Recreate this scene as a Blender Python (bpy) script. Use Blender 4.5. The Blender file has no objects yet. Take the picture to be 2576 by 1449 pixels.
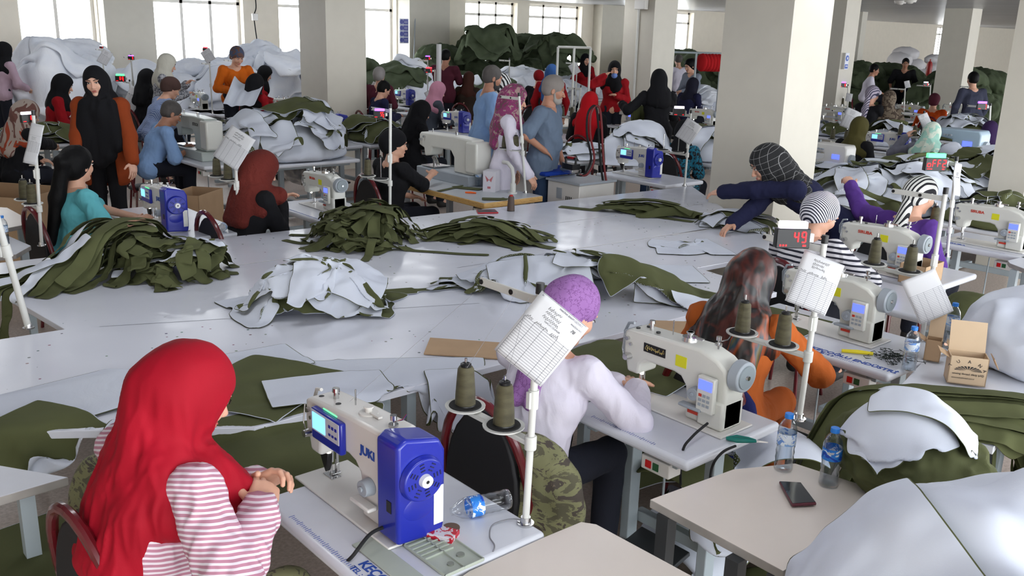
import bpy, math, random
import numpy as np
from mathutils import Vector, Matrix
random.seed(7); rng = np.random.default_rng(7)
SC = bpy.context.scene; COL = SC.collection
V = Vector
# ------------------------------------------------------------------ camera
F_PX, PITCH, ROLL, YAW, CAM_H = 2300.0, math.radians(15.7), math.radians(-1.7), math.radians(41.3), 2.18
_f = V((math.sin(YAW)*math.cos(PITCH), math.cos(YAW)*math.cos(PITCH), -math.sin(PITCH)))
_r0 = V((math.cos(YAW), -math.sin(YAW), 0)); _u0 = _r0.cross(_f)
_r = _r0*math.cos(ROLL) - _u0*math.sin(ROLL); _u = _r0*math.sin(ROLL) + _u0*math.cos(ROLL)
cam_d = bpy.data.cameras.new('camera'); cam = bpy.data.objects.new('camera', cam_d); COL.objects.link(cam)
cam_d.sensor_width = 36.0; cam_d.lens = 36.0*F_PX/2576.0; cam_d.clip_end = 200
cam.matrix_world = Matrix(((_r.x,_u.x,-_f.x,0),(_r.y,_u.y,-_f.y,0),(_r.z,_u.z,-_f.z,CAM_H),(0,0,0,1)))
SC.camera = cam
def G(px, py, z=0.76):
    d = _r*((px-1288)/F_PX) - _u*((py-724.5)/F_PX) + _f
    t = (z-CAM_H)/d.z
    return V((d.x*t, d.y*t, z))
def D(px, py, depth):
    d = _r*((px-1288)/F_PX) - _u*((py-724.5)/F_PX) + _f
    return V((d.x*depth, d.y*depth, CAM_H+d.z*depth))
def depth_of(p): return (V(p)-V((0,0,CAM_H))).dot(_f)
# ------------------------------------------------------------------ light
WORLD_STRENGTH = 7.0; FILL_ENERGY = 11
w = bpy.data.worlds.new('daylight'); SC.world = w; w.use_nodes = True
w.node_tree.nodes['Background'].inputs[0].default_value = (0.93, 0.97, 1.0, 1)
w.node_tree.nodes['Background'].inputs[1].default_value = WORLD_STRENGTH
SC.view_settings.view_transform = 'Standard'; SC.view_settings.look = 'None'
SC.view_settings.exposure = 0.16; SC.view_settings.gamma = 1; SC.view_settings.use_curve_mapping = False
CEIL, YW, XE, YN, XW = 2.95, 18.7, 55.0, -5.0, -4.0
def portal(name, loc, sx, sy, rot):
    l = bpy.data.lights.new(name, 'AREA'); l.shape = 'RECTANGLE'; l.size = sx; l.size_y = sy
    l.cycles.is_portal = True
    o = bpy.data.objects.new(name, l); o.location = loc; o.rotation_euler = rot; COL.objects.link(o)
portal('window_portal', ((XE+XW)/2, YN, 1.7), XE-XW, 3.0, (math.pi/2, 0, math.pi))
portal('window_portal', ((XE+XW)/2, YW+0.3, 2.0), XE-XW, 2.2, (math.pi/2, 0, 0))
for i_, (lx, ly) in enumerate([(x, y) for x in (1.5, 4.5, 7.5, 11.0) for y in (1.0, 4.2, 7.4, 11.0, 14.5)]):   # added fill lights under the ceiling, out of view, to brighten the tables
    l = bpy.data.lights.new('added_ceiling_fill', 'AREA'); l.shape = 'RECTANGLE'; l.size = 1.2; l.size_y = .3; l.energy = FILL_ENERGY; l.color = (.93, .96, 1.0)
    o = bpy.data.objects.new('added_ceiling_fill', l); o.location = (lx, ly, CEIL-.09); COL.objects.link(o)
# ------------------------------------------------------------------ materials
MATS = {}
def lin(c):
    return tuple(((x/12.92) if x <= 0.04045 else ((x+0.055)/1.055)**2.4) for x in c)
class NT:
    def __init__(s, name):
        s.m = bpy.data.materials.new(name); s.m.use_nodes = True; s.t = s.m.node_tree
        s.b = s.t.nodes['Principled BSDF']
    def n(s, typ, **kw):
        nd = s.t.nodes.new('ShaderNode'+typ)
        for k, v in kw.items():
            if k.startswith('i_'):
                nd.inputs[k[2:].replace('_', ' ')].default_value = v
            else: setattr(nd, k, v)
        return nd
    def l(s, a, b): s.t.links.new(a, b)
    def math(s, op, a, b=None):
        nd = s.n('Math', operation=op)
        for i, x in enumerate((a, b)):
            if x is None: continue
            if isinstance(x, (int, float)): nd.inputs[i].default_value = x
            else: s.l(x, nd.inputs[i])
        return nd.outputs[0]
    def ramp(s, fac, stops, interp='LINEAR'):
        r = s.n('ValToRGB'); r.color_ramp.interpolation = interp
        e = r.color_ramp.elements
        while len(e) < len(stops): e.new(0.5)
        for el, (p, c) in zip(e, stops):
            el.position = p; el.color = (*c, 1)
        s.l(fac, r.inputs[0]); return r.outputs[0]
    def coords(s, scale=(1,1,1), kind='Object', rot=(0,0,0)):
        tc = s.n('TexCoord'); mp = s.n('Mapping'); mp.inputs['Scale'].default_value = scale
        mp.inputs['Rotation'].default_value = rot
        s.l(tc.outputs[kind], mp.inputs[0]); return mp.outputs[0]
    def noise(s, vec, scale=5, detail=4, rough=0.5, dist=0):
        nd = s.n('TexNoise'); nd.inputs['Scale'].default_value = scale; nd.inputs['Detail'].default_value = detail
        nd.inputs['Roughness'].default_value = rough; nd.inputs['Distortion'].default_value = dist
        s.l(vec, nd.inputs[0]); return nd.outputs[0]
    def bump(s, h, strength=0.3, dist=0.01):
        b = s.n('Bump'); b.inputs['Strength'].default_value = strength; b.inputs['Distance'].default_value = dist
        s.l(h, b.inputs['Height']); s.l(b.outputs[0], s.b.inputs['Normal'])
def plain(name, c, rough=0.5, metal=0, spec=0.5, var=0.04, bump=0, bscale=40, srgb=True, sheen=0, coat=0):
    if name in MATS: return MATS[name]
    if srgb: c = lin(c)
    t = NT(name); t.b.inputs['Roughness'].default_value = rough; t.b.inputs['Metallic'].default_value = metal
    t.b.inputs['Specular IOR Level'].default_value = spec
    if sheen: t.b.inputs['Sheen Weight'].default_value = sheen
    if coat: t.b.inputs['Coat Weight'].default_value = coat; t.b.inputs['Coat Roughness'].default_value = .15
    v = t.coords()
    n = t.noise(v, 6, 3)
    t.l(t.ramp(n, [(0.3, tuple(x*(1-var) for x in c)), (0.7, tuple(min(1, x*(1+var)) for x in c))]), t.b.inputs['Base Color'])
    if bump: t.bump(t.noise(v, bscale, 3), bump, 0.004)
    MATS[name] = t.m; return t.m
def cloth(name, c, fold=0.35, fscale=9, weave=True, c2=None, var=0.08, rough=0.9, aniso=(1,1,0.45)):
    """woven cloth: soft colour variation, creases and weave as bump"""
    if name in MATS: return MATS[name]
    c = lin(c); c2 = lin(c2) if c2 else tuple(x*(1-var*2) for x in c)
    t = NT(name); t.b.inputs['Roughness'].default_value = rough; t.b.inputs['Specular IOR Level'].default_value = 0.25
    v = t.coords(aniso); n = t.noise(v, fscale, 4, 0.55, 0.6)
    n2 = t.noise(t.coords(), 3, 2)
    t.l(t.ramp(n2, [(0.3, c2), (0.7, c)]), t.b.inputs['Base Color'])
    h = n
    if weave:
        n3 = t.noise(t.coords(), 260, 2)
        h = t.math('ADD', n, t.math('MULTIPLY', n3, 0.05))
    t.bump(h, fold, 0.02)
    MATS[name] = t.m; return t.m
def striped(name, ca, cb, period, direction=(0,0,1), duty=0.5, warp=0.01, chevron=0, wscale=6):
    if name in MATS: return MATS[name]
    t = NT(name); t.b.inputs['Roughness'].default_value = 0.9
    v = t.coords(); sx = t.n('SeparateXYZ'); t.l(v, sx.inputs[0])
    acc = None
    for i, k in enumerate(direction):
        if k == 0: continue
        src = sx.outputs[i]
        if chevron and i == chevron-1: src = t.math('ABSOLUTE', src)
        x = t.math('MULTIPLY', src, k)
        acc = x if acc is None else t.math('ADD', acc, x)
    n = t.noise(v, wscale, 2)
    acc = t.math('ADD', acc, t.math('MULTIPLY', n, warp*4))
    fr = t.math('FRACT', t.math('DIVIDE', acc, period))
    g = t.math('LESS_THAN', fr, duty)
    t.l(t.ramp(g, [(0.0, lin(ca)), (1.0, lin(cb))]), t.b.inputs['Base Color'])
    t.bump(t.noise(t.coords((1,1,.5)), 9, 3), 0.3, 0.02)
    MATS[name] = t.m; return t.m
def blotch(name, cols, scale=10, rough=0.9, aniso=(1,1,1), detail=5, sharp=True, dist=1.0, rot=(0,0,0)):
    if name in MATS: return MATS[name]
    t = NT(name); t.b.inputs['Roughness'].default_value = rough
    n = t.noise(t.coords(aniso, rot=rot), scale, detail, 0.6, dist)
    k = len(cols); lo, hi = 0.33, 0.67
    st = [(lo+(hi-lo)*i/max(1, k-1) if i else 0.0, lin(c)) for i, c in enumerate(cols)]
    t.l(t.ramp(n, st, 'CONSTANT' if sharp else 'LINEAR'), t.b.inputs['Base Color'])
    t.bump(t.noise(t.coords((1,1,.5)), 9, 3), 0.3, 0.02)
    MATS[name] = t.m; return t.m
def glow(name, c, strength, srgb=True):
    if name in MATS: return MATS[name]
    t = NT(name); cc = lin(c) if srgb else c
    t.b.inputs['Base Color'].default_value = (*cc, 1)
    t.b.inputs['Emission Color'].default_value = (*cc, 1); t.b.inputs['Emission Strength'].default_value = strength
    MATS[name] = t.m; return t.m
def clearplastic(name, tint=(1,1,1), mixf=0.22):
    if name in MATS: return MATS[name]
    m = bpy.data.materials.new(name); m.use_nodes = True; t = m.node_tree; t.nodes.clear()
    o = t.nodes.new('ShaderNodeOutputMaterial'); mx = t.nodes.new('ShaderNodeMixShader')
    tr = t.nodes.new('ShaderNodeBsdfTransparent'); gl = t.nodes.new('ShaderNodeBsdfGlossy'); fr = t.nodes.new('ShaderNodeLayerWeight')
    fr.inputs[0].default_value = mixf
    tr.inputs[0].default_value = (*tint, 1); gl.inputs['Roughness'].default_value = 0.08
    t.links.new(fr.outputs['Facing'], mx.inputs[0]); t.links.new(tr.outputs[0], mx.inputs[1]); t.links.new(gl.outputs[0], mx.inputs[2])
    t.links.new(mx.outputs[0], o.inputs[0]); MATS[name] = m; return m
M_WHITE_T = None
def table_mat():
    t = NT('white_laminate'); t.b.inputs['Roughness'].default_value = 0.16; t.b.inputs['Specular IOR Level'].default_value = 0.55
    v = t.coords(); base = t.noise(v, 1.2, 3)
    c = t.ramp(base, [(0.3, lin((.86,.87,.91))), (0.7, lin((.90,.91,.95)))])
    # small coloured tailor marks and dark scratches
    vo = t.n('TexVoronoi'); vo.inputs['Scale'].default_value = 15; t.l(v, vo.inputs[0])
    spot = t.math('LESS_THAN', vo.outputs['Distance'], 0.10)
    patch = t.math('GREATER_THAN', t.noise(v, 1.1, 2), 0.52)
    sp = t.math('MULTIPLY', spot, patch)
    hs = t.n('HueSaturation'); hs.inputs['Value'].default_value = 0.35; hs.inputs['Saturation'].default_value = .6; t.l(vo.outputs['Color'], hs.inputs['Color'])
    m1 = t.n('Mix', data_type='RGBA'); t.l(sp, m1.inputs[0]); t.l(c, m1.inputs[6]); t.l(hs.outputs[0], m1.inputs[7])
    sc = t.noise(t.coords((1,7,1), rot=(0,0,.4)), 7, 6, 0.7, 1.2)
    s2 = t.math('GREATER_THAN', sc, 0.70)
    m2 = t.n('Mix', data_type='RGBA'); t.l(s2, m2.inputs[0]); t.l(m1.outputs[2], m2.inputs[6]); m2.inputs[7].default_value = (*lin((.42,.43,.46)), 1)
    t.l(m2.outputs[2], t.b.inputs['Base Color'])
    r = t.ramp(t.noise(v, 5, 3), [(0.3, (.12,)*3), (0.7, (.26,)*3)]); t.l(r, t.b.inputs['Roughness'])
    MATS['white_laminate'] = t.m; return t.m
LAM = table_mat()
CREAM = plain('cream_laminate', (.87,.83,.79), 0.35, var=.02)
LEDGE = plain('worn_table_edge', (.62,.60,.58), 0.6, var=.25)
WEDGE = plain('white_table_edge', (.85,.86,.88), 0.4, var=.05)
STEEL = plain('grey_painted_steel', (.62,.66,.68), 0.45)
PALE = plain('pale_painted_steel', (.82,.82,.80), 0.4)
DARKST = plain('dark_steel', (.2,.21,.22), 0.5)
CHROME = plain('chrome', (.8,.8,.8), 0.18, metal=1)
BLACK = plain('black_plastic', (.06,.06,.07), 0.4)
RUB = plain('black_rubber', (.08,.08,.085), 0.8)
MW = plain('machine_white', (.86,.85,.83), 0.3, var=.02, coat=.2)
MWG = plain('machine_cream', (.84,.84,.81), 0.32, var=.03, coat=.2)
MGREY = plain('machine_grey', (.62,.65,.68), 0.4)
BLUE = plain('motor_blue', (.10,.15,.60), 0.3, coat=.3, var=.02)
INKB = plain('blue_print', (.12,.28,.62), 0.5)
INKR = plain('red_print', (.78,.22,.13), 0.5)
INK = plain('black_ink', (.1,.1,.12), 0.6)
PAPER = plain('paper_white', (.80,.80,.81), 0.6, var=.01)
CARD = plain('cardboard', (.72,.60,.47), 0.8, var=.06)
CARDP = plain('cardboard_pale', (.80,.70,.58), 0.8, var=.04)
OLIVE = cloth('olive_fabric', (.36,.375,.245), .25, 7, c2=(.30,.315,.20))
OLIVED = cloth('olive_quilt', (.36,.40,.31), .7, 5, c2=(.26,.30,.21))
WFAB = cloth('white_fabric', (.84,.86,.90), .35, 4, c2=(.80,.82,.87))
WQUILT = cloth('white_quilt', (.95,.96,.98), .8, 5, c2=(.88,.90,.94))
WEDGEF = plain('raw_white_edge', (.78,.79,.78), .9)
THREAD = None
def thread_mat():
    t = NT('olive_thread'); t.b.inputs['Roughness'].default_value = .5
    wv = t.n('TexWave'); wv.bands_direction = 'Z'; wv.inputs['Scale'].default_value = 160; wv.inputs['Distortion'].default_value = 1.5
    t.l(t.coords(), wv.inputs[0])
    n = t.noise(t.coords((1,1,3)), 14, 2)
    t.l(t.ramp(n, [(.3, lin((.27,.25,.17))), (.7, lin((.38,.36,.26)))]), t.b.inputs['Base Color'])
    t.bump(wv.outputs[0], .4, .002); return t.m
THREAD = thread_mat()
THREADB = plain('brown_thread', (.33,.27,.24), .6, var=.1)
SKIN = {}
def skin(i):
    cols = [(.85,.66,.56), (.80,.60,.49), (.72,.52,.42), (.88,.70,.61)]
    n = 'skin_%d' % i
    if n not in MATS:
        c = lin(cols[i]); t = NT(n); t.b.inputs['Roughness'].default_value = .5
        t.b.inputs['Subsurface Weight'].default_value = .08; t.b.inputs['Subsurface Radius'].default_value = (.02,.008,.004)
        nn = t.noise(t.coords(), 14, 3)
        t.l(t.ramp(nn, [(.3, tuple(a*b for a, b in zip(c, (.9,.85,.83)))), (.7, c)]), t.b.inputs['Base Color'])
        MATS[n] = t.m
    return MATS[n]
# ------------------------------------------------------------------ mesh builder
def basis(d):
    d = V(d).normalized(); a = V((0,0,1)) if abs(d.z) < .9 else V((1,0,0))
    u = d.cross(a).normalized(); return u, d.cross(u).normalized(), d
class MB:
    def __init__(s): s.v = []; s.f = []; s.m = []; s.M = Matrix.Identity(4)
    def add(s, vs, fs, mi=0):
        o = len(s.v); s.v += [tuple(s.M @ V(v)) for v in vs]
        s.f += [tuple(i+o for i in f) for f in fs]; s.m += [mi]*len(fs); return s
    def box(s, c, d, mi=0, R=None):
        x, y, z = (k/2 for k in d); c = V(c)
        vs = [V((a*x, b*y, e*z)) for a in (-1,1) for b in (-1,1) for e in (-1,1)]
        if R is not None: vs = [R @ v for v in vs]
        return s.add([v+c for v in vs], [(0,1,3,2),(4,6,7,5),(0,4,5,1),(2,3,7,6),(0,2,6,4),(1,5,7,3)], mi)
    def cyl(s, a, b, r0, r1=None, n=12, mi=0):
        r1 = r0 if r1 is None else r1; a, b = V(a), V(b); u, w2, d = basis(b-a)
        vs = []
        for p, r in ((a, r0), (b, r1)):
            vs += [p+(u*math.cos(2*math.pi*i/n)+w2*math.sin(2*math.pi*i/n))*r for i in range(n)]
        fs = [(i, (i+1) % n, n+(i+1) % n, n+i) for i in range(n)]+[tuple(range(n-1, -1, -1)), tuple(range(n, 2*n))]
        return s.add(vs, fs, mi)
    def tube(s, pts, r, n=8, mi=0):
        pts = [V(p) for p in pts]; vs = []; m = len(pts); u = None
        for i, p in enumerate(pts):
            d = (pts[min(i+1, m-1)]-pts[max(i-1, 0)]).normalized()
            if u is None: u = basis(d)[0]
            else:
                u = u-d*u.dot(d); u = u.normalized() if u.length > 1e-6 else basis(d)[0]
            w2 = d.cross(u); rr = r[i] if isinstance(r, (list, tuple)) else r
            vs += [p+(u*math.cos(2*math.pi*k/n)+w2*math.sin(2*math.pi*k/n))*rr for k in range(n)]
        fs = [(i*n+k, i*n+(k+1) % n, (i+1)*n+(k+1) % n, (i+1)*n+k) for i in range(m-1) for k in range(n)]
        fs += [tuple(range(n-1, -1, -1)), tuple(range((m-1)*n, m*n))]
        return s.add(vs, fs, mi)
    def lathe(s, prof, c=(0,0,0), n=20, mi=0, axis=(0,0,1)):
        u, w2, d = basis(axis); c = V(c); vs = []
        for r, z in prof:
            vs += [c+d*z+(u*math.cos(2*math.pi*k/n)+w2*math.sin(2*math.pi*k/n))*max(r, 1e-4) for k in range(n)]
        m = len(prof)
        fs = [(i*n+k, i*n+(k+1) % n, (i+1)*n+(k+1) % n, (i+1)*n+k) for i in range(m-1) for k in range(n)]
        fs += [tuple(range(n-1, -1, -1)), tuple(range((m-1)*n, m*n))]
        return s.add(vs, fs, mi)
    def prism(s, poly, t0, t1, axis='x', mi=0):
        """poly of 2D points extruded along an axis: x -> (y,z), y -> (x,z), z -> (x,y)"""
        def P(a, b, t): return {'x': (t, a, b), 'y': (a, t, b), 'z': (a, b, t)}[axis]
        n = len(poly); vs = [P(a, b, t0) for a, b in poly]+[P(a, b, t1) for a, b in poly]
        fs = [(i, (i+1) % n, n+(i+1) % n, n+i) for i in range(n)]+[tuple(range(n-1, -1, -1)), tuple(range(n, 2*n))]
        return s.add(vs, fs, mi)
    def sph(s, c, r, n=12, mi=0):
        r = (r,)*3 if isinstance(r, (int, float)) else r; c = V(c); m = max(4, n//2); vs = [c+V((0,0,r[2]))]
        for i in range(1, m):
            t = math.pi*i/m
            vs += [c+V((r[0]*math.sin(t)*math.cos(2*math.pi*k/n), r[1]*math.sin(t)*math.sin(2*math.pi*k/n), r[2]*math.cos(t))) for k in range(n)]
        vs.append(c-V((0,0,r[2]))); L = len(vs)-1
        fs = [(0, 1+k, 1+(k+1) % n) for k in range(n)]
        fs += [(1+i*n+k, 1+(i+1)*n+k, 1+(i+1)*n+(k+1) % n, 1+i*n+(k+1) % n) for i in range(m-2) for k in range(n)]
        fs += [(L, 1+(m-2)*n+(k+1) % n, 1+(m-2)*n+k) for k in range(n)]
        return s.add(vs, fs, mi)
    def mesh(s, name, mats, smooth=35):
        me = bpy.data.meshes.new(name); me.from_pydata(s.v, [], s.f)
        for m in (mats if isinstance(mats, (list, tuple)) else [mats]): me.materials.append(m)
        me.polygons.foreach_set('material_index', s.m)
        fixn(me)
        if smooth: me.polygons.foreach_set('use_smooth', [True]*len(s.f)); me.set_sharp_from_angle(angle=math.radians(smooth))
        return me
    def build(s, name, mats, parent=None, smooth=35, bevel=0, seg=2):
        o = bpy.data.objects.new(name, s.mesh(name, mats, smooth)); COL.objects.link(o)
        if parent: o.parent = parent
        if bevel:
            b = o.modifiers.new('bevel', 'BEVEL'); b.width = bevel; b.segments = seg; b.limit_method = 'ANGLE'; b.angle_limit = math.radians(40)
            b.harden_normals = False
        return o
import bmesh
def fixn(me):
    bm = bmesh.new(); bm.from_mesh(me); bmesh.ops.recalc_face_normals(bm, faces=bm.faces); bm.to_mesh(me); bm.free()
USED = {}
def tag(o, label, cat, group=None, kind=None):
    o['label'] = label; o['category'] = cat
    if group: o['group'] = group
    if kind: o['kind'] = kind
    return o
def empty(name, label, cat, loc=(0,0,0), rz=0, group=None):
    o = bpy.data.objects.new(name, None); o.empty_display_size = .1; COL.objects.link(o)
    o.location = loc; o.rotation_euler = (0, 0, rz)
    return tag(o, label, cat, group)
def struct(o):
    o['kind'] = 'structure'; return o
CH = {}
def copy_tree(o, parent=None):
    c = o.copy(); COL.objects.link(c)
    if parent is not None: c.parent = parent
    for ch in list(o.children): copy_tree(ch, c)
    return c
def dup(o, loc, rz=0, label=None, group=None, scale=None):
    c = copy_tree(o); c.location = loc; c.rotation_euler = (0, 0, rz)
    if label: c['label'] = label
    if group: c['group'] = group
    if scale: c.scale = scale if isinstance(scale, (tuple, list)) else (scale,)*3
    return c
def text(name, body, size, mat, parent, M, extrude=.0006, bold=0, align='LEFT', shear=0):
    cu = bpy.data.curves.new(name, 'FONT'); cu.body = body; cu.size = size; cu.extrude = extrude; cu.offset = bold; cu.shear = shear
    cu.align_x = align; cu.resolution_u = 3
    t = bpy.data.objects.new(name, cu); COL.objects.link(t)
    dg = bpy.context.evaluated_depsgraph_get()
    me = bpy.data.meshes.new_from_object(t.evaluated_get(dg)); bpy.data.objects.remove(t)
    me.materials.clear(); me.materials.append(mat)
    o = bpy.data.objects.new(name, me); COL.objects.link(o)
    if parent: o.parent = parent
    o.matrix_local = M; return o
def frameM(o, x, y):
    """matrix with local x,y along the given directions, origin o"""
    x = V(x).normalized(); y = V(y); y = (y-x*y.dot(x)).normalized(); z = x.cross(y)
    return Matrix(((x.x,y.x,z.x,o[0]),(x.y,y.y,z.y,o[1]),(x.z,y.z,z.z,o[2]),(0,0,0,1)))
# value noise (vectorised)
_tab = rng.random((64,64,64)).astype(np.float32)
def vnoise(p):
    p = np.asarray(p, dtype=np.float32); i = np.floor(p).astype(int); f = p-i; f = f*f*(3-2*f); i &= 63; j = (i+1) & 63
    def T(a, b, c): return _tab[a, b, c]
    x0, y0, z0 = i.T; x1, y1, z1 = j.T; fx, fy, fz = f.T
    a = T(x0,y0,z0)*(1-fx)+T(x1,y0,z0)*fx; b = T(x0,y1,z0)*(1-fx)+T(x1,y1,z0)*fx
    c = T(x0,y0,z1)*(1-fx)+T(x1,y0,z1)*fx; d = T(x0,y1,z1)*(1-fx)+T(x1,y1,z1)*fx
    return (a*(1-fy)+b*fy)*(1-fz)+(c*(1-fy)+d*fy)*fz-0.5
def npmesh(name, v, f, mats, parent=None, smooth=True, mi=None):
    me = bpy.data.meshes.new(name); nv, nf = len(v), len(f); k = f.shape[1]
    me.vertices.add(nv); me.vertices.foreach_set('co', np.asarray(v, dtype=np.float32).ravel())
    me.loops.add(nf*k); me.loops.foreach_set('vertex_index', f.astype(np.int32).ravel())
    me.polygons.add(nf); me.polygons.foreach_set('loop_start', np.arange(0, nf*k, k, dtype=np.int32))
    me.polygons.foreach_set('loop_total', np.full(nf, k, dtype=np.int32))
    for m in (mats if isinstance(mats, (list, tuple)) else [mats]): me.materials.append(m)
    if mi is not None: me.polygons.foreach_set('material_index', np.asarray(mi, dtype=np.int32))
    me.polygons.foreach_set('use_smooth', np.full(nf, smooth))
    me.update(); me.validate()
    o = bpy.data.objects.new(name, me); COL.objects.link(o)
    if parent: o.parent = parent
    return o
# ------------------------------------------------------------------ signed-distance modelling (bodies, garments, soft goods)
class SDF:
    def __init__(s): s.ops = []
    def cone(s, a, b, ra, rb=None, k=.02, sub=False):
        rb = ra if rb is None else rb; a = np.array(a, float); b = np.array(b, float)
        r = max(ra, rb); s.ops.append(('c', a, b, ra, rb, k, sub, np.minimum(a, b)-r, np.maximum(a, b)+r)); return s
    def ell(s, c, r, k=.02, R=None, sub=False):
        c = np.array(c, float); r = np.array(r, float); m = r.max()
        R = np.eye(3) if R is None else np.array(R)
        ext = np.sqrt(((R*r)**2).sum(1))
        s.ops.append(('e', c, r, R, None, k, sub, c-ext, c+ext)); return s
    def clip(s, p, n, k=.004):
        s.ops.append(('p', np.array(p, float), np.array(n, float), 0, 0, k, 2, None, None)); return s
    def mesh(s, h, pad=.03):
        ad = [o for o in s.ops if o[6] is False]
        lo = np.min([o[7] for o in ad], 0)-pad-2*h; hi = np.max([o[8] for o in ad], 0)+pad+2*h
        n = np.ceil((hi-lo)/h).astype(int)+1
        ax = [lo[i]+np.arange(n[i])*h for i in range(3)]
        d = np.full(n, 0.3, np.float32)
        for typ, A, B, ra, rb, k, sub, bl, bh in s.ops:
            if sub == 2:
                X, Y, Z = np.meshgrid(ax[0]-A[0], ax[1]-A[1], ax[2]-A[2], indexing='ij', sparse=True)
                dp = -(X*B[0]+Y*B[1]+Z*B[2])
                d = np.maximum(d, dp.astype(np.float32)); continue
            m = k+2.5*h
            i0 = np.clip(np.floor((bl-m-lo)/h).astype(int), 0, n); i1 = np.clip(np.ceil((bh+m-lo)/h).astype(int)+1, 0, n)
            if (i1 <= i0).any(): continue
            sl = tuple(slice(a, b) for a, b in zip(i0, i1))
            X, Y, Z = np.meshgrid(ax[0][sl[0]], ax[1][sl[1]], ax[2][sl[2]], indexing='ij', sparse=True)
            if typ == 'c':
                ba = B-A; L2 = max(ba @ ba, 1e-9)
                px, py, pz = X-A[0], Y-A[1], Z-A[2]
                t = np.clip((px*ba[0]+py*ba[1]+pz*ba[2])/L2, 0, 1)
                dp = np.sqrt((px-t*ba[0])**2+(py-t*ba[1])**2+(pz-t*ba[2])**2)-(ra+(rb-ra)*t)
            else:
                c, r, R = A, B, ra
                px, py, pz = X-c[0], Y-c[1], Z-c[2]
                q = [px*R[0][i]+py*R[1][i]+pz*R[2][i] for i in range(3)]
                k0 = np.sqrt(sum((q[i]/r[i])**2 for i in range(3))); k1 = np.sqrt(sum((q[i]/r[i]**2)**2 for i in range(3)))+1e-6
                dp = k0*(k0-1)/k1
            cur = d[sl]
            if sub:
                dp = -dp; hh = np.clip(.5+.5*(dp-cur)/k, 0, 1); d[sl] = cur*(1-hh)+dp*hh+k*hh*(1-hh)
            else:
                hh = np.clip(.5+.5*(dp-cur)/k, 0, 1); d[sl] = cur*hh+dp*(1-hh)-k*hh*(1-hh)
        return nets(d, lo, h)
_E = [((0,0,0),(1,0,0)),((0,1,0),(1,1,0)),((0,0,1),(1,0,1)),((0,1,1),(1,1,1)),((0,0,0),(0,1,0)),((1,0,0),(1,1,0)),((0,0,1),(0,1,1)),((1,0,1),(1,1,1)),((0,0,0),(0,0,1)),((1,0,0),(1,0,1)),((0,1,0),(0,1,1)),((1,1,0),(1,1,1))]
def nets(d, lo, h):
    d = d.copy(); d[0] = d[-1] = .3; d[:, 0] = d[:, -1] = .3; d[:, :, 0] = d[:, :, -1] = .3
    s = d < 0; n = np.array(d.shape); c = np.zeros(n-1, np.int8)
    for a in (0,1):
        for b in (0,1):
            for e in (0,1): c += s[a:n[0]-1+a, b:n[1]-1+b, e:n[2]-1+e]
    act = (c > 0) & (c < 8); ijk = np.argwhere(act); idx = np.full(act.shape, -1, np.int64); idx[act] = np.arange(len(ijk))
    pos = np.zeros((len(ijk), 3)); cnt = np.zeros(len(ijk))
    I, J, K = ijk.T
    for a, b in _E:
        va = d[I+a[0], J+a[1], K+a[2]]; vb = d[I+b[0], J+b[1], K+b[2]]; m = (va < 0) != (vb < 0)
        t = np.where(m, va/np.where(m, va-vb, 1), 0)
        pos += m[:, None]*(np.array(a)+t[:, None]*(np.array(b)-np.array(a))); cnt += m
    v = lo+(ijk+pos/cnt[:, None])*h
    F = []
    for ax_ in range(3):
        o1, o2 = [(1,2),(2,0),(0,1)][ax_]
        s0 = np.moveaxis(s, ax_, 0); ch = s0[:-1] != s0[1:]
        e = np.argwhere(ch); ins = s0[:-1][ch]
        rest = [k for k in range(3) if k != ax_]
        full = np.zeros_like(e); full[:, ax_] = e[:, 0]; full[:, rest[0]] = e[:, 1]; full[:, rest[1]] = e[:, 2]
        q = []
        for da, db in ((1,1),(0,1),(0,0),(1,0)):
            g = full.copy(); g[:, o1] -= da; g[:, o2] -= db; q.append(idx[g[:, 0], g[:, 1], g[:, 2]])
        q = np.stack(q, 1); q[~ins] = q[~ins][:, ::-1]; F.append(q)
    f = np.concatenate(F); f = f[(f >= 0).all(1)]
    return v, f
def vnormals(v, f):
    a = v[f[:, 2]]-v[f[:, 0]]; b = v[f[:, 3 if f.shape[1] > 3 else 1]]-v[f[:, 1 if f.shape[1] > 3 else 2]]
    nn = np.cross(a, b); vn = np.zeros_like(v)
    for k in range(f.shape[1]): np.add.at(vn, f[:, k], nn)
    return vn/(np.linalg.norm(vn, axis=1)[:, None]+1e-12)
def displace(v, f, amp, fr, seed=0, ridge=False):
    """fabric creases: move along the normal by stretched noise"""
    fr = np.array(fr, float); p = (v+seed*3.17)*fr
    n = vnoise(p)+.5*vnoise(p*2.1+9)
    if ridge: n = .35-np.abs(n)*1.6
    return v+vnormals(v, f)*(n*amp)[:, None]
def join(parts):
    V_, F_, o = [], [], 0
    for v, f in parts: V_.append(v); F_.append(f+o); o += len(v)
    return np.concatenate(V_), np.concatenate(F_)
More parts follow.
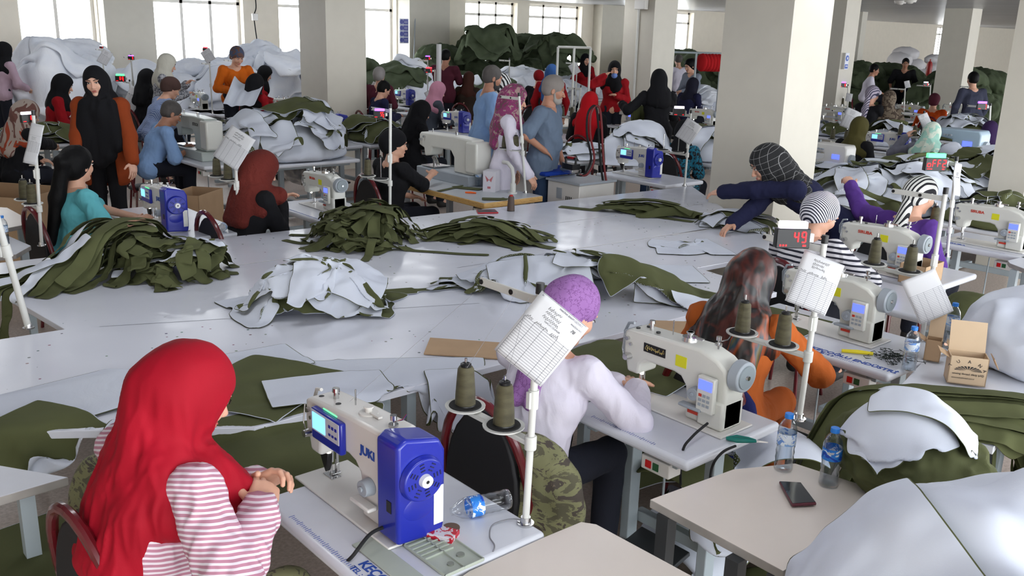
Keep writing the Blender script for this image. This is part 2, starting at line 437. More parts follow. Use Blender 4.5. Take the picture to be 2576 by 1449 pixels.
# ------------------------------------------------------------------ draped cloth (small position-based solver)
class Ground:
    """height map that cloth falls on"""
    def __init__(s, x0, y0, x1, y1, res=.02, base=0.0):
        s.x0, s.y0, s.res = x0, y0, res; s.h = np.full((int((x1-x0)/res)+2, int((y1-y0)/res)+2), base)
        s.X = x0+np.arange(s.h.shape[0])[:, None]*res; s.Y = y0+np.arange(s.h.shape[1])[None, :]*res
    def rect(s, x0, y0, x1, y1, z):
        m = (s.X >= x0) & (s.X <= x1) & (s.Y >= y0) & (s.Y <= y1); s.h[m] = np.maximum(s.h[m], z); return s
    def poly(s, pts, z):
        ins = np.zeros(s.h.shape, bool); n = len(pts)
        for i in range(n):
            x1, y1 = pts[i][:2]; x2, y2 = pts[(i+1) % n][:2]
            c = ((y1 > s.Y) != (y2 > s.Y)) & (s.X < (x2-x1)*(s.Y-y1)/((y2-y1) or 1e-9)+x1); ins ^= c
        s.h[ins] = np.maximum(s.h[ins], z); return s
    def mound(s, x, y, rx, ry, hz, rot=0, z0=None, rough=.15, pw=1.0):
        c, q = math.cos(rot), math.sin(rot); dx, dy = s.X-x, s.Y-y
        u = (dx*c+dy*q)/rx; w_ = (-dx*q+dy*c)/ry; r2 = np.clip(1-(u*u+w_*w_), 0, 1)
        P = np.stack([np.broadcast_to(s.X, s.h.shape).ravel()*7, np.broadcast_to(s.Y, s.h.shape).ravel()*7, np.full(s.h.size, x)], 1)
        nz = vnoise(P).reshape(s.h.shape)
        b = (s.at(x, y) if z0 is None else z0); t = b+hz*r2**(.5*pw)*(1+rough*2*nz)
        m = r2 > 0; s.h[m] = np.maximum(s.h[m], t[m]); return s
    def at(s, x, y): return float(s.sample(np.array([[x, y]]))[0])
    def sample(s, xy):
        u = np.clip((xy[:, 0]-s.x0)/s.res, 0, s.h.shape[0]-1.001); w_ = np.clip((xy[:, 1]-s.y0)/s.res, 0, s.h.shape[1]-1.001)
        i = u.astype(int); j = w_.astype(int); a = u-i; b = w_-j; h = s.h
        return h[i, j]*(1-a)*(1-b)+h[i+1, j]*a*(1-b)+h[i, j+1]*(1-a)*b+h[i+1, j+1]*a*b
    def stamp(s, p, t=.006):
        i = np.clip(np.round((p[:, 0]-s.x0)/s.res).astype(int), 1, s.h.shape[0]-2); j = np.clip(np.round((p[:, 1]-s.y0)/s.res).astype(int), 1, s.h.shape[1]-2)
        for di in (-1,0,1):
            for dj in (-1,0,1): np.maximum.at(s.h, (i+di, j+dj), p[:, 2]+t-(.004 if di or dj else 0))
def drape(gr, cx, cy, sx, sy, rot=0, crumple=.75, lift=.15, cell=.03, iters=70, wild=.06, seed=0, fold=0, thick=.006, shape=None, stampit=True, flipn=False):
    """drop a rectangular sheet sx by sy; returns verts, faces, side flags"""
    r = np.random.default_rng(seed+1000); nx = max(3, int(sx/cell)+1); ny = max(3, int(sy/cell)+1)
    gx = np.linspace(-sx/2, sx/2, nx); gy = np.linspace(-sy/2, sy/2, ny); ux, uy = np.meshgrid(gx, gy, indexing='ij')
    L = {}
    rest = np.stack([ux, uy], 2)
    cr = crumple if isinstance(crumple, (tuple, list)) else (crumple, crumple)
    px = ux*cr[0]; py = uy*cr[1]
    q = np.stack([ux.ravel()*4, uy.ravel()*4, np.full(ux.size, seed*1.37)], 1)
    nz1 = vnoise(q).reshape(ux.shape); nz2 = vnoise(q+17).reshape(ux.shape); nz3 = vnoise(q*1.8+31).reshape(ux.shape)
    px = px+nz1*wild*2; py = py+nz2*wild*2
    if fold:   # fold one edge over
        m = px > sx*cr[0]*(.5-fold); e = sx*cr[0]*(.5-fold); px = np.where(m, 2*e-px, px)
    zz = lift+nz3*wild*4+(0 if not fold else np.where(m, .03, 0))
    c, s_ = math.cos(rot), math.sin(rot)
    P = np.stack([cx+px*c-py*s_, cy+px*s_+py*c, zz], 2)
    P[..., 2] += gr.sample(P[..., :2].reshape(-1, 2)).reshape(nx, ny)*0+gr.at(cx, cy)
    P = P.astype(float); Q = P.copy(); dt = .022
    cons = []
    def pairs(sa, sb, stiff, ln):
        cons.append((sa, sb, ln, stiff))
    dx, dy = gx[1]-gx[0], gy[1]-gy[0]
    for o in (0,1):
        pairs((slice(o, nx-1, 2), slice(None)), (slice(o+1, nx, 2), slice(None)), 1, dx)
        pairs((slice(None), slice(o, ny-1, 2)), (slice(None), slice(o+1, ny, 2)), 1, dy)
        pairs((slice(o, nx-1, 2), slice(0, ny-1)), (slice(o+1, nx, 2), slice(1, ny)), .5, math.hypot(dx, dy))
        pairs((slice(o, nx-1, 2), slice(1, ny)), (slice(o+1, nx, 2), slice(0, ny-1)), .5, math.hypot(dx, dy))
    for o in range(4):
        if nx > o+2: pairs((slice(o, nx-2, 4), slice(None)), (slice(o+2, nx, 4), slice(None)), .25, 2*dx)
        if ny > o+2: pairs((slice(None), slice(o, ny-2, 4)), (slice(None), slice(o+2, ny, 4)), .25, 2*dy)
    for it in range(iters):
        vel = (P-Q)*.93; Q = P.copy(); P = P+vel; P[..., 2] -= 9.8*dt*dt
        for _ in range(2):
            for sa, sb, ln, st in cons:
                a, b = P[sa], P[sb]
                if a.shape != b.shape:
                    n0 = min(a.shape[0], b.shape[0]); n1 = min(a.shape[1], b.shape[1]); a = a[:n0, :n1]; b = b[:n0, :n1]
                d = b-a; l = np.sqrt((d*d).sum(2))[..., None]+1e-9; k = .5*st*(l-ln)/l*d
                a += k; b -= k
        fl = P.reshape(-1, 3); hz = gr.sample(fl[:, :2])+thick
        low = fl[:, 2] < hz
        # steep steps (table sides): do not lift points that are far below, push them down instead
        fl[low, 2] = hz[low]
        qf = Q.reshape(-1, 3); qf[low, 0] = fl[low, 0]-(fl[low, 0]-qf[low, 0])*.25; qf[low, 1] = fl[low, 1]-(fl[low, 1]-qf[low, 1])*.25; qf[low, 2] = fl[low, 2]
        P = fl.reshape(nx, ny, 3)
    v = P.reshape(-1, 3); idx = np.arange(nx*ny).reshape(nx, ny)
    f = np.stack([idx[:-1, :-1], idx[1:, :-1], idx[1:, 1:], idx[:-1, 1:]], 2).reshape(-1, 4)
    if stampit: gr.stamp(v)
    if shape is not None:
        cu = rest.reshape(-1, 2)[f].mean(1); f = f[shape(cu[:, 0]/sx, cu[:, 1]/sy)]
    return v, f
def two_sided(name, v, f, mats, thick=.0022, parent=None, sub=1):
    """closed two-layer sheet: mats[0] on top, mats[1] below"""
    n = vnormals(v, f); used = np.unique(f); rm = np.full(len(v), -1); rm[used] = np.arange(len(used)); v = v[used]; n = n[used]; f = rm[f]
    N = len(v); vv = np.concatenate([v+n*thick/2, v-n*thick/2])
    e = np.concatenate([f[:, [0,1]], f[:, [1,2]], f[:, [2,3]], f[:, [3,0]]]); key = np.sort(e, 1)
    _, inv, cnt = np.unique(key, axis=0, return_inverse=True, return_counts=True); b = e[cnt[inv.ravel()] == 1]
    side = np.stack([b[:, 1], b[:, 0], b[:, 0]+N, b[:, 1]+N], 1)
    ff = np.concatenate([f, f[:, ::-1]+N, side]); mi = np.concatenate([np.zeros(len(f)), np.ones(len(f)), np.ones(len(side))])
    o = npmesh(name, vv, ff, mats, parent, mi=mi)
    if sub:
        m = o.modifiers.new('smooth', 'SUBSURF'); m.levels = sub; m.render_levels = sub
    return o
def sheet(gr, label, cx, cy, sx, sy, up='w', name=None, group=None, cat='fabric', sub=1, **kw):
    v, f = drape(gr, cx, cy, sx, sy, **kw)
    n = vnormals(v, f)
    if n[:, 2].mean() < 0: f = f[:, ::-1]
    mats = [WFAB, OLIVE] if up == 'w' else ([OLIVE, WFAB] if up == 'o' else up)
    return tag(two_sided(name or ('white_fabric_piece' if up == 'w' else 'olive_fabric_piece'), v, f, mats, sub=sub), label, cat, group)
def strip(gr, label, cx, cy, ln, wd, rot, seed, group, mats, loops=2.2, wild=.05, lift=.05, crump=.6, name='olive_fabric_strip', edge=True):
    """narrow band that snakes and falls on the pile; pale raw edge along one side"""
    v, f = drape(gr, cx, cy, ln, wd, rot=rot, crumple=(crump, 1), lift=lift, cell=.022, iters=55, wild=wild, seed=seed, thick=.004)
    n = vnormals(v, f)
    if n[:, 2].mean() < 0: f = f[:, ::-1]
    return tag(two_sided(name, v, f, mats, sub=1, thick=.002), label, 'fabric strip', group)
# ------------------------------------------------------------------ people
def _n(v): return v/(np.linalg.norm(v)+1e-9)
def ik(a, t, l1, l2, hint):
    """elbow position between a and t"""
    d = t-a; L = np.linalg.norm(d); L2 = min(L, (l1+l2)*.995); u = _n(d); t = a+u*L2
    x = (l1*l1-l2*l2+L2*L2)/(2*L2); hgt = math.sqrt(max(l1*l1-x*x, 0)); p = _n(hint-u*(hint @ u))
    return a+u*x+p*hgt, t
def hand_ops(S, W, fd, pn, curl=.5, side=1, sc=1.0, spread=.0, thumb=.5):
    """palm, four jointed fingers and a thumb; fd: along the hand, pn: palm normal, side +1 = thumb towards s"""
    fd = _n(fd); pn = _n(pn-fd*(pn @ fd)); s = np.cross(fd, pn)*side; R = np.stack([fd, s, pn], 1)
    S.cone(W-fd*.02*sc, W+fd*.03*sc, .024*sc, .026*sc, k=.012)
    S.ell(W+fd*.052*sc, (.05*sc, .040*sc, .016*sc), k=.015, R=R)
    for i, (off, ln) in enumerate(((.029, .068), (.010, .077), (-.009, .071), (-.027, .056))):
        p = W+fd*(.090-abs(off-.005)*.25)*sc+s*off*sc; ang = curl*(.55+.08*i); d = _n(fd+s*(off*spread*14))
        r = (.0088-.0006*i)*sc; S.cone(W+fd*.05*sc+s*off*.9*sc, p, r*1.15, r*1.1, k=.009)
        for j, q in enumerate((.45, .32, .25)):
            d2 = d*math.cos(ang)+pn*math.sin(ang); e = p+d2*ln*q*sc; S.cone(p, e, r*(1-.09*j), r*(.92-.09*j), k=.003)
            p = e; ang += curl*(.75 if j == 0 else .5)
    p = W+fd*.022*sc+s*.026*sc; d = _n(fd*.7+s*(.95-.3*thumb)+pn*.35*thumb)
    e = p+d*.040*sc; S.cone(W+fd*.02*sc+s*.01*sc, p, .014*sc, .013*sc, k=.01); S.cone(p, e, .0125*sc, .0105*sc, k=.006)
    d = _n(d+fd*.45+pn*.3*thumb); S.cone(e, e+d*.030*sc, .0103*sc, .0085*sc, k=.004)
def face_ops(S, T, R, male, sc):
    def E(c, r, k=.012, sub=False): S.ell(T(c), np.array(r)*sc, k=k*sc, R=R, sub=sub)
    def C(a, b, ra, rb, k=.008, sub=False): S.cone(T(a), T(b), ra*sc, rb*sc, k=k*sc, sub=sub)
    E((-.014,0,.030), (.098,.077,.092)); E((.022,0,-.035), (.068,.059,.078), .03)
    E((.050,0,-.098), (.030,.028,.020), .03); E((.0,.0,-.075), (.06,.052,.03), .03)
    for s in (1,-1):
        E((.058,s*.040,-.028), (.026,.022,.026), .025)            # cheek
        E((.078,s*.028,.026), (.014,.030,.010), .012)              # brow
        E((.096,s*.031,.004), (.016,.019,.0125), .010, True)       # eye socket
        E((-.008,s*.079,-.012), (.019,.008,.030), .006); E((-.002,s*.088,-.012), (.010,.006,.018), .005, True)
        E((.100,s*.010,-.038), (.010,.007,.007), .006)             # nostril wing
    C((.084,0,.006), (.110,0,-.034), .008, .0105, .008)           # nose
    E((.086,0,-.066), (.014,.024,.013), .010); E((.0985,0,-.0655), (.008,.024,.0016), .003, True)
    E((.078,0,-.098), (.016,.020,.014), .015)
def eyes(parent, T, R, sc, iris, detail, lipm, brow, red=False):
    Rm = Matrix([list(R[i]) for i in range(3)])
    def M(c): m = Rm.to_4x4(); m.translation = V(T(c)); return m
    for s in (1,-1):
        b = MB(); b.M = M((.0835,s*.031,.003)); b.sph((0,0,0), (.0092*sc,.0155*sc,.0066*sc), 12, 0)
        b.sph((.0042*sc,0,.0006), (.0064*sc,.0066*sc,.0062*sc), 10, 1)
        b.tube([(.006*sc,-.017*sc,.001*sc),(.0115*sc,-.008*sc,.0082*sc),(.0118*sc,.006*sc,.0086*sc),(.006*sc,.018*sc,.002*sc)], .0016*sc, 5, 1)
        b.build('eye', [plain('eye_white', (.86,.84,.82), .2), iris], parent)
        b = MB(); b.M = M((.088,s*.031,.028)); b.tube([(.006*sc,-s*.020*sc,-.004*sc),(.006*sc,0,.003*sc),(-.004*sc,s*.022*sc,-.001*sc)], [.003*sc,.0034*sc,.0016*sc], 6)
        b.build('eyebrow', brow, parent)
    b = MB(); b.M = M((.094,0,-.0655))
    b.sph((0,0,.0036*sc), (.0068*sc,.0215*sc,.0048*sc), 12); b.sph((-.0005*sc,0,-.0048*sc), (.0075*sc,.018*sc,.0056*sc), 12)
    b.build('lips', lipm, parent)
HAIRB = plain('black_hair', (.05,.045,.05), .6, var=.2, bump=.4, bscale=60, spec=.15)
HAIRG = plain('greying_hair', (.33,.31,.30), .7, var=.25, bump=.5, bscale=90)
BEARDG = plain('grey_beard', (.60,.58,.56), .8, var=.2, bump=.5, bscale=90)
IRIS = plain('dark_iris', (.12,.08,.06), .2); LIP = plain('lips_rose', (.70,.38,.36), .45); LIPR = plain('lips_brown_red', (.62,.27,.25), .4)
BROW = plain('dark_brow', (.16,.12,.10), .8)
DKTROU = cloth('dark_trousers', (.12,.13,.17), .3); SHOE = plain('dark_shoe', (.12,.11,.11), .6)
def person(label, px, py, z, yaw=0, pose='sit', lean=12, hyaw=0, hpitch=10, hroll=0, hands=None, skinc=0, male=False, top=None, sleeve=1.0, hem=.10, bottom=None,
           cover='hijab', cmat=None, coat=None, res=None, sc=1.0, drapeb=.0, drapef=.0, tail=None, mask=None, detail=None, name='person', elbow=None, curl=.6, pos=None,
           shoulders=None, fr=(9,9,3), amp=.015, bun=1.0, knee=None, thumbup=None, handn=None, spine=0, group=None, eyesopen=True, legs=True, glasses=False, beard=False, belly=0):
    Hc = np.array(pos if pos is not None else G(px, py, z)); dep = max(1.0, depth_of(Hc))
    px_m = F_PX/dep
    h = res or min(max(2.2/px_m, .0075), .024); hh = max(h*.55, .0042) if detail is None else detail
    a = math.radians(yaw); F = np.array([math.cos(a), math.sin(a), 0]); Lf = np.array([-math.sin(a), math.cos(a), 0]); U = np.array([0, 0, 1.0])
    ln = math.radians(lean); sd = U*math.cos(ln)+F*math.sin(ln)
    # head frame
    ha = a+math.radians(hyaw); hp = math.radians(hpitch); hr = math.radians(hroll)
    hF = np.array([math.cos(ha)*math.cos(hp), math.sin(ha)*math.cos(hp), -math.sin(hp)]); hL = np.array([-math.sin(ha), math.cos(ha), 0.])
    hU = np.cross(hF, hL); hL, hU = hL*math.cos(hr)+hU*math.sin(hr), hU*math.cos(hr)-hL*math.sin(hr)
    R = np.stack([hF, hL, hU], 1); T = lambda c: Hc+R @ (np.array(c, float)*sc)
    neck_top = T((-.02,0,-.085)); nd = _n(sd*.7+hU*.3); N = neck_top-nd*.085*sc                     # neck base
    ls = math.radians(lean*(1-.5*spine)); sd2 = U*math.cos(ls)+F*math.sin(ls)
    up = .47*sc; C = N-sd*.17*sc; P = C-sd2*(up-.17*sc)
    wS = (shoulders or (.20 if male else .172))*sc; gir = (1.05 if male else .97)*sc
    Sh = [N-sd*.045*sc+Lf*s*wS for s in (1,-1)]
    l1, l2 = .275*sc, .245*sc
    hands = hands or [None, None]; Wr = []; El = []; Fd = []
    for i, s in enumerate((1,-1)):
        t = hands[i]
        if t is None: t = P+F*.32+Lf*s*.10+U*.12 if pose == 'sit' else Sh[i]-U*.48*sc+F*.08+Lf*s*.05
        elif len(t) == 4 and t[3] == 'l': t = P+F*t[0]+Lf*t[1]+U*t[2]        # body-local
        else: t = np.array(G(*t))
        hint = (-U*.8-F*.25+Lf*s*.5) if elbow is None or elbow[i] is None else (F*elbow[i][0]+Lf*elbow[i][1]+U*elbow[i][2])
        e, t = ik(Sh[i], np.array(t, float), l1, l2, hint); El.append(e); Wr.append(t); Fd.append(_n(t-e))
    root = empty(name, label, 'person', (P[0], P[1], 0), 0, group); off = np.array([P[0], P[1], 0])
    def out(nm, vf, mat): return npmesh(nm, vf[0]-off, vf[1], mat, root)
    # legs
    hips = [P+Lf*s*.085*sc for s in (1,-1)]; kn = []; an = []
    for i, s in enumerate((1,-1)):
        if pose == 'sit':
            k = hips[i]+F*.40*sc+Lf*s*.05-U*.02; kn.append(k); an.append(np.array([k[0], k[1], .10])-F*.02)
        else:
            g = max(P[2], .5); k = hips[i]*1.0; k[2] = g*.52; k += F*.02; kn.append(k); q = hips[i].copy(); q[2] = .09; q -= F*.02; an.append(q+Lf*s*.02)
    sk = skin(skinc)
    # ---- skin
    Hd = SDF(); face_ops(Hd, T, R, male, sc); Hd.cone(neck_top, N, .052*gir, .058*gir, k=.02); Hd.cone(N, N-sd*.05, .06*gir, .07*gir, k=.03)
    parts = [Hd.mesh(hh)]
    B = SDF()
    B.cone(N-sd*.04, C, .075*gir, .09*gir, k=.05); B.cone(C, P+sd2*.10, .10*gir, .095*gir, k=.05); B.cone(hips[0], hips[1], .095*gir, k=.05)
    for i in (0,1):
        B.cone(N-sd*.04, Sh[i], .06, .045, k=.04); B.cone(Sh[i], El[i], .044*gir, .036*gir, k=.03); B.cone(El[i], Wr[i], .036*gir, .025*gir, k=.015)
        if legs:
            B.cone(hips[i], kn[i], .075*gir, .052*gir, k=.04); B.cone(kn[i], an[i], .050*gir, .034*gir, k=.02); B.cone(an[i], an[i]+F*.13-U*.05, .036, .028, k=.02)
    if dep > 9:
        for i, s in enumerate((1,-1)): hand_ops(B, Wr[i], Fd[i], np.array(handn[i] if handn else -U+F*.1, float), curl, -s, sc*1.05)
    parts.append(B.mesh(max(h, .011)))
    if dep <= 9:
        for i, s in enumerate((1,-1)):
            S = SDF(); pn = np.array(handn[i] if handn else (-U+Lf*-s*.4), float)
            hand_ops(S, Wr[i], Fd[i], pn, curl, -s, sc); S.cone(Wr[i]-Fd[i]*.05, Wr[i], .027*gir, .025*gir, k=.01)
            parts.append(S.mesh(max(.0036, h*.4)))
    out('body', join(parts), sk)
    # ---- garments
    def torso(S, o, hm, k=.06, wide=0):
        for s in (1,-1):
            S.cone(C+Lf*s*.055*gir+F*.01, P+sd2*.13+Lf*s*.05*gir, .094*gir+o, .078*gir+o+wide*.3+belly*.5, k=k)
            S.cone(N-sd*.09+Lf*s*.05*gir, C+Lf*s*.055, .070*gir+o, .100*gir+o, k=k)
            S.cone(P+sd2*.13+Lf*s*.05, hips[i0(s)]-F*.01, .078*gir+o+wide*.3, .100*gir+o+wide, k=k)
            if not male: S.ell(C-sd*.00+F*.085+Lf*s*.06, (.055+o,.06+o,.06+o), k=.05)
            if hm > .12:
                if pose == 'sit': S.cone(hips[i0(s)], hips[i0(s)]+(kn[i0(s)]-hips[i0(s)])*min(1, hm/.45), .105+o+wide, .075+o+wide, k=k)
                else: S.cone(hips[i0(s)], hips[i0(s)]-U*(hm-.05), .100*sc+o+wide*.5, .098*sc+o+wide, k=k)
        if belly: S.ell(P+sd2*.14+F*.06, (.09+belly,.12+belly,.12), k=.06)
        for i in (0,1): S.cone(N-sd*.065+Lf*(1,-1)[i]*.06, Sh[i]+Lf*(1,-1)[i]*.005, .052+o, .050*gir+o, k=.045)
    def i0(s): return 0 if s > 0 else 1
    def sleeves(S, o, q, wide=0):
        for i in (0,1):
            if q <= 0: continue
            u = min(1, q*2); e = Sh[i]+(El[i]-Sh[i])*u; S.cone(Sh[i], e, .050*gir+o, .046*gir+o+wide, k=.03)
            if q > .5:
                v = (q-.5)*2; S.cone(El[i], El[i]+(Wr[i]-El[i])*v, .046*gir+o+wide, .036*gir+o+wide*.8, k=.02)
    top = top or cloth('plain_top', (.3,.3,.35))
    if spine is not None:
        S = SDF(); torso(S, .012, hem); sleeves(S, .010, sleeve, .006 if sleeve > .9 else .014)
        if pose != 'sit' or hem <= .12:
            hp0 = P-sd2*.05-U*0; 
        vf = S.mesh(h); v = displace(vf[0], vf[1], amp, (9,9,6), seed=px*.01, ridge=True); v = displace(v, vf[1], amp*.5, (22,22,12), seed=3, ridge=True); out('top', (v, vf[1]), top)
    if coat:
        S = SDF(); cw = coat.get('wide', .02); torso(S, .028, coat.get('hem', .4), wide=cw); sleeves(S, .016, .97, .006)
        op = coat.get('open', .06); S.cone(N+F*.17, P+F*.22-U*coat.get('hem', .4)*1.2, op, op*1.5, k=.02, sub=True); S.cone(N+F*.12, P+F*.12-U*coat.get('hem', .4)*1.3, op*.8, op*1.2, k=.02, sub=True)
        vf = S.mesh(h); out('cardigan', (displace(*vf, .008, (9,9,4), ridge=True), vf[1]), coat['mat'])
    if legs:
        S = SDF()
        for i in (0,1):
            S.cone(hips[i]+sd2*.04, hips[i], .094*gir, .096*gir, k=.05)
            S.cone(hips[i], kn[i], .088*gir, .066*gir, k=.04); S.cone(kn[i], an[i]+U*.03, .066*gir, .055*gir, k=.02)
        vf = S.mesh(h); out('trousers', (displace(*vf, .007, (8,8,5), ridge=True), vf[1]), bottom or DKTROU)
        for i in (0,1):
            S = SDF(); S.cone(an[i]-U*.045, an[i]+F*.15-U*.055, .042, .036, k=.01); S.cone(an[i], an[i]-U*.03, .044, .042, k=.02)
            S.clip(an[i]-U*.088, U); out('shoe', S.mesh(max(h, .012)), SHOE)
    # ---- head covering
    if cover == 'hijab':
        S = SDF()
        S.ell(T((-.016,0,.026)), np.array((.119,.096,.108))*sc, k=.03*sc, R=R); S.ell(T((-.004,0,-.045)), np.array((.098,.083,.085))*sc, k=.04, R=R)
        S.cone(T((-.035,0,-.03)), N-F*.015, .088*sc, .088*sc, k=.05); S.cone(T((0,0,-.10)), N+F*.05-sd*.03, .062*sc, .075*sc, k=.05)
        for i in (0,1): S.cone(N-sd*.02, N-sd*.075+(Sh[i]-N)*.80, .095, .074, k=.05)
        S.ell(N-sd*.11+F*.065, (.095,.14,.12), k=.05)
        S.ell(N-sd*.10-F*.05, (.08,.13,.10), k=.05)
        if drapef:
            for q, m_ in ((-.11,.75),(-.055,.95),(0,1),(.055,.9),(.11,.72)): S.cone(N+F*.08-sd*.04+Lf*q*.8, N+F*.135-U*drapef*m_+Lf*q*(1+drapef*.6), .065, .062, k=.035)
        if drapeb:
            e = N-F*.10-sd*drapeb
            for q in (-.07,.0,.07): S.cone(T((-.06,0,-.02)), e+Lf*q, .07*sc, .05, k=.06)
            for q in (-.09,.09): S.cone(N-F*.05+Lf*q, e+Lf*q*1.1, .055, .03, k=.05)
        S.ell(T((.125,0,-.030)), np.array((.086,.062,.090))*sc, k=.012*sc, R=R, sub=True)
        S.ell(T((.115,0,-.035)), np.array((.046,.055,.084))*sc, k=.006*sc, R=R, sub=True)
        vf = S.mesh(max(h*.8, .006)); v = vf[0]
        loc = (v-Hc) @ R; w_ = np.clip((.05-loc[:, 2])/.12, .15, 1)
        v2 = displace(v, vf[1], amp*1.3, fr, seed=py*.01, ridge=True); v2 = displace(v2, vf[1], amp*.55, (24,24,4.5), seed=7, ridge=True) if dep < 7 else v2; v = v+(v2-v)*w_[:, None]
        if eyesopen: pass
        out('headscarf', (v, vf[1]), cmat)
    elif cover in ('turban', 'cap'):
        S = SDF(); S.ell(T((-.020,0,.034)), np.array((.116,.096,.106))*sc, k=.03*sc, R=R)
        if cover == 'turban':
            S.ell(T((-.085,0,.005)), np.array((.065,.070,.078))*sc*bun, k=.04*sc, R=R); S.ell(T((-.045,0,-.050)), np.array((.078,.082,.062))*sc, k=.03*sc, R=R)
        S.clip(T((.070,0,.022)) , hU*.80-hF*.60+0*hL)
        vf = S.mesh(max(h*.7, .0055)); v = displace(*vf, .007, fr, seed=px*.02, ridge=True)
        out('headscarf', (v, vf[1]), cmat)
        if tail:
            S = SDF(); t0 = T((-.10,0,-.05)); t1 = N-F*.10-sd*.06; t2 = N-F*.12-sd*tail
            for q in (-.02,.02): S.cone(t0, t1+Lf*q, .03, .035, k=.03); S.cone(t1+Lf*q, t2+Lf*q*1.6, .035, .03, k=.03)
            vf = S.mesh(max(h*.8, .007)); out('scarf_tail', (displace(*vf, .01, fr, ridge=True), vf[1]), cmat)
    elif cover in ('short', 'long', 'pony'):
        S = SDF(); q = .006 if cover == 'short' else .014
        S.ell(T((-.020,0,.034)), (np.array((.101,.080,.096))+q)*sc, k=.02*sc, R=R)
        if cover != 'short': S.ell(T((-.05,0,-.03)), np.array((.075,.078,.08))*sc, k=.03*sc, R=R)
        else: S.ell(T((-.045,0,-.02)), np.array((.070,.074,.06))*sc, k=.02*sc, R=R)
        if cover == 'short': S.ell(T((.118,0,-.02)), np.array((.075,.085,.092))*sc, k=.008*sc, R=R, sub=True)
        else: S.ell(T((.105,0,-.045)), np.array((.09,.085,.105))*sc, k=.02*sc, R=R, sub=True)
        S.clip(T((-.04,0,-.075)), hU*.9-hF*.25) if cover == 'short' else None
        if cover in ('long', 'pony'):
            if cover == 'pony': S.cone(T((-.08,0,.08)), T((-.14,0,.03)), .04*sc, .05*sc, k=.03)
            b = N-F*.13-sd*.05; S.cone(T((-.13,0,.02)), b, .045*sc, .055*sc, k=.03); S.cone(b, N-F*.16-sd*.36+Lf*.0, .055*sc, .03*sc, k=.03)
        vf = S.mesh(max(h*.7, .0055)); v = displace(*vf, .005, (22,22,5), seed=px, ridge=True); out('hair', (v, vf[1]), cmat or HAIRB)
    if beard:
        S = SDF(); S.ell(T((.045,0,-.085)), np.array((.058,.050,.045))*sc, k=.02, R=R); S.ell(T((.088,0,-.055)), np.array((.015,.026,.006))*sc, k=.01, R=R)
        for s in (1,-1): S.cone(T((.01,s*.058,-.03)), T((.03,s*.045,-.085)), .014*sc, .016*sc, k=.02)
        S.ell(T((.105,0,-.0655)), np.array((.02,.020,.008))*sc, k=.006, R=R, sub=True)
        out('beard', S.mesh(max(h*.6, .006)), beard)
    if mask:
        S = SDF(); S.ell(T((.07,0,-.085)), np.array((.048,.050,.045))*sc, k=.02, R=R); out('face_mask', S.mesh(max(h*.6, .006)), mask)
    if eyesopen and dep < 26: eyes_off = eyes_at(root, T, R, sc, off)
    if glasses:
        b = MB(); b.M = Matrix.Translation(-V(off)); 
        for s in (1,-1):
            b.tube([T((.108+.0*k, s*.031+.019*math.cos(k*math.pi/5)*1.0, .002+.016*math.sin(k*math.pi/5))) for k in range(11)], .0015, 5)
            b.tube([T((.106,s*.05,.006)), T((.02,s*.084,.006))], .0015, 5)
        b.build('glasses', BLACK, root)
    return dict(root=root, N=N, P=P, C=C, F=F, L=Lf, T=T, W=Wr, E=El, Sh=Sh, sd=sd, off=off, kn=kn)
def eyes_at(root, T, R, sc, off):
    T2 = lambda c: T(c)-off
    eyes(root, T2, R, sc, IRIS, 1, LIP, BROW)
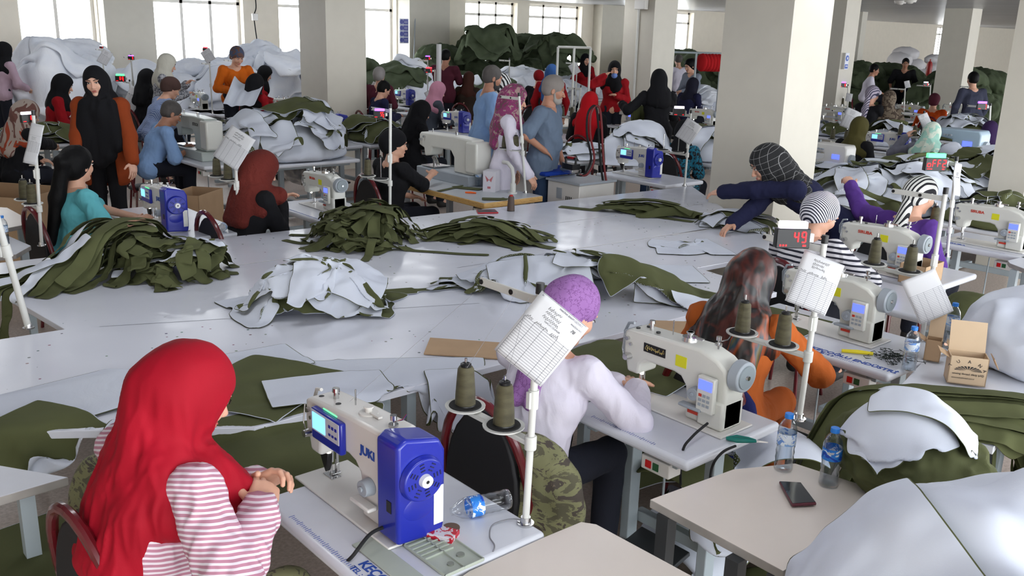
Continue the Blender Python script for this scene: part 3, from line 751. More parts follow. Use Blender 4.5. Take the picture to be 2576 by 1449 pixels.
# ------------------------------------------------------------------ sewing machines, tables, stands
SCRB = glow('screen_sky', (.45,.72,.95), 1.6); SCRV = glow('screen_violet', (.30,.36,1.0), 2.2)
REDG = glow('red_led', (1,.07,.10), 3.0); WHG = glow('lamp_white', (.95,.90,1.0), 2.2); VIOG = glow('lamp_violet', (.62,.38,1.0), 2.0); GRG = glow('lamp_green', (.35,.95,.55), 1.8); REDL = glow('lamp_red', (1,.25,.3), 1.6)
LEDW = glow('needle_led', (1,.98,.92), 8)
def prototype(o):
    return o
def machine(kind, label, loc, rz=0, sc=1.12, brand=None, group='lockstitch sewing machines', screen=True, sticker=None, near=True):
    """origin: centre of the bed on the table; operator at -x, needle end at +y"""
    key = (kind, near)
    loc = (loc[0], loc[1], loc[2]+.001)
    if key in PROTO:
        sc = sc if isinstance(sc, tuple) else (sc*.93, sc*.96, sc*.87)
        o = dup(PROTO[key], loc, rz, label, group, sc); return o
    sc = sc if isinstance(sc, tuple) else (sc*.93, sc*.96, sc*.87)
    r = empty('sewing_machine', label, 'sewing machine', loc, rz, group); r.scale = sc
    juki = kind == 'juki'
    b = MB(); b.box((0,0,.004), (.178,.476,.008)); b.build('bed_plate', MW, r, bevel=.003)
    poly = [(-.17,.008),(-.06,.008),(-.06,.10),(-.052,.140),(-.03,.163),(.0,.172),(.125,.165),(.147,.145),(.152,.100),(.205,.100),(.214,.14),(.228,.17),(.228,.250),(.214,.272),(.0,.292),(-.17,.300)]
    if kind != 'juki': poly = [(-.215,.008),(-.06,.008),(-.06,.09),(-.052,.130),(-.03,.158),(.0,.166),(.125,.165),(.147,.145),(.152,.100),(.205,.100),(.214,.14),(.226,.17),(.226,.255),(.21,.270),(.0,.280),(-.10,.285),(-.17,.262),(-.205,.235),(-.215,.20)]
    b = MB(); b.prism(poly, -.052, .052, 'x'); b.build('arm', MW if juki else MWG, r, bevel=.011, seg=3)
    b = MB(); b.prism([(.222,.13),(.236,.145),(.240,.20),(.236,.255),(.222,.265)], -.045, .045, 'x'); b.build('face_cover', MW if juki else MGREY, r, bevel=.006)
    b = MB(); b.cyl((0,.18,.105), (0,.18,.055), .0065, n=10); b.cyl((.018,.18,.11), (.018,.18,.045), .0055, n=8); b.cyl((0,.18,.055), (0,.18,.008), .0022, n=6)
    b.build('needle_bar', CHROME, r)
    b = MB(); b.box((.012,.18,.014), (.030,.022,.005)); b.box((.018,.18,.030), (.010,.012,.034)); b.build('presser_foot', CHROME, r, bevel=.002)
    b = MB(); b.box((0,.178,.0095), (.03,.05,.002)); b.build('needle_plate', CHROME, r)
    b = MB()
    b.cyl((-.052,.195,.165), (-.078,.195,.165), .014, .011, 14); b.cyl((-.052,.205,.235), (-.062,.205,.235), .008, n=10); b.cyl((-.052,.19,.215), (-.060,.19,.215), .006, n=10)
    b.tube([(-.056,.215,.145),(-.062,.222,.19),(-.058,.218,.25)], .0022, 6)
    b.build('thread_tension', CHROME, r)
    b = MB(); b.tube([(0,.236,.16),(0,.262,.19),(0,.266,.235),(0,.250,.272),(0,.225,.278)], .0055, 8); b.build('take_up_guard', MW if juki else MGREY, r)
    b = MB(); b.cyl((0,.145,.268), (0,.145,.300), .009, .007, 12); b.cyl((0,.145,.300), (0,.145,.312), .011, .010, 12); b.build('thread_post', CHROME, r); b = MB(); b.cyl((.01,.06,.278), (.01,.06,.335), .0022, n=6); b.build('thread_post', CHROME, r)
    b = MB(); b.cyl((0,-.135,.285), (0,-.135,.330), .0035, n=8); b.cyl((0,-.135,.300), (0,-.135,.306), .013, n=14); b.cyl((0,-.135,.318), (0,-.135,.332), .009, n=12)
    b.tube([(0,-.135,.312),(.012,-.16,.325),(.02,-.165,.34)], .002, 6)
    b.build('thread_post', CHROME, r)
    b = MB(); b.cyl((.0,-.02,.282), (0,-.02,.298), .028, .026, 20); b.cyl((0,-.02,.298), (0,-.02,.316), .010, n=14); b.cyl((0,-.02,.312), (0,-.02,.316), .014, n=14); b.box((.0,-.055,.300), (.012,.04,.006)); b.build('bobbin_winder', [MW if juki else CHROME], r)
    b = MB(); b.cyl((-.052,-.105,.12), (-.080,-.105,.12), .026, .023, 24); b.cyl((-.080,-.105,.12), (-.086,-.105,.12), .008, n=12); b.build('stitch_dial', MGREY, r, bevel=.002)
    b = MB(); b.box((-.072,-.10,.070), (.030,.09,.012)); b.build('reverse_lever', MW if juki else MGREY, r, bevel=.004)
    for k, (yy, zz) in enumerate(((.10,.286),(.075,.289),(.115,.284))):
        pass
    for a_, c_, q_ in ((-.02,.19,.270),(.02,.175,.272),(-.02,.10,.279)): b = MB(); b.cyl((a_,c_,q_), (a_,c_,q_+.005), .008, n=12); b.build('oil_cap', BLACK, r)
    if juki:
        b = MB(); b.prism([(-.070,.012),(.070,.0),(.078,.04),(.078,.255),(.060,.292),(-.045,.318),(-.070,.300)], -.252, -.158, 'y'); mc = b.build('motor_cover', BLUE, r, bevel=.010, seg=3)
        b = MB(); b.cyl((0,-.252,.195), (0,-.270,.195), .066, .060, 36); b.build('handwheel', BLUE, mc, bevel=.003)
        b = MB()
        for k in range(8):
            a = k*math.pi/4+.2
            for q in (-.012, 0, .012):
                u = V((math.cos(a), 0, math.sin(a))); t = V((-u.z, 0, u.x))
                b.box(V((0,-.2705,.195))+u*(.039+q*.8), (.013,.002,.003), R=Matrix((t, (0,1,0), u)).transposed())
        b.build('wheel_vents', plain('vent_dark', (.03,.05,.25), .5), mc)
        b = MB(); b.cyl((0,-.268,.195), (0,-.282,.195), .019, .017, 22); b.cyl((0,-.2825,.195), (0,-.2828,.195), .005, n=10, mi=1); b.build('wheel_hub', [plain('hub_white', (.88,.88,.9), .3), BLACK], mc)
        b = MB(); b.sph((-.005,-.249,.105), (.055,.006,.040), 24); b.build('cover_scoop', BLUE, mc)
        b = MB(); b.box((.056,-.2525,.095), (.030,.0015,.115)); b.build('warning_label', plain('label_print', (.85,.85,.83), .6, var=.25), mc)
        b = MB()
        for sg in ((-.07,-.235,.11),): b.box((-.0705,-.215,.115), (.002,.020,.034))
        b.build('power_socket', BLACK, mc)
        b = MB(); b.box((-.060,.088,.215), (.020,.155,.100)); pn = b.build('control_panel', BLUE, r, bevel=.006)
        b = MB(); b.box((-.0712,.088,.229), (.002,.143,.064)); b.build('panel_plate', plain('panel_grey', (.78,.79,.82), .4), pn)
        b = MB(); b.box((-.0728,.118,.229), (.002,.066,.052)); b.build('screen', SCRB, pn)
        b = MB()
        for k in range(3): b.box((-.0728,.062-.016*k,.240), (.002,.009,.009))
        for k in range(3): b.box((-.0728,.062-.016*k,.215), (.002,.009,.007))
        b.build('buttons', BLUE, pn)
        b = MB(); b.box((-.052,.09,.268), (.004,.07,.003)); b.build('status_light', GRG, pn)
        text('brand_lettering', 'JUKI', .036, INKB, r, frameM((-.0535,-.060,.205), (0,-1,0), (0,0,1)), bold=.0012)
        b = MB(); b.prism([(.20,.10),(.15,.10),(.155,.06),(.165,.035),(.18,.06)], -.030, -.012, 'x'); b.build('lamp_housing', BLACK, r, bevel=.003)
    else:
        b = MB(); b.cyl((0,-.215,.215), (0,-.252,.215), .058, .055, 32); hw = b.build('handwheel', MGREY, r, bevel=.004)
        b = MB(); b.cyl((0,-.252,.215), (0,-.256,.215), .044, .042, 28); b.cyl((0,-.256,.215), (0,-.262,.215), .010, .008, 14, 1); b.build('wheel_hub', [plain('wheel_face', (.52,.56,.58), .35), CHROME], hw)
        b = MB(); b.box((-.002,-.165,.062), (.118,.10,.106)); b.build('motor_box', MWG, r, bevel=.008)
        b = MB(); b.box((-.070,-.155,.135), (.022,.068,.135)); pn = b.build('control_panel', MWG, r, bevel=.005)
        b = MB(); b.box((-.082,-.155,.172), (.002,.052,.036)); b.build('screen', SCRV, pn)
        b = MB()
        for k in range(3):
            for j in range(3): b.box((-.082,-.138-.016*k,.132-.018*j), (.003,.011,.010), mi=1 if (k == 0 and j == 0) else 0)
        b.build('buttons', [MGREY, INKR], pn)
        b = MB(); b.box((-.053,-.03,.215), (.002,.045,.042)); b.build('warning_sticker', plain('sticker_yellow', (.85,.84,.12), .5), r)
        b = MB(); b.box((-.053,-.125,.040), (.001,.002,.002)); b.box((-.0622,-.10,.045), (.001,.042,.012)); b.build('model_plate', INKR, r)
        if kind == 'siruba': text('brand_lettering', 'SIRUBA', .026, INKR, r, frameM((-.0535,.125,.222), (0,-1,0), (0,0,1)), bold=.0006)
        else:
            b = MB(); b.box((-.053,.085,.222), (.002,.095,.034)); np_ = b.build('name_plate', BLACK, r); rr = random.Random(2); b = MB()
            for k in range(9): y = .124-.009*k; b.tube([(-.0545,y,.222+rr.uniform(-.010,.0)),(-.0545,y-.006,.222+rr.uniform(0,.012)),(-.0545,y-.010,.222+rr.uniform(-.012,.004)),(-.0545,y+.002,.222+rr.uniform(-.004,.008))], .0009, 4)
            b.build('gold_calligraphy', plain('gold_ink', (.78,.70,.42), .4), np_)
    b = MB(); b.cyl((-.02,.160,.104), (-.02,.160,.094), .007, n=10); b.build('needle_light', LEDW, r)
    PROTO[key] = r
    return r
PROTO = {}
RECTS = []
def sewtable(name, label, x0, y0, x1, y1, z=.76, group='sewing machine tables', brand=None, top=None, rule=True, motor=True, near=False, cat='sewing table'):
    RECTS.append((x0, y0, x1, y1)); cx, cy = (x0+x1)/2, (y0+y1)/2; r = empty(name, label, cat, (cx, cy, 0), 0, group); lx, ly = x1-x0, y1-y0
    b = MB(); b.box((0,0,z-.02), (lx,ly,.04)); b.build('tabletop', top or [plain('sewing_top_white', (.83,.84,.87), .25, var=.03)], r, bevel=.016, seg=4)
    for s in (1,-1):
        b = MB(); y = s*(ly/2-.10); b.box((0.02,y,z/2), (.06,.045,z-.1)); b.box((.0,y,.04), (lx*.95,.05,.04)); b.box((0,y,z-.055), (lx*.85,.05,.03)); b.build('leg', STEEL, r, bevel=.004)
    b = MB(); b.box((.08,0,.22), (.04,ly-.2,.05)); b.build('cross_bar', STEEL, r, bevel=.003)
    if motor:
        b = MB(); b.box((-lx/2+.06,-ly/2+.16,z-.085), (.07,.13,.055)); sb = b.build('switch_box', MW, r, bevel=.004)
        b = MB(); b.box((-lx/2+.0235,-ly/2+.19,z-.085), (.004,.026,.028)); b.build('red_button', plain('button_red', (.8,.08,.08), .4), sb)
        b = MB(); b.box((-lx/2+.0235,-ly/2+.155,z-.085), (.004,.026,.028)); b.build('green_button', plain('button_green', (.15,.35,.2), .4), sb)
        b = MB(); b.box((-.05,.05,.12), (.28,.26,.02), R=Matrix.Rotation(-.25, 3, 'Y')); b.build('pedal', DARKST, r, bevel=.004)
        b = MB(); b.cyl((-.02,0,.14), (-.02,0,z-.1), .005, n=8); b.build('pedal_rod', STEEL, r)
    if rule:
        b = MB(); n = int(ly*.55/.01)
        for k in range(n): b.box((-lx/2+.026, .12-k*.01+ly*.1, z+.0006), (.020 if k % 5 == 0 else .011, .0012, .0008))
        b.build('printed_rule', INKB, r)
    if brand:
        text('shop_lettering', brand[0], .044, INKB, r, frameM((-lx/2+.046,-.06+brand[2],z+.0008), (0,-1,0), (1,0,0)), bold=.001)
        if brand[1]: text('phone_lettering', brand[1], .026, INKB, r, frameM((-lx/2+.018,-.06+brand[2],z+.0008), (0,-1,0), (1,0,0)))
    return r
def seg7(b, ch, x, z, w, h, t, mi=0, y=0):
    S = {'0':'abcdef','1':'bc','2':'abged','3':'abgcd','4':'fgbc','5':'afgcd','6':'afgcde','7':'abc','8':'abcdefg','9':'abcdfg','F':'afge','o':'gcde','f':'afge'}
    P = {'a':(0,h/2,1),'g':(0,0,1),'d':(0,-h/2,1),'f':(-w/2,h/4,0),'b':(w/2,h/4,0),'e':(-w/2,-h/4,0),'c':(w/2,-h/4,0)}
    for c in S[ch]:
        dx, dz, hor = P[c]; b.box((x+dx, y, z+dz), (w*.86, .002, t) if hor else (t, .002, h*.44), mi)
def counter(label, pos, yaw, digits, lamp, size=.12, group='piece counter displays'):
    """small black display; front faces local -y"""
    r = empty('counter_display', label, 'display', pos, yaw, group); k = size/.12
    b = MB(); b.box((0,0,0), (.12*k,.035*k,.07*k)); b.build('housing', BLACK, r, bevel=.003)
    b = MB(); b.box((0,0,.046*k), (.10*k,.026*k,.026*k)); b.build('signal_lamp', lamp, r, bevel=.004)
    b = MB(); n = len(digits); 
    for i, c in enumerate(digits):
        w_ = .016*k if n < 4 else .019*k; x = (.036-(n-1-i)*w_*1.6)*k if n < 4 else (-.042+i*.028)*k
        seg7(b, c, x, .006*k, w_*.85, .036*k, .0045*k, y=-.0185*k)
    for i in range(3): b.box((-.045*k+i*.010*k,-.0185*k,-.024*k), (.005*k,.002,.006*k))
    b.box((.04*k,-.0185*k,-.024*k), (.012*k,.002,.006*k))
    b.build('digits', REDG, r)
    b = MB(); b.box((.068*k,.005,0), (.02*k,.014*k,.03*k)); b.build('bracket', CHROME, r)
    return r
def stand(label, base, top_h=.74, tray_h=.27, arm=True, tray=True, cones=('olive_thread',)*2, group='white thread stands', dirv=(0,1), lean=(0,0), thin=1.0, where='', traylen=.27, armlen=.26, conesc=1.0, cap=True):
    """pole with eyelet arm on top and a spool tray; arms run along dirv"""
    r = empty('thread_stand', label, 'thread stand', base, math.atan2(dirv[1], dirv[0])-math.pi/2, group); th = .011*thin
    L = V((lean[0], lean[1], 0)); P = lambda z: V((0,0,z))+L*z
    b = MB(); b.cyl(P(0), P(top_h), th, n=12); pole = b.build('pole', PALE, r)
    b = MB(); b.cyl((0,0,0), (0,0,.006), .026, n=18); b.cyl((0,0,.006), (0,0,.024), .017, .015, 16); b.build('base_nut', CHROME, r)
    if cap: b = MB(); b.cyl(P(top_h), P(top_h+.03), th*1.15, n=12); b.build('end_cap', BLACK, r)
    b = MB(); b.cyl(P(top_h*.52), P(top_h*.60), th*1.45, n=14); b.box(P(top_h*.56)+V((-th*1.6,0,0)), (.008,.014,.05)); b.build('joint_sleeve', PALE, r)
    if arm:
        b = MB(); q = P(top_h-.035); b.box(q+V((0,armlen/2,.012)), (.006,armlen,.026)); 
        ab = b.build('guide_arm', PALE, r, bevel=.002)
        b = MB()
        for y in (.45,.97): b.cyl(q+V((-.006,armlen*y,.012)), q+V((.006,armlen*y,.012)), .008, n=12)
        b.build('eyelet', BLACK, ab)
    out = []
    if tray:
        q = P(tray_h); n = len(cones)
        b = MB(); b.box(q+V((0,traylen/2,0)), (.030,traylen,.016)); b.cyl(q-V((0,0,.022)), q+V((0,0,.022)), .018, n=14); b.build('tray_arm', PALE, r, bevel=.003)
        rz = r.rotation_euler.z; Rz = Matrix.Rotation(rz, 3, 'Z')
        for i in range(n):
            y = traylen*(.36+.62*(i/(max(1, n-1)))) if n > 1 else traylen*.8; c = q+V((-.012,y,.012))
            b = MB(); b.lathe([(.0,.0),(.056,.0),(.063,.004),(.064,.009),(.058,.0085)], c, 28); d_ = b.build('spool_disc', PALE, r)
            b = MB(); b.cyl(c+V((0,0,.0085)), c+V((0,0,.012)), .052, .050, 26); b.build('spool_pad', RUB, r)
            b = MB(); b.cyl(c, c+V((0,0,.165)), .0042, n=8); b.build('spool_pin', CHROME, r)
            if cones[i]: out.append((V(base)+Rz @ (c+V((0,0,.012))), cones[i]))
    for i, (p, nm) in enumerate(out): cone('olive thread cone on the %s disc, %s' % ('outer' if i else 'inner', where or 'thread stand'), p, conesc, nm)
    return r, pole
CONEP = {}
def cone(label, p, sc=1.0, kind='olive_thread'):
    if kind not in CONEP:
        r = empty('thread_cone', label, 'thread cone', p, 0, 'thread cones on spool stands')
        b = MB(); b.lathe([(.027,.0),(.031,.004),(.030,.035),(.0265,.085),(.0245,.112),(.020,.120),(.012,.121)], n=24); b.build('wound_thread', THREAD if kind == 'olive_thread' else THREADB, r)
        b = MB(); b.lathe([(.016,.119),(.0165,.128),(.012,.131),(.006,.129)], n=18); b.build('cone_core', BLACK if kind == 'olive_thread' else plain('cone_red', (.7,.15,.12), .4), r)
        b = MB(); b.lathe([(.029,.0),(.032,-.001),(.031,.003)], n=20); b.build('cone_base', BLACK, r)
        CONEP[kind] = r; r.scale = (sc,)*3; return r
    o = dup(CONEP[kind], p, random.random()*3, label); o.scale = (sc,)*3; return o
def paper_mat():
    t = NT('record_form'); t.b.inputs['Roughness'].default_value = .55
    tc = t.n('TexCoord'); sx = t.n('SeparateXYZ'); t.l(tc.outputs['Object'], sx.inputs[0]); x, y = sx.outputs[0], sx.outputs[1]
    def line(src, per, th): return t.math('LESS_THAN', t.math('FRACT', t.math('DIVIDE', src, per)), th)
    rows = t.math('MULTIPLY', line(y, .0088, .14), t.math('LESS_THAN', y, .030))
    vert = None
    for vx in (-.092,-.052,-.016,.040,.072,.092):
        q = t.math('LESS_THAN', t.math('ABSOLUTE', t.math('SUBTRACT', x, vx)), .0006); vert = q if vert is None else t.math('MAXIMUM', vert, q)
    vert = t.math('MULTIPLY', vert, t.math('LESS_THAN', y, .030))
    edge = t.math('LESS_THAN', t.math('ABSOLUTE', t.math('SUBTRACT', y, .125)), .0007)
    m = t.math('MAXIMUM', t.math('MAXIMUM', rows, vert), edge); m = t.math('MULTIPLY', m, t.math('LESS_THAN', t.math('ABSOLUTE', x), .0925)); m = t.math('MULTIPLY', m, t.math('GREATER_THAN', y, -.128))
    t.l(t.ramp(m, [(0, lin((.78,.78,.79))), (1, lin((.30,.30,.34)))]), t.b.inputs['Base Color'])
    MATS['record_form'] = t.m; return t.m
FORM = paper_mat()
def paper(label, center, xdir, ydir, w=.20, h=.28, curl=.012, writing=1, seed=0, scale=1.0):
    """hanging record form; local x to the right, y up the sheet"""
    r = empty('record_sheet', label, 'paper form', (0,0,0), 0, 'maintenance record sheets on thread stands'); r.matrix_world = frameM(center, xdir, ydir) @ Matrix.Scale(scale, 4)
    n, m = 9, 13; X = np.linspace(-w/2, w/2, n); Y = np.linspace(-h/2, h/2, m); A, Bq = np.meshgrid(X, Y, indexing='ij')
    Z = lambda a, b: -curl*(a/(w/2))**2+curl*.7*math.sin(b*14+seed)
    v = np.stack([A, Bq, -curl*(A/(w/2))**2+curl*.7*np.sin(Bq*14+seed)], 2).reshape(-1, 3); idx = np.arange(n*m).reshape(n, m)
    f = np.stack([idx[:-1, :-1], idx[1:, :-1], idx[1:, 1:], idx[:-1, 1:]], 2).reshape(-1, 4)
    o = two_sided('sheet', v, f, [FORM, PAPER], thick=.0008, parent=r, sub=0)
    def on(b_, x, y): return V((x, y, Z(x, y)+.0012))
    rr = random.Random(seed); b = MB()
    def scrib(x0, y0, ln, hh):
        pts = []; k = int(ln/.0035)
        for i in range(k): pts.append(on(b, x0+i*.0035+rr.uniform(-.001,.001), y0+hh*(.5 if i % 2 else -.5)*rr.uniform(.3,1.2)))
        if len(pts) > 2: b.tube(pts, .0007, 4)
    if writing:
        for k in range(3): scrib(-.045, .098-k*.017, rr.uniform(.055,.08), .013)
        scrib(-.088, .034, .028, .012); scrib(-.05, .034, .055, .012); scrib(.012, .034, .032, .016)
        b.build('handwriting', INK, r)
    if writing == 2:
        def tx(s, size, x, y): 
            M = Matrix.Translation(on(None, x, y)); text('printed_text', s, size, plain('grey_print', (.3,.3,.33), .6), r, M, extrude=.0002)
        tx('MAKİNA BAKIM ÇETVELİ', .0085, -.015, .114); tx('MAKİNA NO', .0075, .045, .098); tx('Ana Kimya', .008, -.09, .128 if 0 else .115); tx('YAPILAN İŞLEMLER', .0075, -.03, .050)
        M = Matrix.Translation(on(None, .058, .078)); text('machine_number', '78', .016, INK, r, M, extrude=.0002, shear=.2)
    return r
def bottle(label, p, full=.8, h=.205, lying=None, capc=None, lab='light', cap=True, group=None):
    r = empty('water_bottle', label, 'water bottle', p, random.random()*6, group); k = h/.21
    if lying is not None: r.rotation_euler = (math.pi/2, 0, lying)
    prof = [(.026,.0),(.032,.004),(.0325,.012)]
    for i in range(9):
        z = .018+i*.0125; prof += [(.0325 if i % 2 == 0 else .0302, z)]
    prof += [(.0325,.132),(.0325,.150),(.029,.166),(.020,.182),(.013,.190),(.0125,.200)]
    b = MB(); b.lathe([(a*k, z*k) for a, z in prof], n=22); b.build('bottle_body', clearplastic('clear_plastic', (.96,.98,1), .32), r, smooth=60)
    if full:
        b = MB(); b.lathe([(.024*k,.003*k),(.030*k,.006*k),(.0295*k,(.006+.15*full)*k),(.0*k,(.006+.151*full)*k)], n=20); b.build('water', clearplastic('water_clear', (.86,.90,.93), .15), r, smooth=60)
    b = MB(); b.lathe([(.0331*k,.098*k),(.0331*k,.140*k)], n=24)
    b.f = b.f[:-2]; b.m = b.m[:-2]
    b.build('bottle_label', label_mat(lab), r, smooth=60)
    if cap: b = MB(); b.cyl((0,0,.193*k), (0,0,.210*k), .0155*k, .0148*k, 18); b.build('bottle_cap', plain('cap_blue', (.16,.50,.86), .4), r, bevel=.001)
    if lab == 'deep':
        M = frameM((-.0115*k,-.0335*k,.122*k), (1,0,0), (0,0,1)); 
    return r
def label_mat(k):
    n = 'water_label_'+k
    if n in MATS: return MATS[n]
    cols = {'light': [(.55,.72,.92),(.90,.94,.98),(.45,.62,.88),(.85,.35,.45)], 'deep': [(.10,.28,.72),(.16,.50,.85),(.92,.95,.98),(.12,.25,.35)]}[k]
    return blotch(n, cols, 22, .35, (1,1,1.2))
def chair(label, loc, rz, pad=None, group='maroon framed chairs', back_h=.92, cushion=None):
    r = empty('hoop_back_chair', label, 'chair', loc, rz, group); fr = plain('maroon_frame', (.36,.07,.10), .22, coat=.4, var=.05); pd = pad or plain('chair_black_pad', (.07,.07,.09), .6)
    b = MB(); b.sph((0,0,.44), (.20,.20,.035), 24); b.build('seat', pd, r)
    pts = []
    for i in range(15):
        a = math.pi*(i/14); pts.append((-.20-.05*math.sin(a), .20*math.cos(a), .60+.32*math.sin(a)*(back_h/.92)))
    pts = [(-.17,.19,.42)]+pts+[(-.17,-.19,.42)]
    b = MB(); b.tube(pts, .017, 10); b.build('back_frame', fr, r)
    b = MB(); q = [(-.19,.17,.50)]; n = 12
    prof = [(.17*math.cos(math.pi*i/n), .60+.28*math.sin(math.pi*i/n)*(back_h/.92)) for i in range(n+1)]+[(-.16,.50),(.16,.50)]
    b.prism(prof, -.235, -.205, 'x'); b.build('back_pad', pd, r, bevel=.01)
    for sx in (1,-1):
        for sy in (1,-1):
            b = MB(); b.tube([(.14*sx,.14*sy,.43),(.18*sx,.18*sy,.0)], .012, 8); b.build('leg', fr, r)
    return r
# ------------------------------------------------------------------ the room
def bx(name, x0, y0, z0, x1, y1, z1, mat, label=None):
    b = MB(); b.box(((x0+x1)/2, (y0+y1)/2, (z0+z1)/2), (x1-x0, y1-y0, z1-z0)); return struct(b.build(name, mat, smooth=0))
WALLM = plain('cream_wall_paint', (.90,.87,.81), .7, var=.02)
PILM = plain('pillar_paint', (.80,.78,.73), .55, var=.02)
def floor_mat():
    t = NT('speckled_floor'); t.b.inputs['Roughness'].default_value = .35
    n = t.noise(t.coords(), 60, 5); t.l(t.ramp(n, [(.35, lin((.68,.62,.57))), (.65, lin((.78,.72,.68)))]), t.b.inputs['Base Color']); return t.m
def ceil_mat():
    t = NT('ceiling_panels'); t.b.inputs['Roughness'].default_value = .3; t.b.inputs['Specular IOR Level'].default_value = .6
    v = t.coords(); sx = t.n('SeparateXYZ'); t.l(v, sx.inputs[0])
    n = t.noise(t.coords((1,.25,1)), 2.2, 3); t.l(t.ramp(n, [(.3, lin((.58,.59,.62))), (.7, lin((.68,.69,.72)))]), t.b.inputs['Base Color'])
    g = t.math('LESS_THAN', t.math('FRACT', t.math('DIVIDE', sx.outputs[0], .30)), .06)
    t.bump(t.math('ADD', t.math('MULTIPLY', t.noise(t.coords((1,.3,1)), 5, 3), .5), t.math('MULTIPLY', g, -.5)), .5, .02); return t.m
bx('floor', XW, YN, -.1, XE, YW+.6, 0, floor_mat())
bx('ceiling', XW, YN, CEIL, XE, YW+.6, CEIL+.15, ceil_mat())
bx('wall_left', XW-.2, YN, 0, XW, YW+.6, CEIL, WALLM)
bx('wall_right', XE, YN, 0, XE+.2, YW+.6, CEIL, WALLM)
for i_ in range(20):
    lx, ly = (1.5, 4.5, 7.5, 11.0)[i_//5], (1.0, 4.2, 7.4, 11.0, 14.5)[i_ % 5]; r_ = bpy.data.objects.new('trim_%d' % (20+i_), None); COL.objects.link(r_); r_.location = (lx, ly, CEIL); struct(r_)
    b = MB(); b.box((0,0,-.03), (1.26,.36,.06)); b.build('added_fill_housing', WALLM, r_, smooth=0)  # made-up housings for the added fill lights, out of view
def xwall(px, py=90):
    d = _r*((px-1288)/F_PX) - _u*((py-724.5)/F_PX) + _f; return d.x/d.y*YW
SILL, WTOP = 1.0, 2.88
wins = [(-420,-40),(52,250),(390,615),(703,997),(1170,1300),(1330,1462),(1560,1742)]
rng_x = [(xwall(a), xwall(b)) for a, b in wins]+[(26.5,28.4),(33.0,33.6),(40,42)]
b = MB(); prev = XW
for x0, x1 in rng_x+[(XE, XE)]:
    b.box(((prev+x0)/2, YW+.2, CEIL/2), (x0-prev, .4, CEIL)); 
    if x1 > x0: b.box(((x1+x0)/2, YW+.2, SILL/2), (x1-x0, .4, SILL)); b.box(((x1+x0)/2, YW+.2, (WTOP+CEIL)/2), (x1-x0, .4, CEIL-WTOP))
    prev = x1
struct(b.build('wall_back', WALLM, smooth=0))
FRM = plain('window_frame_white', (.86,.85,.83), .4); GLZ = clearplastic('window_glass', (1,1,1), .06)
for i, (x0, x1) in enumerate(rng_x):
    r = bpy.data.objects.new('window_%d' % (i+1), None); COL.objects.link(r); r.location = ((x0+x1)/2, YW+.22, 0); struct(r)
    w_ = x1-x0; b = MB(); zt = 2.56; n = 3 if w_ > 1.6 else 2
    for z in (SILL+.03, zt, WTOP-.03): b.box((0,0,z), (w_,.07,.06))
    for k in range(n+1): b.box((-w_/2+.03+k*(w_-.06)/n,0,(SILL+WTOP)/2), (.06,.07,WTOP-SILL))
    b.build('window_frame', FRM, r, smooth=0)
    b = MB(); b.box((0,0,(SILL+WTOP)/2), (w_-.02,.008,WTOP-SILL-.02)); b.build('window_pane', GLZ, r, smooth=0)
# free-standing pillars, solved from their silhouette edges
def pdir(px, py=None):
    if py is None: py = 90+.0297*(px-1288)
    d = _r*((px-1288)/F_PX) - _u*((py-724.5)/F_PX) + _f; return d.x, d.y
def pillar(name, l=None, m=None, r=None, w=.64, cx=None):
    mx, my = pdir(m); 
    if cx is None:
        if l is not None: lx, ly = pdir(l); cx = w/(ly/lx-my/mx)
        else: rx, ry = pdir(r); cy = w/(rx/ry-mx/my); cx = cy*mx/my
    cy = cx*my/mx; wy = w; wx = w
    if l is not None: lx, ly = pdir(l); wy = ly/lx*cx-cy
    if r is not None: rx, ry = pdir(r); wx = rx/ry*cy-cx
    o = bx(name, cx, cy, 0, cx+wx, cy+wy, CEIL, PILM); print(name, round(cx,2), round(cy,2), round(wx,2), round(wy,2)); return cx, cy, wx, wy
PB = pillar('trim_1', 1817, 1988, 2086, cx=6.62)
P2_ = pillar('trim_2', 753, 820, 920, cx=7.2)
P3_ = pillar('trim_3', 1567, 1642, 1699, cx=11.9)
P4_ = pillar('trim_4', 2060, 2118, 2153, cx=16.6)
P5_ = pillar('trim_5', 2363, 2432, 2456, cx=21.5)
P6_ = pillar('trim_6', 2544, None or 2640, None, cx=9.6)
P7_ = pillar('trim_7', None, 2160, 2173, w=.5, cx=24)
for i, (a, c, dp) in enumerate(((252,375,.35),(1000,1100,.5),(1490,1545,.35))):
    x0, x1 = xwall(a)+0, xwall(c); bx('trim_%d' % (8+i), x0, YW-dp, 0, x1, YW, CEIL, PILM)
# ------------------------------------------------------------------ big cutting table
BIG = [(650,588),(1740,468),(1990,640),(1831,660),(1755,674),(1955,735),(1019,978),(640,1076),(300,1082),(-160,1090),(-160,878),(163,828),(54,765),(20,742),(-230,770),(-260,690)]
BIGW = [G(x, y, .76) for x, y in BIG]
def slab(name, pts, z, t, mat, parent, bevel=.004):
    c = sum(pts, V())/len(pts); b = MB(); b.prism([(p.x-parent.location.x, p.y-parent.location.y) for p in pts], z-t, z, 'z'); return b.build(name, mat, parent, smooth=0, bevel=bevel)
bt = empty('cutting_table', 'large white cutting table strewn with olive strips across the middle of the hall', 'cutting table', (3.2,4.2,0))
slab('tabletop', BIGW, .76, .03, [LAM], bt, .003)
def seam(a, c, w_=.012, mat=None, nm='seam'):
    a, c = G(*a, .76), G(*c, .76); d = (c-a).normalized(); s = V((-d.y, d.x, 0))*w_/2; b = MB()
    b.add([p+V((0,0,.0012))-bt.location for p in (a-s, c-s, c+s, a+s)], [(0,1,2,3)]); return b.build(nm, mat or plain('seam_white', (.93,.93,.94), .3), bt, smooth=0)
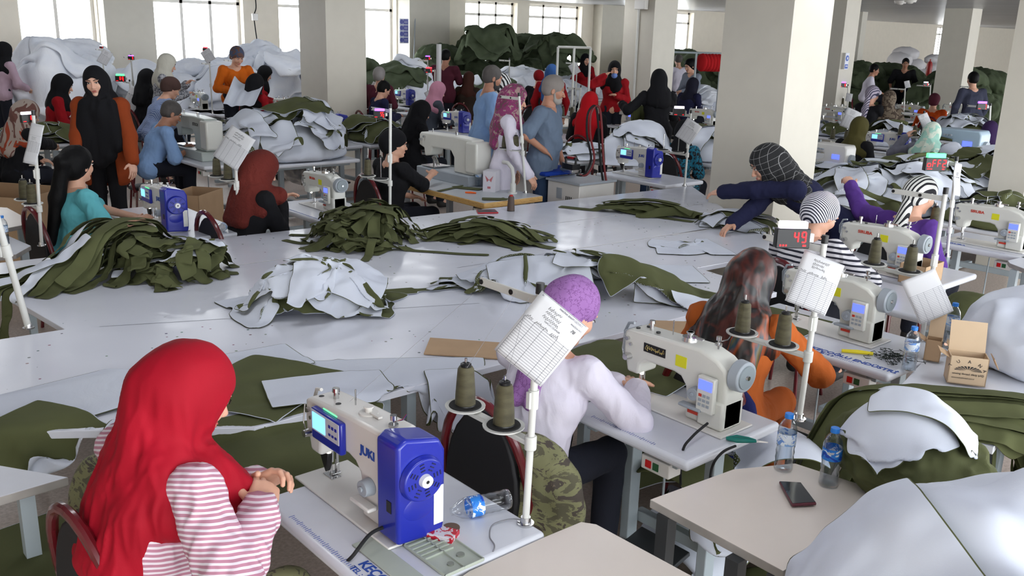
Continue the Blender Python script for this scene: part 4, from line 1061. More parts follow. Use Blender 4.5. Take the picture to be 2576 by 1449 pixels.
seam((560,672),(1768,513)); seam((1430,629),(1790,575), .016); seam((250,822),(1206,763), .004, plain('seam_grey', (.6,.6,.64), .5)); seam((1150,674),(1430,629), .004, MATS['seam_grey'])
seam((1690,592),(1785,576), .03)
bt_legs = [(980,985),(1045,972),(700,600),(1100,560),(1600,505),(1500,860),(1660,820),(60,860),(1745,690),(1930,735)]
for x, y in bt_legs:
    p = G(x, y, .76); b = MB(); b.box((p.x-3.2+0, p.y-4.2+.05, .365), (.045,.045,.73)); b.build('leg', STEEL, bt, smooth=0)
b = MB(); p = G(1040,985,.76); q = G(1650,830,.76)
b.tube([(p.x-3.2,p.y-4.2+.08,.35),(q.x-3.2,q.y-4.2+.08,.35)], .02, 6); b.build('rail', STEEL, bt)
# ------------------------------------------------------------------ sewing stations
def station(where, needle, bl, nr, kind='siruba', depth=.57, rz=0, sc=1.2, brand=None, group='sewing machine tables', z=.76, mach=True):
    """needle: pixel of the needle point on the table; bl: far-left table corner; nr: far-right (towards the camera) corner; pixels"""
    n = G(*needle, z); a = G(*bl, z); c = G(*nr, z); x1 = c.x; x0 = x1-depth; y1 = a.y; y0 = c.y
    sewtable('sewing_table', 'white sewing table '+where[0], x0, y0, x1, y1, z=z, brand=brand)
    if mach: machine(kind, where[1], (n.x-.005, n.y-.18*sc, z), rz, sc)
    return x0, y0, x1, y1
T1 = station(('with rounded edge beside the woman in the red scarf', 'white sewing machine with blue motor cover beside the woman in the red scarf'), (835,1198), (1030,1132), (1375,1338), 'juki', brand=('KEÇOĞLU', 'TEL : 0216 3', -.09))
T2 = station(('in front of the woman in the purple turban', 'cream sewing machine with black nameplate in front of the purple turban'), (1607,988), (1700,935), (1965,1062), 'plate', brand=None)
_c = G(2200,940); T3 = (G(2006,874).x, _c.y-.05, G(2006,874).x+.6, G(1960,760).y)
sewtable('sewing_table', 'white sewing table carrying a yellow cutter and a tangle of thread', *T3, brand=('KEÇOĞLU ENDÜSTRİ', 'TEL : 0216 3', 0))
nq = G(1995,806); machine('siruba', 'cream sewing machine between the orange blouse and the open thread carton', (nq.x, nq.y-.216, .76), 0, 1.2)
_c = G(2145,679); T4 = (_c.x, G(2300,720).y-.1, _c.x+.6, G(2110,640).y)
sewtable('sewing_table', 'white sewing table under the elbow of the woman in the striped shirt', *T4, brand=('SIRUBA', None, 0))
nq = G(2135,664); machine('siruba', 'cream sewing machine in front of the black and white striped shirt', (nq.x, nq.y-.21, .76), 0, 1.2)
_c = G(2406,618); T5 = (_c.x, G(2576,645).y-.05, _c.x+.6, G(2385,590).y)
sewtable('sewing_table', 'white sewing table to the right of the purple sweater', *T5, brand=('SIRUBA', None, .3))
nq = G(2415,604); machine('siruba', 'cream sewing machine at the right edge beside the purple sweater', (nq.x, nq.y-.21, .76), 0, 1.2)
# row beyond the cutting table
T7 = station(('of the woman in the turquoise t-shirt', 'white and blue sewing machine in front of the turquoise t-shirt'), (385,556), (300,525), (624,582), 'juki', sc=1.15)
_c = G(718,527); T8 = (_c.x, G(800,571).y+.04, _c.x+.58, G(704,508).y)
sewtable('sewing_table', 'white sewing table in front of the rust knitted scarf', *T8)
nq = G(785,512); machine('siruba', 'cream sewing machine in front of the rust knitted scarf', (nq.x, nq.y-.21, .76), 0, 1.15)
def extension(name, label, pts, z=.75, top=None, legs=(), t=.03, edge=None, cat='table'):
    w_ = [G(x, y, z) for x, y in pts]; c = sum(w_, V())/len(w_); r = empty(name, label, cat, (c.x, c.y, 0))
    o = slab('tabletop', w_, z, t, [top or CREAM, edge or LEDGE], r, .003)
    for p in o.data.polygons:
        if abs(p.normal.z) < .5: p.material_index = 1
    for x, y in legs:
        p = G(x, y, z); b = MB(); b.box((p.x-c.x, p.y-c.y, (z-t)/2), (.045,.045,z-t)); b.build('leg', DARKST if name != 'side_table' else STEEL, r, smooth=0)
    return r
extension('extension_table', 'cream laminate extension table with phone and two water bottles', [(1635,1256),(1970,1436),(2110,1360),(2300,1262),(2000,1165),(1845,1180)], legs=[(1680,1272),(1855,1380),(2240,1275),(1960,1420)])
extension('extension_table', 'cream laminate extension table at the bottom edge, scratched near its corner', [(1370,1350),(1462,1312),(1500,1318),(1800,1480),(1500,1640),(1090,1500),(1180,1436)], legs=[(1480,1350),(1700,1480)])
extension('side_table', 'white side table carrying the thread cartons and a stack of olive strips', [(2340,1072),(2500,1126),(2515,1105),(2900,960),(2640,850),(2325,905),(2250,985)], top=plain('bench_white', (.86,.87,.90), .4, var=.04), edge=WEDGE, legs=[(2470,1095),(2515,1092),(2540,905),(2800,960)])
extension('side_table', 'white table corner at the left edge below the green cloth', [(-60,1160),(172,1200),(-20,1256),(-200,1300)], z=.76, top=plain('bench_white', (.86,.87,.90), .4, var=.04), legs=[(60,1215)])
extension('side_table', 'cream table corner at the left edge above the water bottle', [(-120,530),(0,521),(18,522),(82,557),(80,562),(-120,600)], z=.76, legs=[(50,552)])
extension('side_table', 'white low table at the left edge holding a water bottle', [(-80,585),(10,588),(78,618),(40,640),(-120,660)], z=.70, top=plain('bench_white', (.86,.87,.90), .4, var=.04), legs=[(60,622)])
extension('side_table', 'white table corner at the right edge below the last machine', [(2535,655),(2540,662),(2800,760),(2900,700),(2600,640)], z=.76, top=plain('bench_white', (.86,.87,.90), .4, var=.04), legs=[(2555,668)])
def mstand(label, base, where, **kw): return stand(label, G(*base, .76), where=where, **kw)
# ------------------------------------------------------------------ people, front to back
RED = cloth('red_scarf', (.68,.02,.14), .3, 5, aniso=(1,1,.3), c2=(.56,.01,.10), rough=.75)
PINKST = striped('pink_striped_cotton', (.88,.84,.87), (.72,.50,.58), .0145, (0.25,.35,1), .55, .006)
PURP = None
def crackle():
    t = NT('purple_crackle_scarf'); t.b.inputs['Roughness'].default_value = .85
    vo = t.n('TexVoronoi', feature='DISTANCE_TO_EDGE'); vo.inputs['Scale'].default_value = 34
    n = t.n('TexNoise'); n.inputs['Scale'].default_value = 20
    mx = t.n('Mix', data_type='VECTOR'); mx.inputs[0].default_value = .03; t.l(t.coords(), mx.inputs[4]); t.l(n.outputs['Color'], mx.inputs[5]); t.l(mx.outputs[1], vo.inputs[0])
    t.l(t.ramp(vo.outputs[0], [(0.0, lin((.38,.20,.42))), (.045, lin((.58,.40,.64)))]), t.b.inputs['Base Color']); t.bump(t.noise(t.coords(), 14, 3), .4, .02); return t.m
PURP = crackle()
WSHIRT = cloth('white_shirt', (.88,.86,.91), .45, 7, c2=(.82,.80,.86)); BLK = cloth('black_cloth', (.085,.085,.10), .35, 8); BLKK = cloth('black_scarf', (.07,.07,.085), .4, 7, aniso=(1,1,.3))
NAVY = cloth('navy_jersey', (.13,.14,.26), .3, 7); MULTI = blotch('silk_multicolour', [(.07,.10,.12),(.04,.04,.05),(.05,.04,.05),(.30,.10,.06),(.06,.05,.05),(.16,.10,.06),(.62,.28,.10),(.10,.26,.32),(.36,.30,.10)], 5, .4, (1,1,.3), 3, sharp=False, dist=1.2, rot=(.3,.2,0))
ORNG = cloth('orange_blouse', (.74,.38,.16), .45, 8); ZEB = striped('zebra_cotton', (.90,.89,.92), (.12,.12,.20), .013, (.9,0,.6), .45, .004, chevron=2)
STRP = striped('breton_stripe', (.88,.87,.89), (.14,.14,.20), .030, (0.1,.0,1), .42, .004); ZEB2 = striped('wide_zebra', (.90,.90,.88), (.12,.12,.14), .026, (.35,1,.25), .42, .012, wscale=4)
PURPL = cloth('purple_jersey', (.38,.24,.58), .4, 7); PLAIDB = striped('black_plaid_scarf', (.07,.07,.08), (.09,.09,.10), .035, (0,1,0), .9, .004)
def plaid():
    t = NT('plaid_black'); t.b.inputs['Roughness'].default_value = .8; sx = t.n('SeparateXYZ'); t.l(t.coords(rot=(.3,.4,.2)), sx.inputs[0]); a = None
    for i in (1, 2):
        q = t.math('LESS_THAN', t.math('FRACT', t.math('DIVIDE', sx.outputs[i], .045)), .045); a = q if a is None else t.math('MAXIMUM', a, q)
    t.l(t.ramp(a, [(0, lin((.07,.07,.08))), (1, lin((.55,.55,.55)))]), t.b.inputs['Base Color']); t.bump(t.noise(t.coords((1,1,.3)), 8, 3), .4, .02); return t.m
PLAID = plaid()
CAMO = blotch('camouflage', [(.36,.35,.27),(.50,.50,.36),(.30,.27,.24),(.45,.40,.33)], 9, .8, (1,1,2.2), 8)
TEAL = cloth('turquoise_cotton', (.42,.76,.80), .35, 8); RUST = cloth('rust_knit', (.44,.18,.15), .6, 30, weave=True, c2=(.36,.13,.11), aniso=(1,1,1)); RUSTC = cloth('rust_cardigan', (.56,.24,.10), .3, 8)
LBLUE = cloth('light_blue_shirt', (.55,.68,.86), .4, 8); JEAN = cloth('blue_jeans', (.18,.25,.36), .3, 9); GBLUE = cloth('grey_blue_polo', (.42,.48,.56), .3, 10)
P = {}
P[1] = person('woman in bright red headscarf and pink striped shirt, seated at the front left', 478, 985, 1.2, yaw=8, lean=16, hyaw=-12, hpitch=26, top=PINKST, cmat=RED, drapeb=.27, drapef=.16, hands=[(640,1225,.88),(652,1290,.90)], sc=1.08, fr=(8,8,2.6), amp=.024, bottom=CAMO, hem=.14, curl=1.0, handn=[(-.3,-.6,-.6),(.1,.7,-.6)], elbow=[None, (-.35,-1.0,-.8)], eyesopen=True)
P[2] = person('woman in crackled purple turban and white shirt, sewing olive cloth', 1440, 785, 1.15, yaw=10, lean=20, hyaw=-10, hpitch=32, top=WSHIRT, cover='turban', cmat=PURP, tail=.16, hands=[(1545,965,.80),(1600,985,.80)], hem=.08, bottom=DKTROU, curl=.35, elbow=[None, (-.1,-.9,-.8)], bun=1.0)
P[3] = person('woman in shiny multicoloured headscarf and orange blouse, turned away', 1895, 700, 1.15, yaw=14, lean=16, hyaw=-5, hpitch=30, top=ORNG, cmat=MULTI, drapeb=.22, hands=[None, (2005,880,.80)], hem=.16, bottom=ORNG, elbow=[None, (-.1,-1,-.7)])
P[4] = person('woman in zebra striped bonnet and striped long-sleeved shirt', 2068, 540, 1.14, yaw=5, lean=14, hyaw=-20, hpitch=30, top=STRP, cover='turban', cmat=ZEB, hands=[None, (2175,680,.80)], hem=.10, elbow=[None, (-.2,-1,-.6)], bun=1.15)
P[5] = person('woman in navy sweater and plaid black scarf, leaning over the cutting table', 1928, 412, 1.28, yaw=140, lean=60, pose='stand', hyaw=0, hpitch=28, top=NAVY, cmat=PLAID, hands=[(1800,483,1.02),(1835,570,.82)], hem=.12, bottom=NAVY, curl=.45, drapeb=.10, elbow=[(.3,.3,.2),(.0,-.2,-.9)], spine=.2, sc=1.12)
P[6] = person('woman in purple sweater and wide striped turban, raising her left arm', 2318, 492, 1.16, yaw=-15, lean=10, hyaw=0, hpitch=20, top=PURPL, cover='turban', cmat=ZEB2, tail=.22, hands=[(2140,470,1.12),None], hem=.1, curl=1.1, bun=1.1, elbow=[(-.2,.5,-.7),None])
P[7] = person('woman with long black ponytail and turquoise t-shirt at her machine', 197, 415, 1.18, yaw=8, lean=8, hyaw=18, hpitch=4, top=TEAL, sleeve=.42, cover='pony', cmat=HAIRB, hands=[(345,548,.80),(350,555,.80)], hem=.08, bottom=CAMO, curl=1.0, skinc=0, elbow=[None,(-.3,-.7,-.9)])
P[8] = person('woman in rust knitted headscarf and black top, looking down at her hands', 662, 425, 1.18, yaw=5, lean=14, hyaw=-5, hpitch=28, top=BLK, cmat=RUST, drapeb=.20, drapef=.05, hands=[(702,505,.90),(708,515,.90)], hem=.1, amp=.008)
P[9] = person('woman in black turban and black t-shirt, hand on the buttonhole machine', 995, 362, 1.17, yaw=4, lean=4, hyaw=-18, hpitch=8, top=BLK, sleeve=.5, cover='turban', cmat=BLKK, hands=[None,(1085,440,.86)], hem=.1, curl=.3, glasses=True, elbow=[None,(-.2,-.6,-.9)], bun=1.1)
P[10] = person('standing woman in black headscarf and rust cardigan facing the camera', 240, 205, 1.66, yaw=-122, lean=2, pose='stand', hyaw=0, hpitch=8, hroll=6, top=BLK, cmat=BLKK, sleeve=0, coat=dict(mat=RUSTC, hem=.20, wide=.012, open=.10), drapeb=.1, drapef=.50, skinc=3, shoulders=.165, hands=[(342,450,.86),(196,440,.90)], curl=.5, detail=.0038, bottom=BLK, fr=(12,12,2.5), amp=.02)
P[11] = person('grey haired man in light blue shirt, seated and holding a part at the large machine', 432, 285, 1.22, yaw=-8, lean=24, hyaw=0, hpitch=28, male=True, top=LBLUE, sleeve=.55, cover='short', cmat=HAIRG, skinc=2, hands=[(.40,.05,.20,'l'),(.40,-.07,.17,'l')], hem=.1, curl=.9)
P[12] = person('woman in brown turban and blue pinstriped shirt, bent behind the blue shirted man', 432, 222, 1.36, yaw=0, lean=28, hyaw=0, hpitch=30, top=striped('blue_pinstripe', (.62,.68,.80), (.38,.46,.64), .012, (1,.4,.2), .5, .004), cover='turban', cmat=cloth('brown_scarf', (.30,.22,.20), .5), hem=.1)
P[13] = person('woman in white headscarf and speckled blouse by the window machines', 422, 160, 1.62, yaw=-20, lean=8, pose='stand', hpitch=24, top=blotch('speckled_blouse', [(.30,.32,.36),(.72,.72,.74),(.25,.27,.30)], 60), cmat=cloth('ivory_scarf', (.80,.79,.74), .5), hands=[(.36,.1,.34,'l'),(.34,-.08,.22,'l')])
P[14] = person('seated woman with black headscarf beside the white scarf', 372, 195, 1.35, yaw=20, top=BLK, cmat=BLKK, drapeb=.2)
P[15] = person('seated woman with black headscarf and red sweater behind the rust cardigan', 160, 213, 1.38, yaw=-15, hpitch=22, top=cloth('red_sweater', (.60,.06,.10), .3), cmat=BLKK, hem=.1)
P[16] = person('standing woman in pale pink sweater and black headscarf at the left edge', 12, 128, 1.68, yaw=20, pose='stand', lean=10, top=cloth('pink_sweater', (.74,.64,.70), .4), cmat=BLKK, hem=.12, hands=[(.30,.10,.10,'l'),(.32,-.14,.08,'l')])
P[17] = person('woman in orange sweater and mottled turban reaching over white bags', 597, 142, 1.72, yaw=-100, lean=14, pose='stand', hyaw=10, hpitch=28, top=cloth('orange_sweater', (.82,.40,.08), .3), cover='turban', cmat=blotch('mottled_turban', [(.40,.28,.24),(.25,.30,.40),(.55,.42,.30)], 16), hands=[(.38,.22,.22,'l'),(.34,-.16,.14,'l')], hem=.12)
P[18] = person('woman in long black headscarf and red top, seen from behind', 645, 210, 1.38, yaw=20, hpitch=15, top=MATS['red_sweater'], cmat=BLKK, drapeb=.42)
P[19] = person('person in red sweater with dark headscarf beside the grey pillar', 668, 185, 1.36, yaw=-30, hpitch=30, top=MATS['red_sweater'], cmat=BLKK)
P[20] = person('seated woman in patterned rust and cream scarf at the left edge', 70, 285, 1.26, yaw=10, lean=18, hpitch=22, top=BLK, cmat=blotch('patterned_scarf', [(.42,.27,.24),(.66,.60,.56),(.62,.24,.12),(.25,.24,.28)], 6, .8, (1,1,.6), 2), drapeb=.22, hands=[None,(150,372,.86)], hem=.12)
P[21] = person('woman in grey knitted turban and maroon top at the back', 955, 190, 1.42, yaw=40, top=cloth('maroon_top', (.34,.14,.20), .3), cover='turban', cmat=cloth('grey_knit', (.60,.58,.58), .4), bun=1.2)
P[22] = person('dark haired seated person in navy behind the hanging form', 966, 225, 1.24, yaw=-5, hpitch=25, top=NAVY, cover='short', cmat=HAIRB, hands=[(.38,.08,.20,'l'),(.38,-.08,.20,'l')])
P[23] = person('standing man in maroon t-shirt, seen from behind', 1122, 143, 1.7, yaw=30, pose='stand', lean=2, male=True, top=MATS['maroon_top'], sleeve=.45, cover='short', cmat=HAIRB, skinc=2, hands=[(.38,.08,.24,'l'),(.36,-.12,.22,'l')], hem=.14)
P[24] = person('seated woman in brown headscarf beside the maroon t-shirt', 1180, 198, 1.33, yaw=30, top=cloth('brown_top', (.22,.17,.14), .4), cmat=cloth('brown_scarf2', (.28,.16,.13), .4))
P[25] = person('seated woman in pink headscarf and grey sleeves', 1103, 228, 1.3, yaw=-12, hpitch=24, top=cloth('dark_grey_jersey', (.25,.27,.31), .3), cmat=cloth('pink_scarf', (.72,.50,.58), .4), hands=[(.42,.08,.18,'l'),(.42,-.08,.18,'l')])
P[26] = person('seated woman in sequinned black headscarf and black dress', 1062, 280, 1.2, yaw=-8, lean=14, hpitch=26, top=BLK, cmat=BLKK, drapeb=.18, hands=[(.42,.08,.18,'l'),(.42,-.08,.18,'l')], hem=.15)
P[27] = person('standing bearded man in light blue shirt, seen from behind', 1240, 196, 1.68, yaw=-25, pose='stand', lean=6, hpitch=14, male=True, top=LBLUE, cover='short', cmat=HAIRG, skinc=2, beard=plain('dark_beard', (.20,.19,.19), .8), hem=.26, bottom=DKTROU)
P[28] = person('person in black and white zigzag scarf beside the floral scarf', 1262, 214, 1.6, yaw=-30, pose='stand', top=BLK, cmat=striped('zigzag', (.82,.82,.82), (.08,.08,.08), .05, (1,0,.6), .5, .03, chevron=2))
P[29] = person('standing woman in magenta floral headscarf, white blouse and printed apron', 1296, 248, 1.58, yaw=-40, pose='stand', lean=4, hpitch=18, top=WSHIRT, cmat=blotch('floral_scarf', [(.62,.52,.50),(.52,.18,.38),(.40,.26,.30),(.70,.62,.60)], 16, .8), drapeb=.25, hem=.30, hands=[None,(1330,440,.92)], bottom=blotch('printed_apron', [(.45,.45,.50),(.80,.79,.80),(.60,.58,.62)], 30))
P[30] = person('standing grey bearded man in grey blue polo with hand on hip', 1394, 226, 1.66, yaw=-62, pose='stand', lean=3, hyaw=20, hpitch=14, male=True, top=GBLUE, sleeve=.42, cover='short', cmat=plain('short_grey_hair', (.52,.49,.47), .8, bump=.5, bscale=90), skinc=2, beard=BEARDG, hem=.16, bottom=JEAN, hands=[None,(.06,-.215,.10,'l')], elbow=[None,(-.5,-.9,.1)], curl=.25, belly=.004)
P[31] = person('seated person in red cap and black jacket', 1356, 196, 1.38, yaw=30, top=BLK, cover='cap', cmat=cloth('red_cap', (.55,.07,.10), .3))
P[32] = person('woman in blue headscarf and red top beyond the red cap', 1388, 182, 1.55, yaw=40, pose='stand', top=MATS['red_sweater'], cmat=cloth('blue_scarf', (.22,.38,.62), .4), drapeb=.25)
P[33] = person('seated woman in bright red headscarf and black coat at the middle', 1486, 256, 1.32, yaw=25, hpitch=12, top=BLK, cmat=cloth('bright_red_scarf', (.72,.05,.10), .4), drapeb=.28, hem=.2)
P[34] = person('woman in black headscarf standing before the olive bags', 1473, 150, 1.62, yaw=-110, pose='stand', top=MATS['red_sweater'], cmat=BLKK)
P[35] = person('standing woman in red sweater with a blue mask under her chin', 1546, 174, 1.64, yaw=-135, pose='stand', top=MATS['red_sweater'], cmat=BLKK, mask=plain('blue_mask', (.40,.52,.78), .6), hands=[(.30,.05,.22,'l'),(.28,-.16,.52,'l')], elbow=[None,(-.2,-.7,-.6)])
P[36] = person('standing woman in black headscarf and long black coat, seen from behind', 1657, 200, 1.64, yaw=50, pose='stand', lean=2, top=BLK, cmat=BLKK, drapeb=.12, hem=.34, bottom=JEAN, hands=[(.22,.42,.30,'l'),(.30,-.1,.25,'l')], elbow=[(-.1,.7,-.6),None])
P[37] = person('distant person in white shirt by the clothes rack', 1706, 152, 1.62, yaw=60, pose='stand', top=WSHIRT, cover='cap', cmat=HAIRG)
P[38] = person('distant woman with dark ponytail and grey shirt', 1735, 166, 1.62, yaw=170, pose='stand', hpitch=20, top=cloth('grey_shirt', (.55,.58,.64), .3), cover='pony', cmat=HAIRB, hands=[(.34,.06,.14,'l'),(.34,-.06,.12,'l')])
P[39] = person('woman in dark scarf bent behind white bags by the bright pillar', 1744, 214, 1.35, yaw=0, lean=25, top=NAVY, cmat=cloth('navy_scarf', (.12,.12,.18), .4))
P[40] = person('seated person in black dress with turquoise flowers behind a hanging form', 1722, 330, 1.12, yaw=10, lean=10, top=blotch('flower_dress', [(.07,.08,.10),(.10,.42,.52),(.08,.09,.12),(.35,.62,.68)], 16), cmat=MATS and BLKK, hem=.25)
P[41] = person('woman in striped lilac turban and black shirt among the right hand machines', 2196, 238, 1.38, yaw=-5, lean=6, hpitch=16, top=BLK, sleeve=.75, cover='turban', cmat=striped('lilac_stripe', (.70,.66,.72), (.20,.20,.30), .03, (.3,1,.5), .4, .01), tail=.2, hands=[(.40,.06,.34,'l'),(.40,-.06,.30,'l')])
P[42] = person('person in mottled brown scarf beside the striped lilac turban', 2237, 248, 1.33, yaw=30, top=blotch('brown_mottle', [(.25,.20,.16),(.45,.40,.34),(.18,.15,.13)], 14), cmat=blotch('brown_mottle2', [(.25,.20,.16),(.45,.40,.34),(.18,.15,.13)], 14))
P[43] = person('seated person in maroon cap and orange sweater at the far right', 2350, 254, 1.18, yaw=20, top=cloth('bright_orange', (.80,.30,.07), .3), cover='turban', cmat=MATS['maroon_top'])
P[44] = person('seated woman in olive headscarf looking left to right behind the hanging form', 2163, 322, 1.20, yaw=-5, hpitch=16, top=BLK, cmat=cloth('olive_scarf', (.30,.28,.14), .4))
P[45] = person('woman bent in grey checked jacket and pale green patterned scarf', 2345, 335, 1.12, yaw=15, lean=30, hpitch=30, top=cloth('grey_check', (.45,.45,.50), .4), cmat=blotch('mint_scarf', [(.62,.80,.74),(.82,.86,.80),(.50,.72,.68)], 9), drapeb=.2, hands=[(.32,.30,.46,'l'),None])
P[46] = person('person in bright green jacket at the right edge', 2490, 330, 1.12, yaw=20, lean=30, top=cloth('green_jacket', (.10,.55,.30), .3), cmat=cloth('dark_purple_scarf', (.2,.12,.28), .4))
P[47] = person('distant standing man in black t-shirt before the white sacks', 2278, 160, 1.68, yaw=-150, pose='stand', male=True, top=BLK, sleeve=.45, cover='short', cmat=HAIRB, skinc=2)
P[48] = person('distant seated man in white shirt by the narrow window', 2200, 176, 1.55, yaw=-60, male=True, top=WSHIRT, cover='short', cmat=HAIRB, skinc=2)
P[49] = person('distant person in dark grey shirt in the shaded corner', 2447, 200, 1.6, yaw=50, pose='stand', top=cloth('slate_shirt', (.24,.25,.32), .3), cover='short', cmat=HAIRB)
# ------------------------------------------------------------------ cloth on the cutting table and near tables
GT = Ground(-1.2, .4, 9.2, 7.6, .02, 0.0); GT.poly([(p.x, p.y) for p in BIGW], .76)
for T in (T1, T2, T3, T4, T5, T7, T8): GT.rect(T[0], T[1], T[2], T[3], .76)
def gp(px, py, z=.78): p = G(px, py, z); return p.x, p.y
OW = [OLIVE, WFAB]; WO = [WFAB, OLIVE]; WW = [WFAB, WFAB]; OO = [OLIVE, OLIVE]
def pile(px, py, rx, ry, hz, n, ln, wd, label, group, seed, rot=0, spread=.8, mats=OO, crump=.45, wild=.05, gr=GT, rots=None, mixw=0, name='olive_fabric_strip', z=.80):
    x, y = gp(px, py, z); r = random.Random(seed); c, s = math.cos(rot), math.sin(rot)
    if hz: gr.mound(x, y, rx*.7, ry*.7, hz*.45, rot, z0=gr.at(x, y), rough=.1)
    for i in range(n):
        a = r.uniform(0, 6.28); q = math.sqrt(r.random())*spread; u, v = rx*q*math.cos(a), ry*q*math.sin(a)
        rr = rot+(r.uniform(-.35, .35) if rots == 'along' else r.uniform(0, 3.14))
        m = mats
        if mixw and r.random() < mixw: m = WO
        strip(gr, label, x+u*c-v*s, y+u*s+v*c, ln*r.uniform(.6, 1.1), wd*r.uniform(.75, 1.2), rr, seed*100+i, group, m, wild=wild, crump=crump*r.uniform(.8, 1.25), lift=.04+.10*r.random(), name=name)
# strips
pile(430, 672, .34, .30, .20, 58, .55, .085, 'olive strip in the tall tangle on the left end of the cutting table', 'olive strips, left tangle', 3, mixw=.12, crump=.42)
pile(170, 690, .55, .22, .08, 26, 1.0, .09, 'long olive strip lying flat in layers left of the tall tangle', 'olive strips, left layers', 4, rot=math.radians(15), rots='along', mixw=.16, crump=.85, wild=.045)
pile(900, 590, .42, .38, .22, 60, .75, .075, 'olive strip in the rounded heap at the middle of the cutting table', 'olive strips, middle heap', 5, crump=.5, mats=[OLIVE, OLIVE])
pile(1215, 588, .45, .22, .10, 34, .70, .075, 'olive strip in the loose trail right of the middle heap', 'olive strips, right trail', 6, rot=math.radians(-52), rots='along', crump=.7, wild=.04)
pile(1610, 525, .50, .15, .05, 16, .85, .085, 'olive strip in the flat bundle at the far end of the cutting table', 'olive strips, far bundle', 7, rot=math.radians(-60), rots='along', crump=.92, wild=.02)
for i, (x, y, ln, ro, lb) in enumerate(((1105,628,.75,-.25,'single olive strip trailing right from the middle heap'),(1340,575,.5,-.9,'bent olive strip beyond the loose trail'),(925,640,.3,1.3,'short olive strip hanging forward from the middle heap'))):
    a, c = gp(x, y); strip(GT, lb, a, c, ln, .06, ro-.6, 700+i, None, OO, crump=.85)
a, c = gp(1080, 728, .765); tri = sheet(GT, 'flat tapering olive offcut between the two white piles', a, c, .52, .13, up='o', rot=-.35, crumple=1, lift=.01, wild=.005, seed=71, iters=30, shape=lambda u, v: np.abs(v) < .12+.38*(.5-u))
# white garment pile left of centre
x, y = gp(790, 760); GT.mound(x, y, .30, .24, .15, 0, rough=.3)
for i, (dx, dy, sx, sy, ro, up) in enumerate(((0,0,1.0,.6,.2,'o'),(-.17,.08,.65,.6,.5,'w'),(.17,-.10,.75,.5,-.1,'o'),(.04,-.02,.85,.7,.1,'w'),(-.20,.04,.55,.6,1.2,'w'),(.22,-.08,.25,.55,1.0,'o'),(.06,-.12,.75,.6,.0,'w'))):
    sheet(GT, 'piece in the crumpled white and olive garment pile left of the centre', x+dx, y+dy, sx, sy, up=up, rot=ro-.6, crumple=.62, lift=.12, wild=.085, seed=80+i, group='white garment pile pieces', cell=.022, iters=60)
# white/olive pile behind the purple turban
x, y = gp(1440, 722); GT.mound(x, y, .55, .24, .13, -.75, rough=.4)
for i in range(13):
    r = random.Random(i+5); t = (i % 7-3)/3
    c_, s_ = math.cos(-.78), math.sin(-.78); u, v = t*.52, r.uniform(-.14, .14)
    sheet(GT, 'piece in the long white and olive pile behind the purple turban', x+u*c_-v*s_, y+u*s_+v*c_, r.uniform(.5,.8), r.uniform(.28,.42), up='w' if i % 5 else 'o', rot=-.78+r.uniform(-.3,.3), crumple=(.7,.45), lift=.14, wild=.08, seed=100+i, group='long white and olive pile pieces', cell=.024, iters=60)
for i, (px, py, sx, sy, ro, up, lb) in enumerate(((1680,745,.85,.30,-.62,'o','broad olive piece folded over the long pile'),(1590,685,.95,.42,-.55,'w','broad white piece with a rolled edge on the long pile'),(1800,775,.55,.5,-.7,'w','white piece at the right end of the long pile'),
        (1730,615,.62,.50,-.6,'w','flat folded white piece by the multicoloured headscarf'))):
    a, c = gp(px, py); sheet(GT, lb, a, c, sx, sy, up=up, rot=ro, crumple=(.85,.72), lift=.12, wild=.07, seed=140+i, cell=.027, iters=60)
x, y = gp(1870, 562); GT.mound(x, y, .34, .17, .07, -.7)
for i in range(8):
    sheet(GT, 'grey white piece in the fanned stack under the navy sleeve', x+random.uniform(-.16,.2), y+random.uniform(-.16,.12), .55, .16, up='w' if i % 3 else 'o', rot=-.9+random.uniform(-.35,.35), crumple=(.8,.4), lift=.10, wild=.05, seed=160+i, group='fanned stack under the navy sleeve', cell=.03)
# white lengths along the front edge
for i, (px, py, sx, sy, ro, up, cr, lb) in enumerate(((900,935,1.15,.40,-.55,'w',.93,'long white length folded along the front edge of the cutting table'),(1160,945,.50,.34,-.5,'w',.9,'end of the white length near the thread cones'),
        (330,965,1.5,.34,-.02,'w',.96,'white length along the front left edge of the cutting table'),(130,1010,.75,.45,.1,'w',.92,'white sheet at the left edge with a turned corner'))):
    a, c = gp(px, py); sheet(GT, lb, a, c, sx, sy, up=up, rot=ro, crumple=(cr,.78), lift=.10, wild=.06, seed=180+i, cell=.03, iters=60)
a, c = gp(85, 1075); sheet(GT, 'olive piece over the white sheet at the left edge', a, c, .42, .40, up='o', rot=.5, crumple=.95, lift=.07, wild=.012, seed=190)
a, c = gp(240, 1080); sheet(GT, 'rolled white strip beside the olive piece at the left edge', a, c, .50, .17, up='w', rot=.25, crumple=(.95,.5), lift=.1, wild=.02, seed=191)
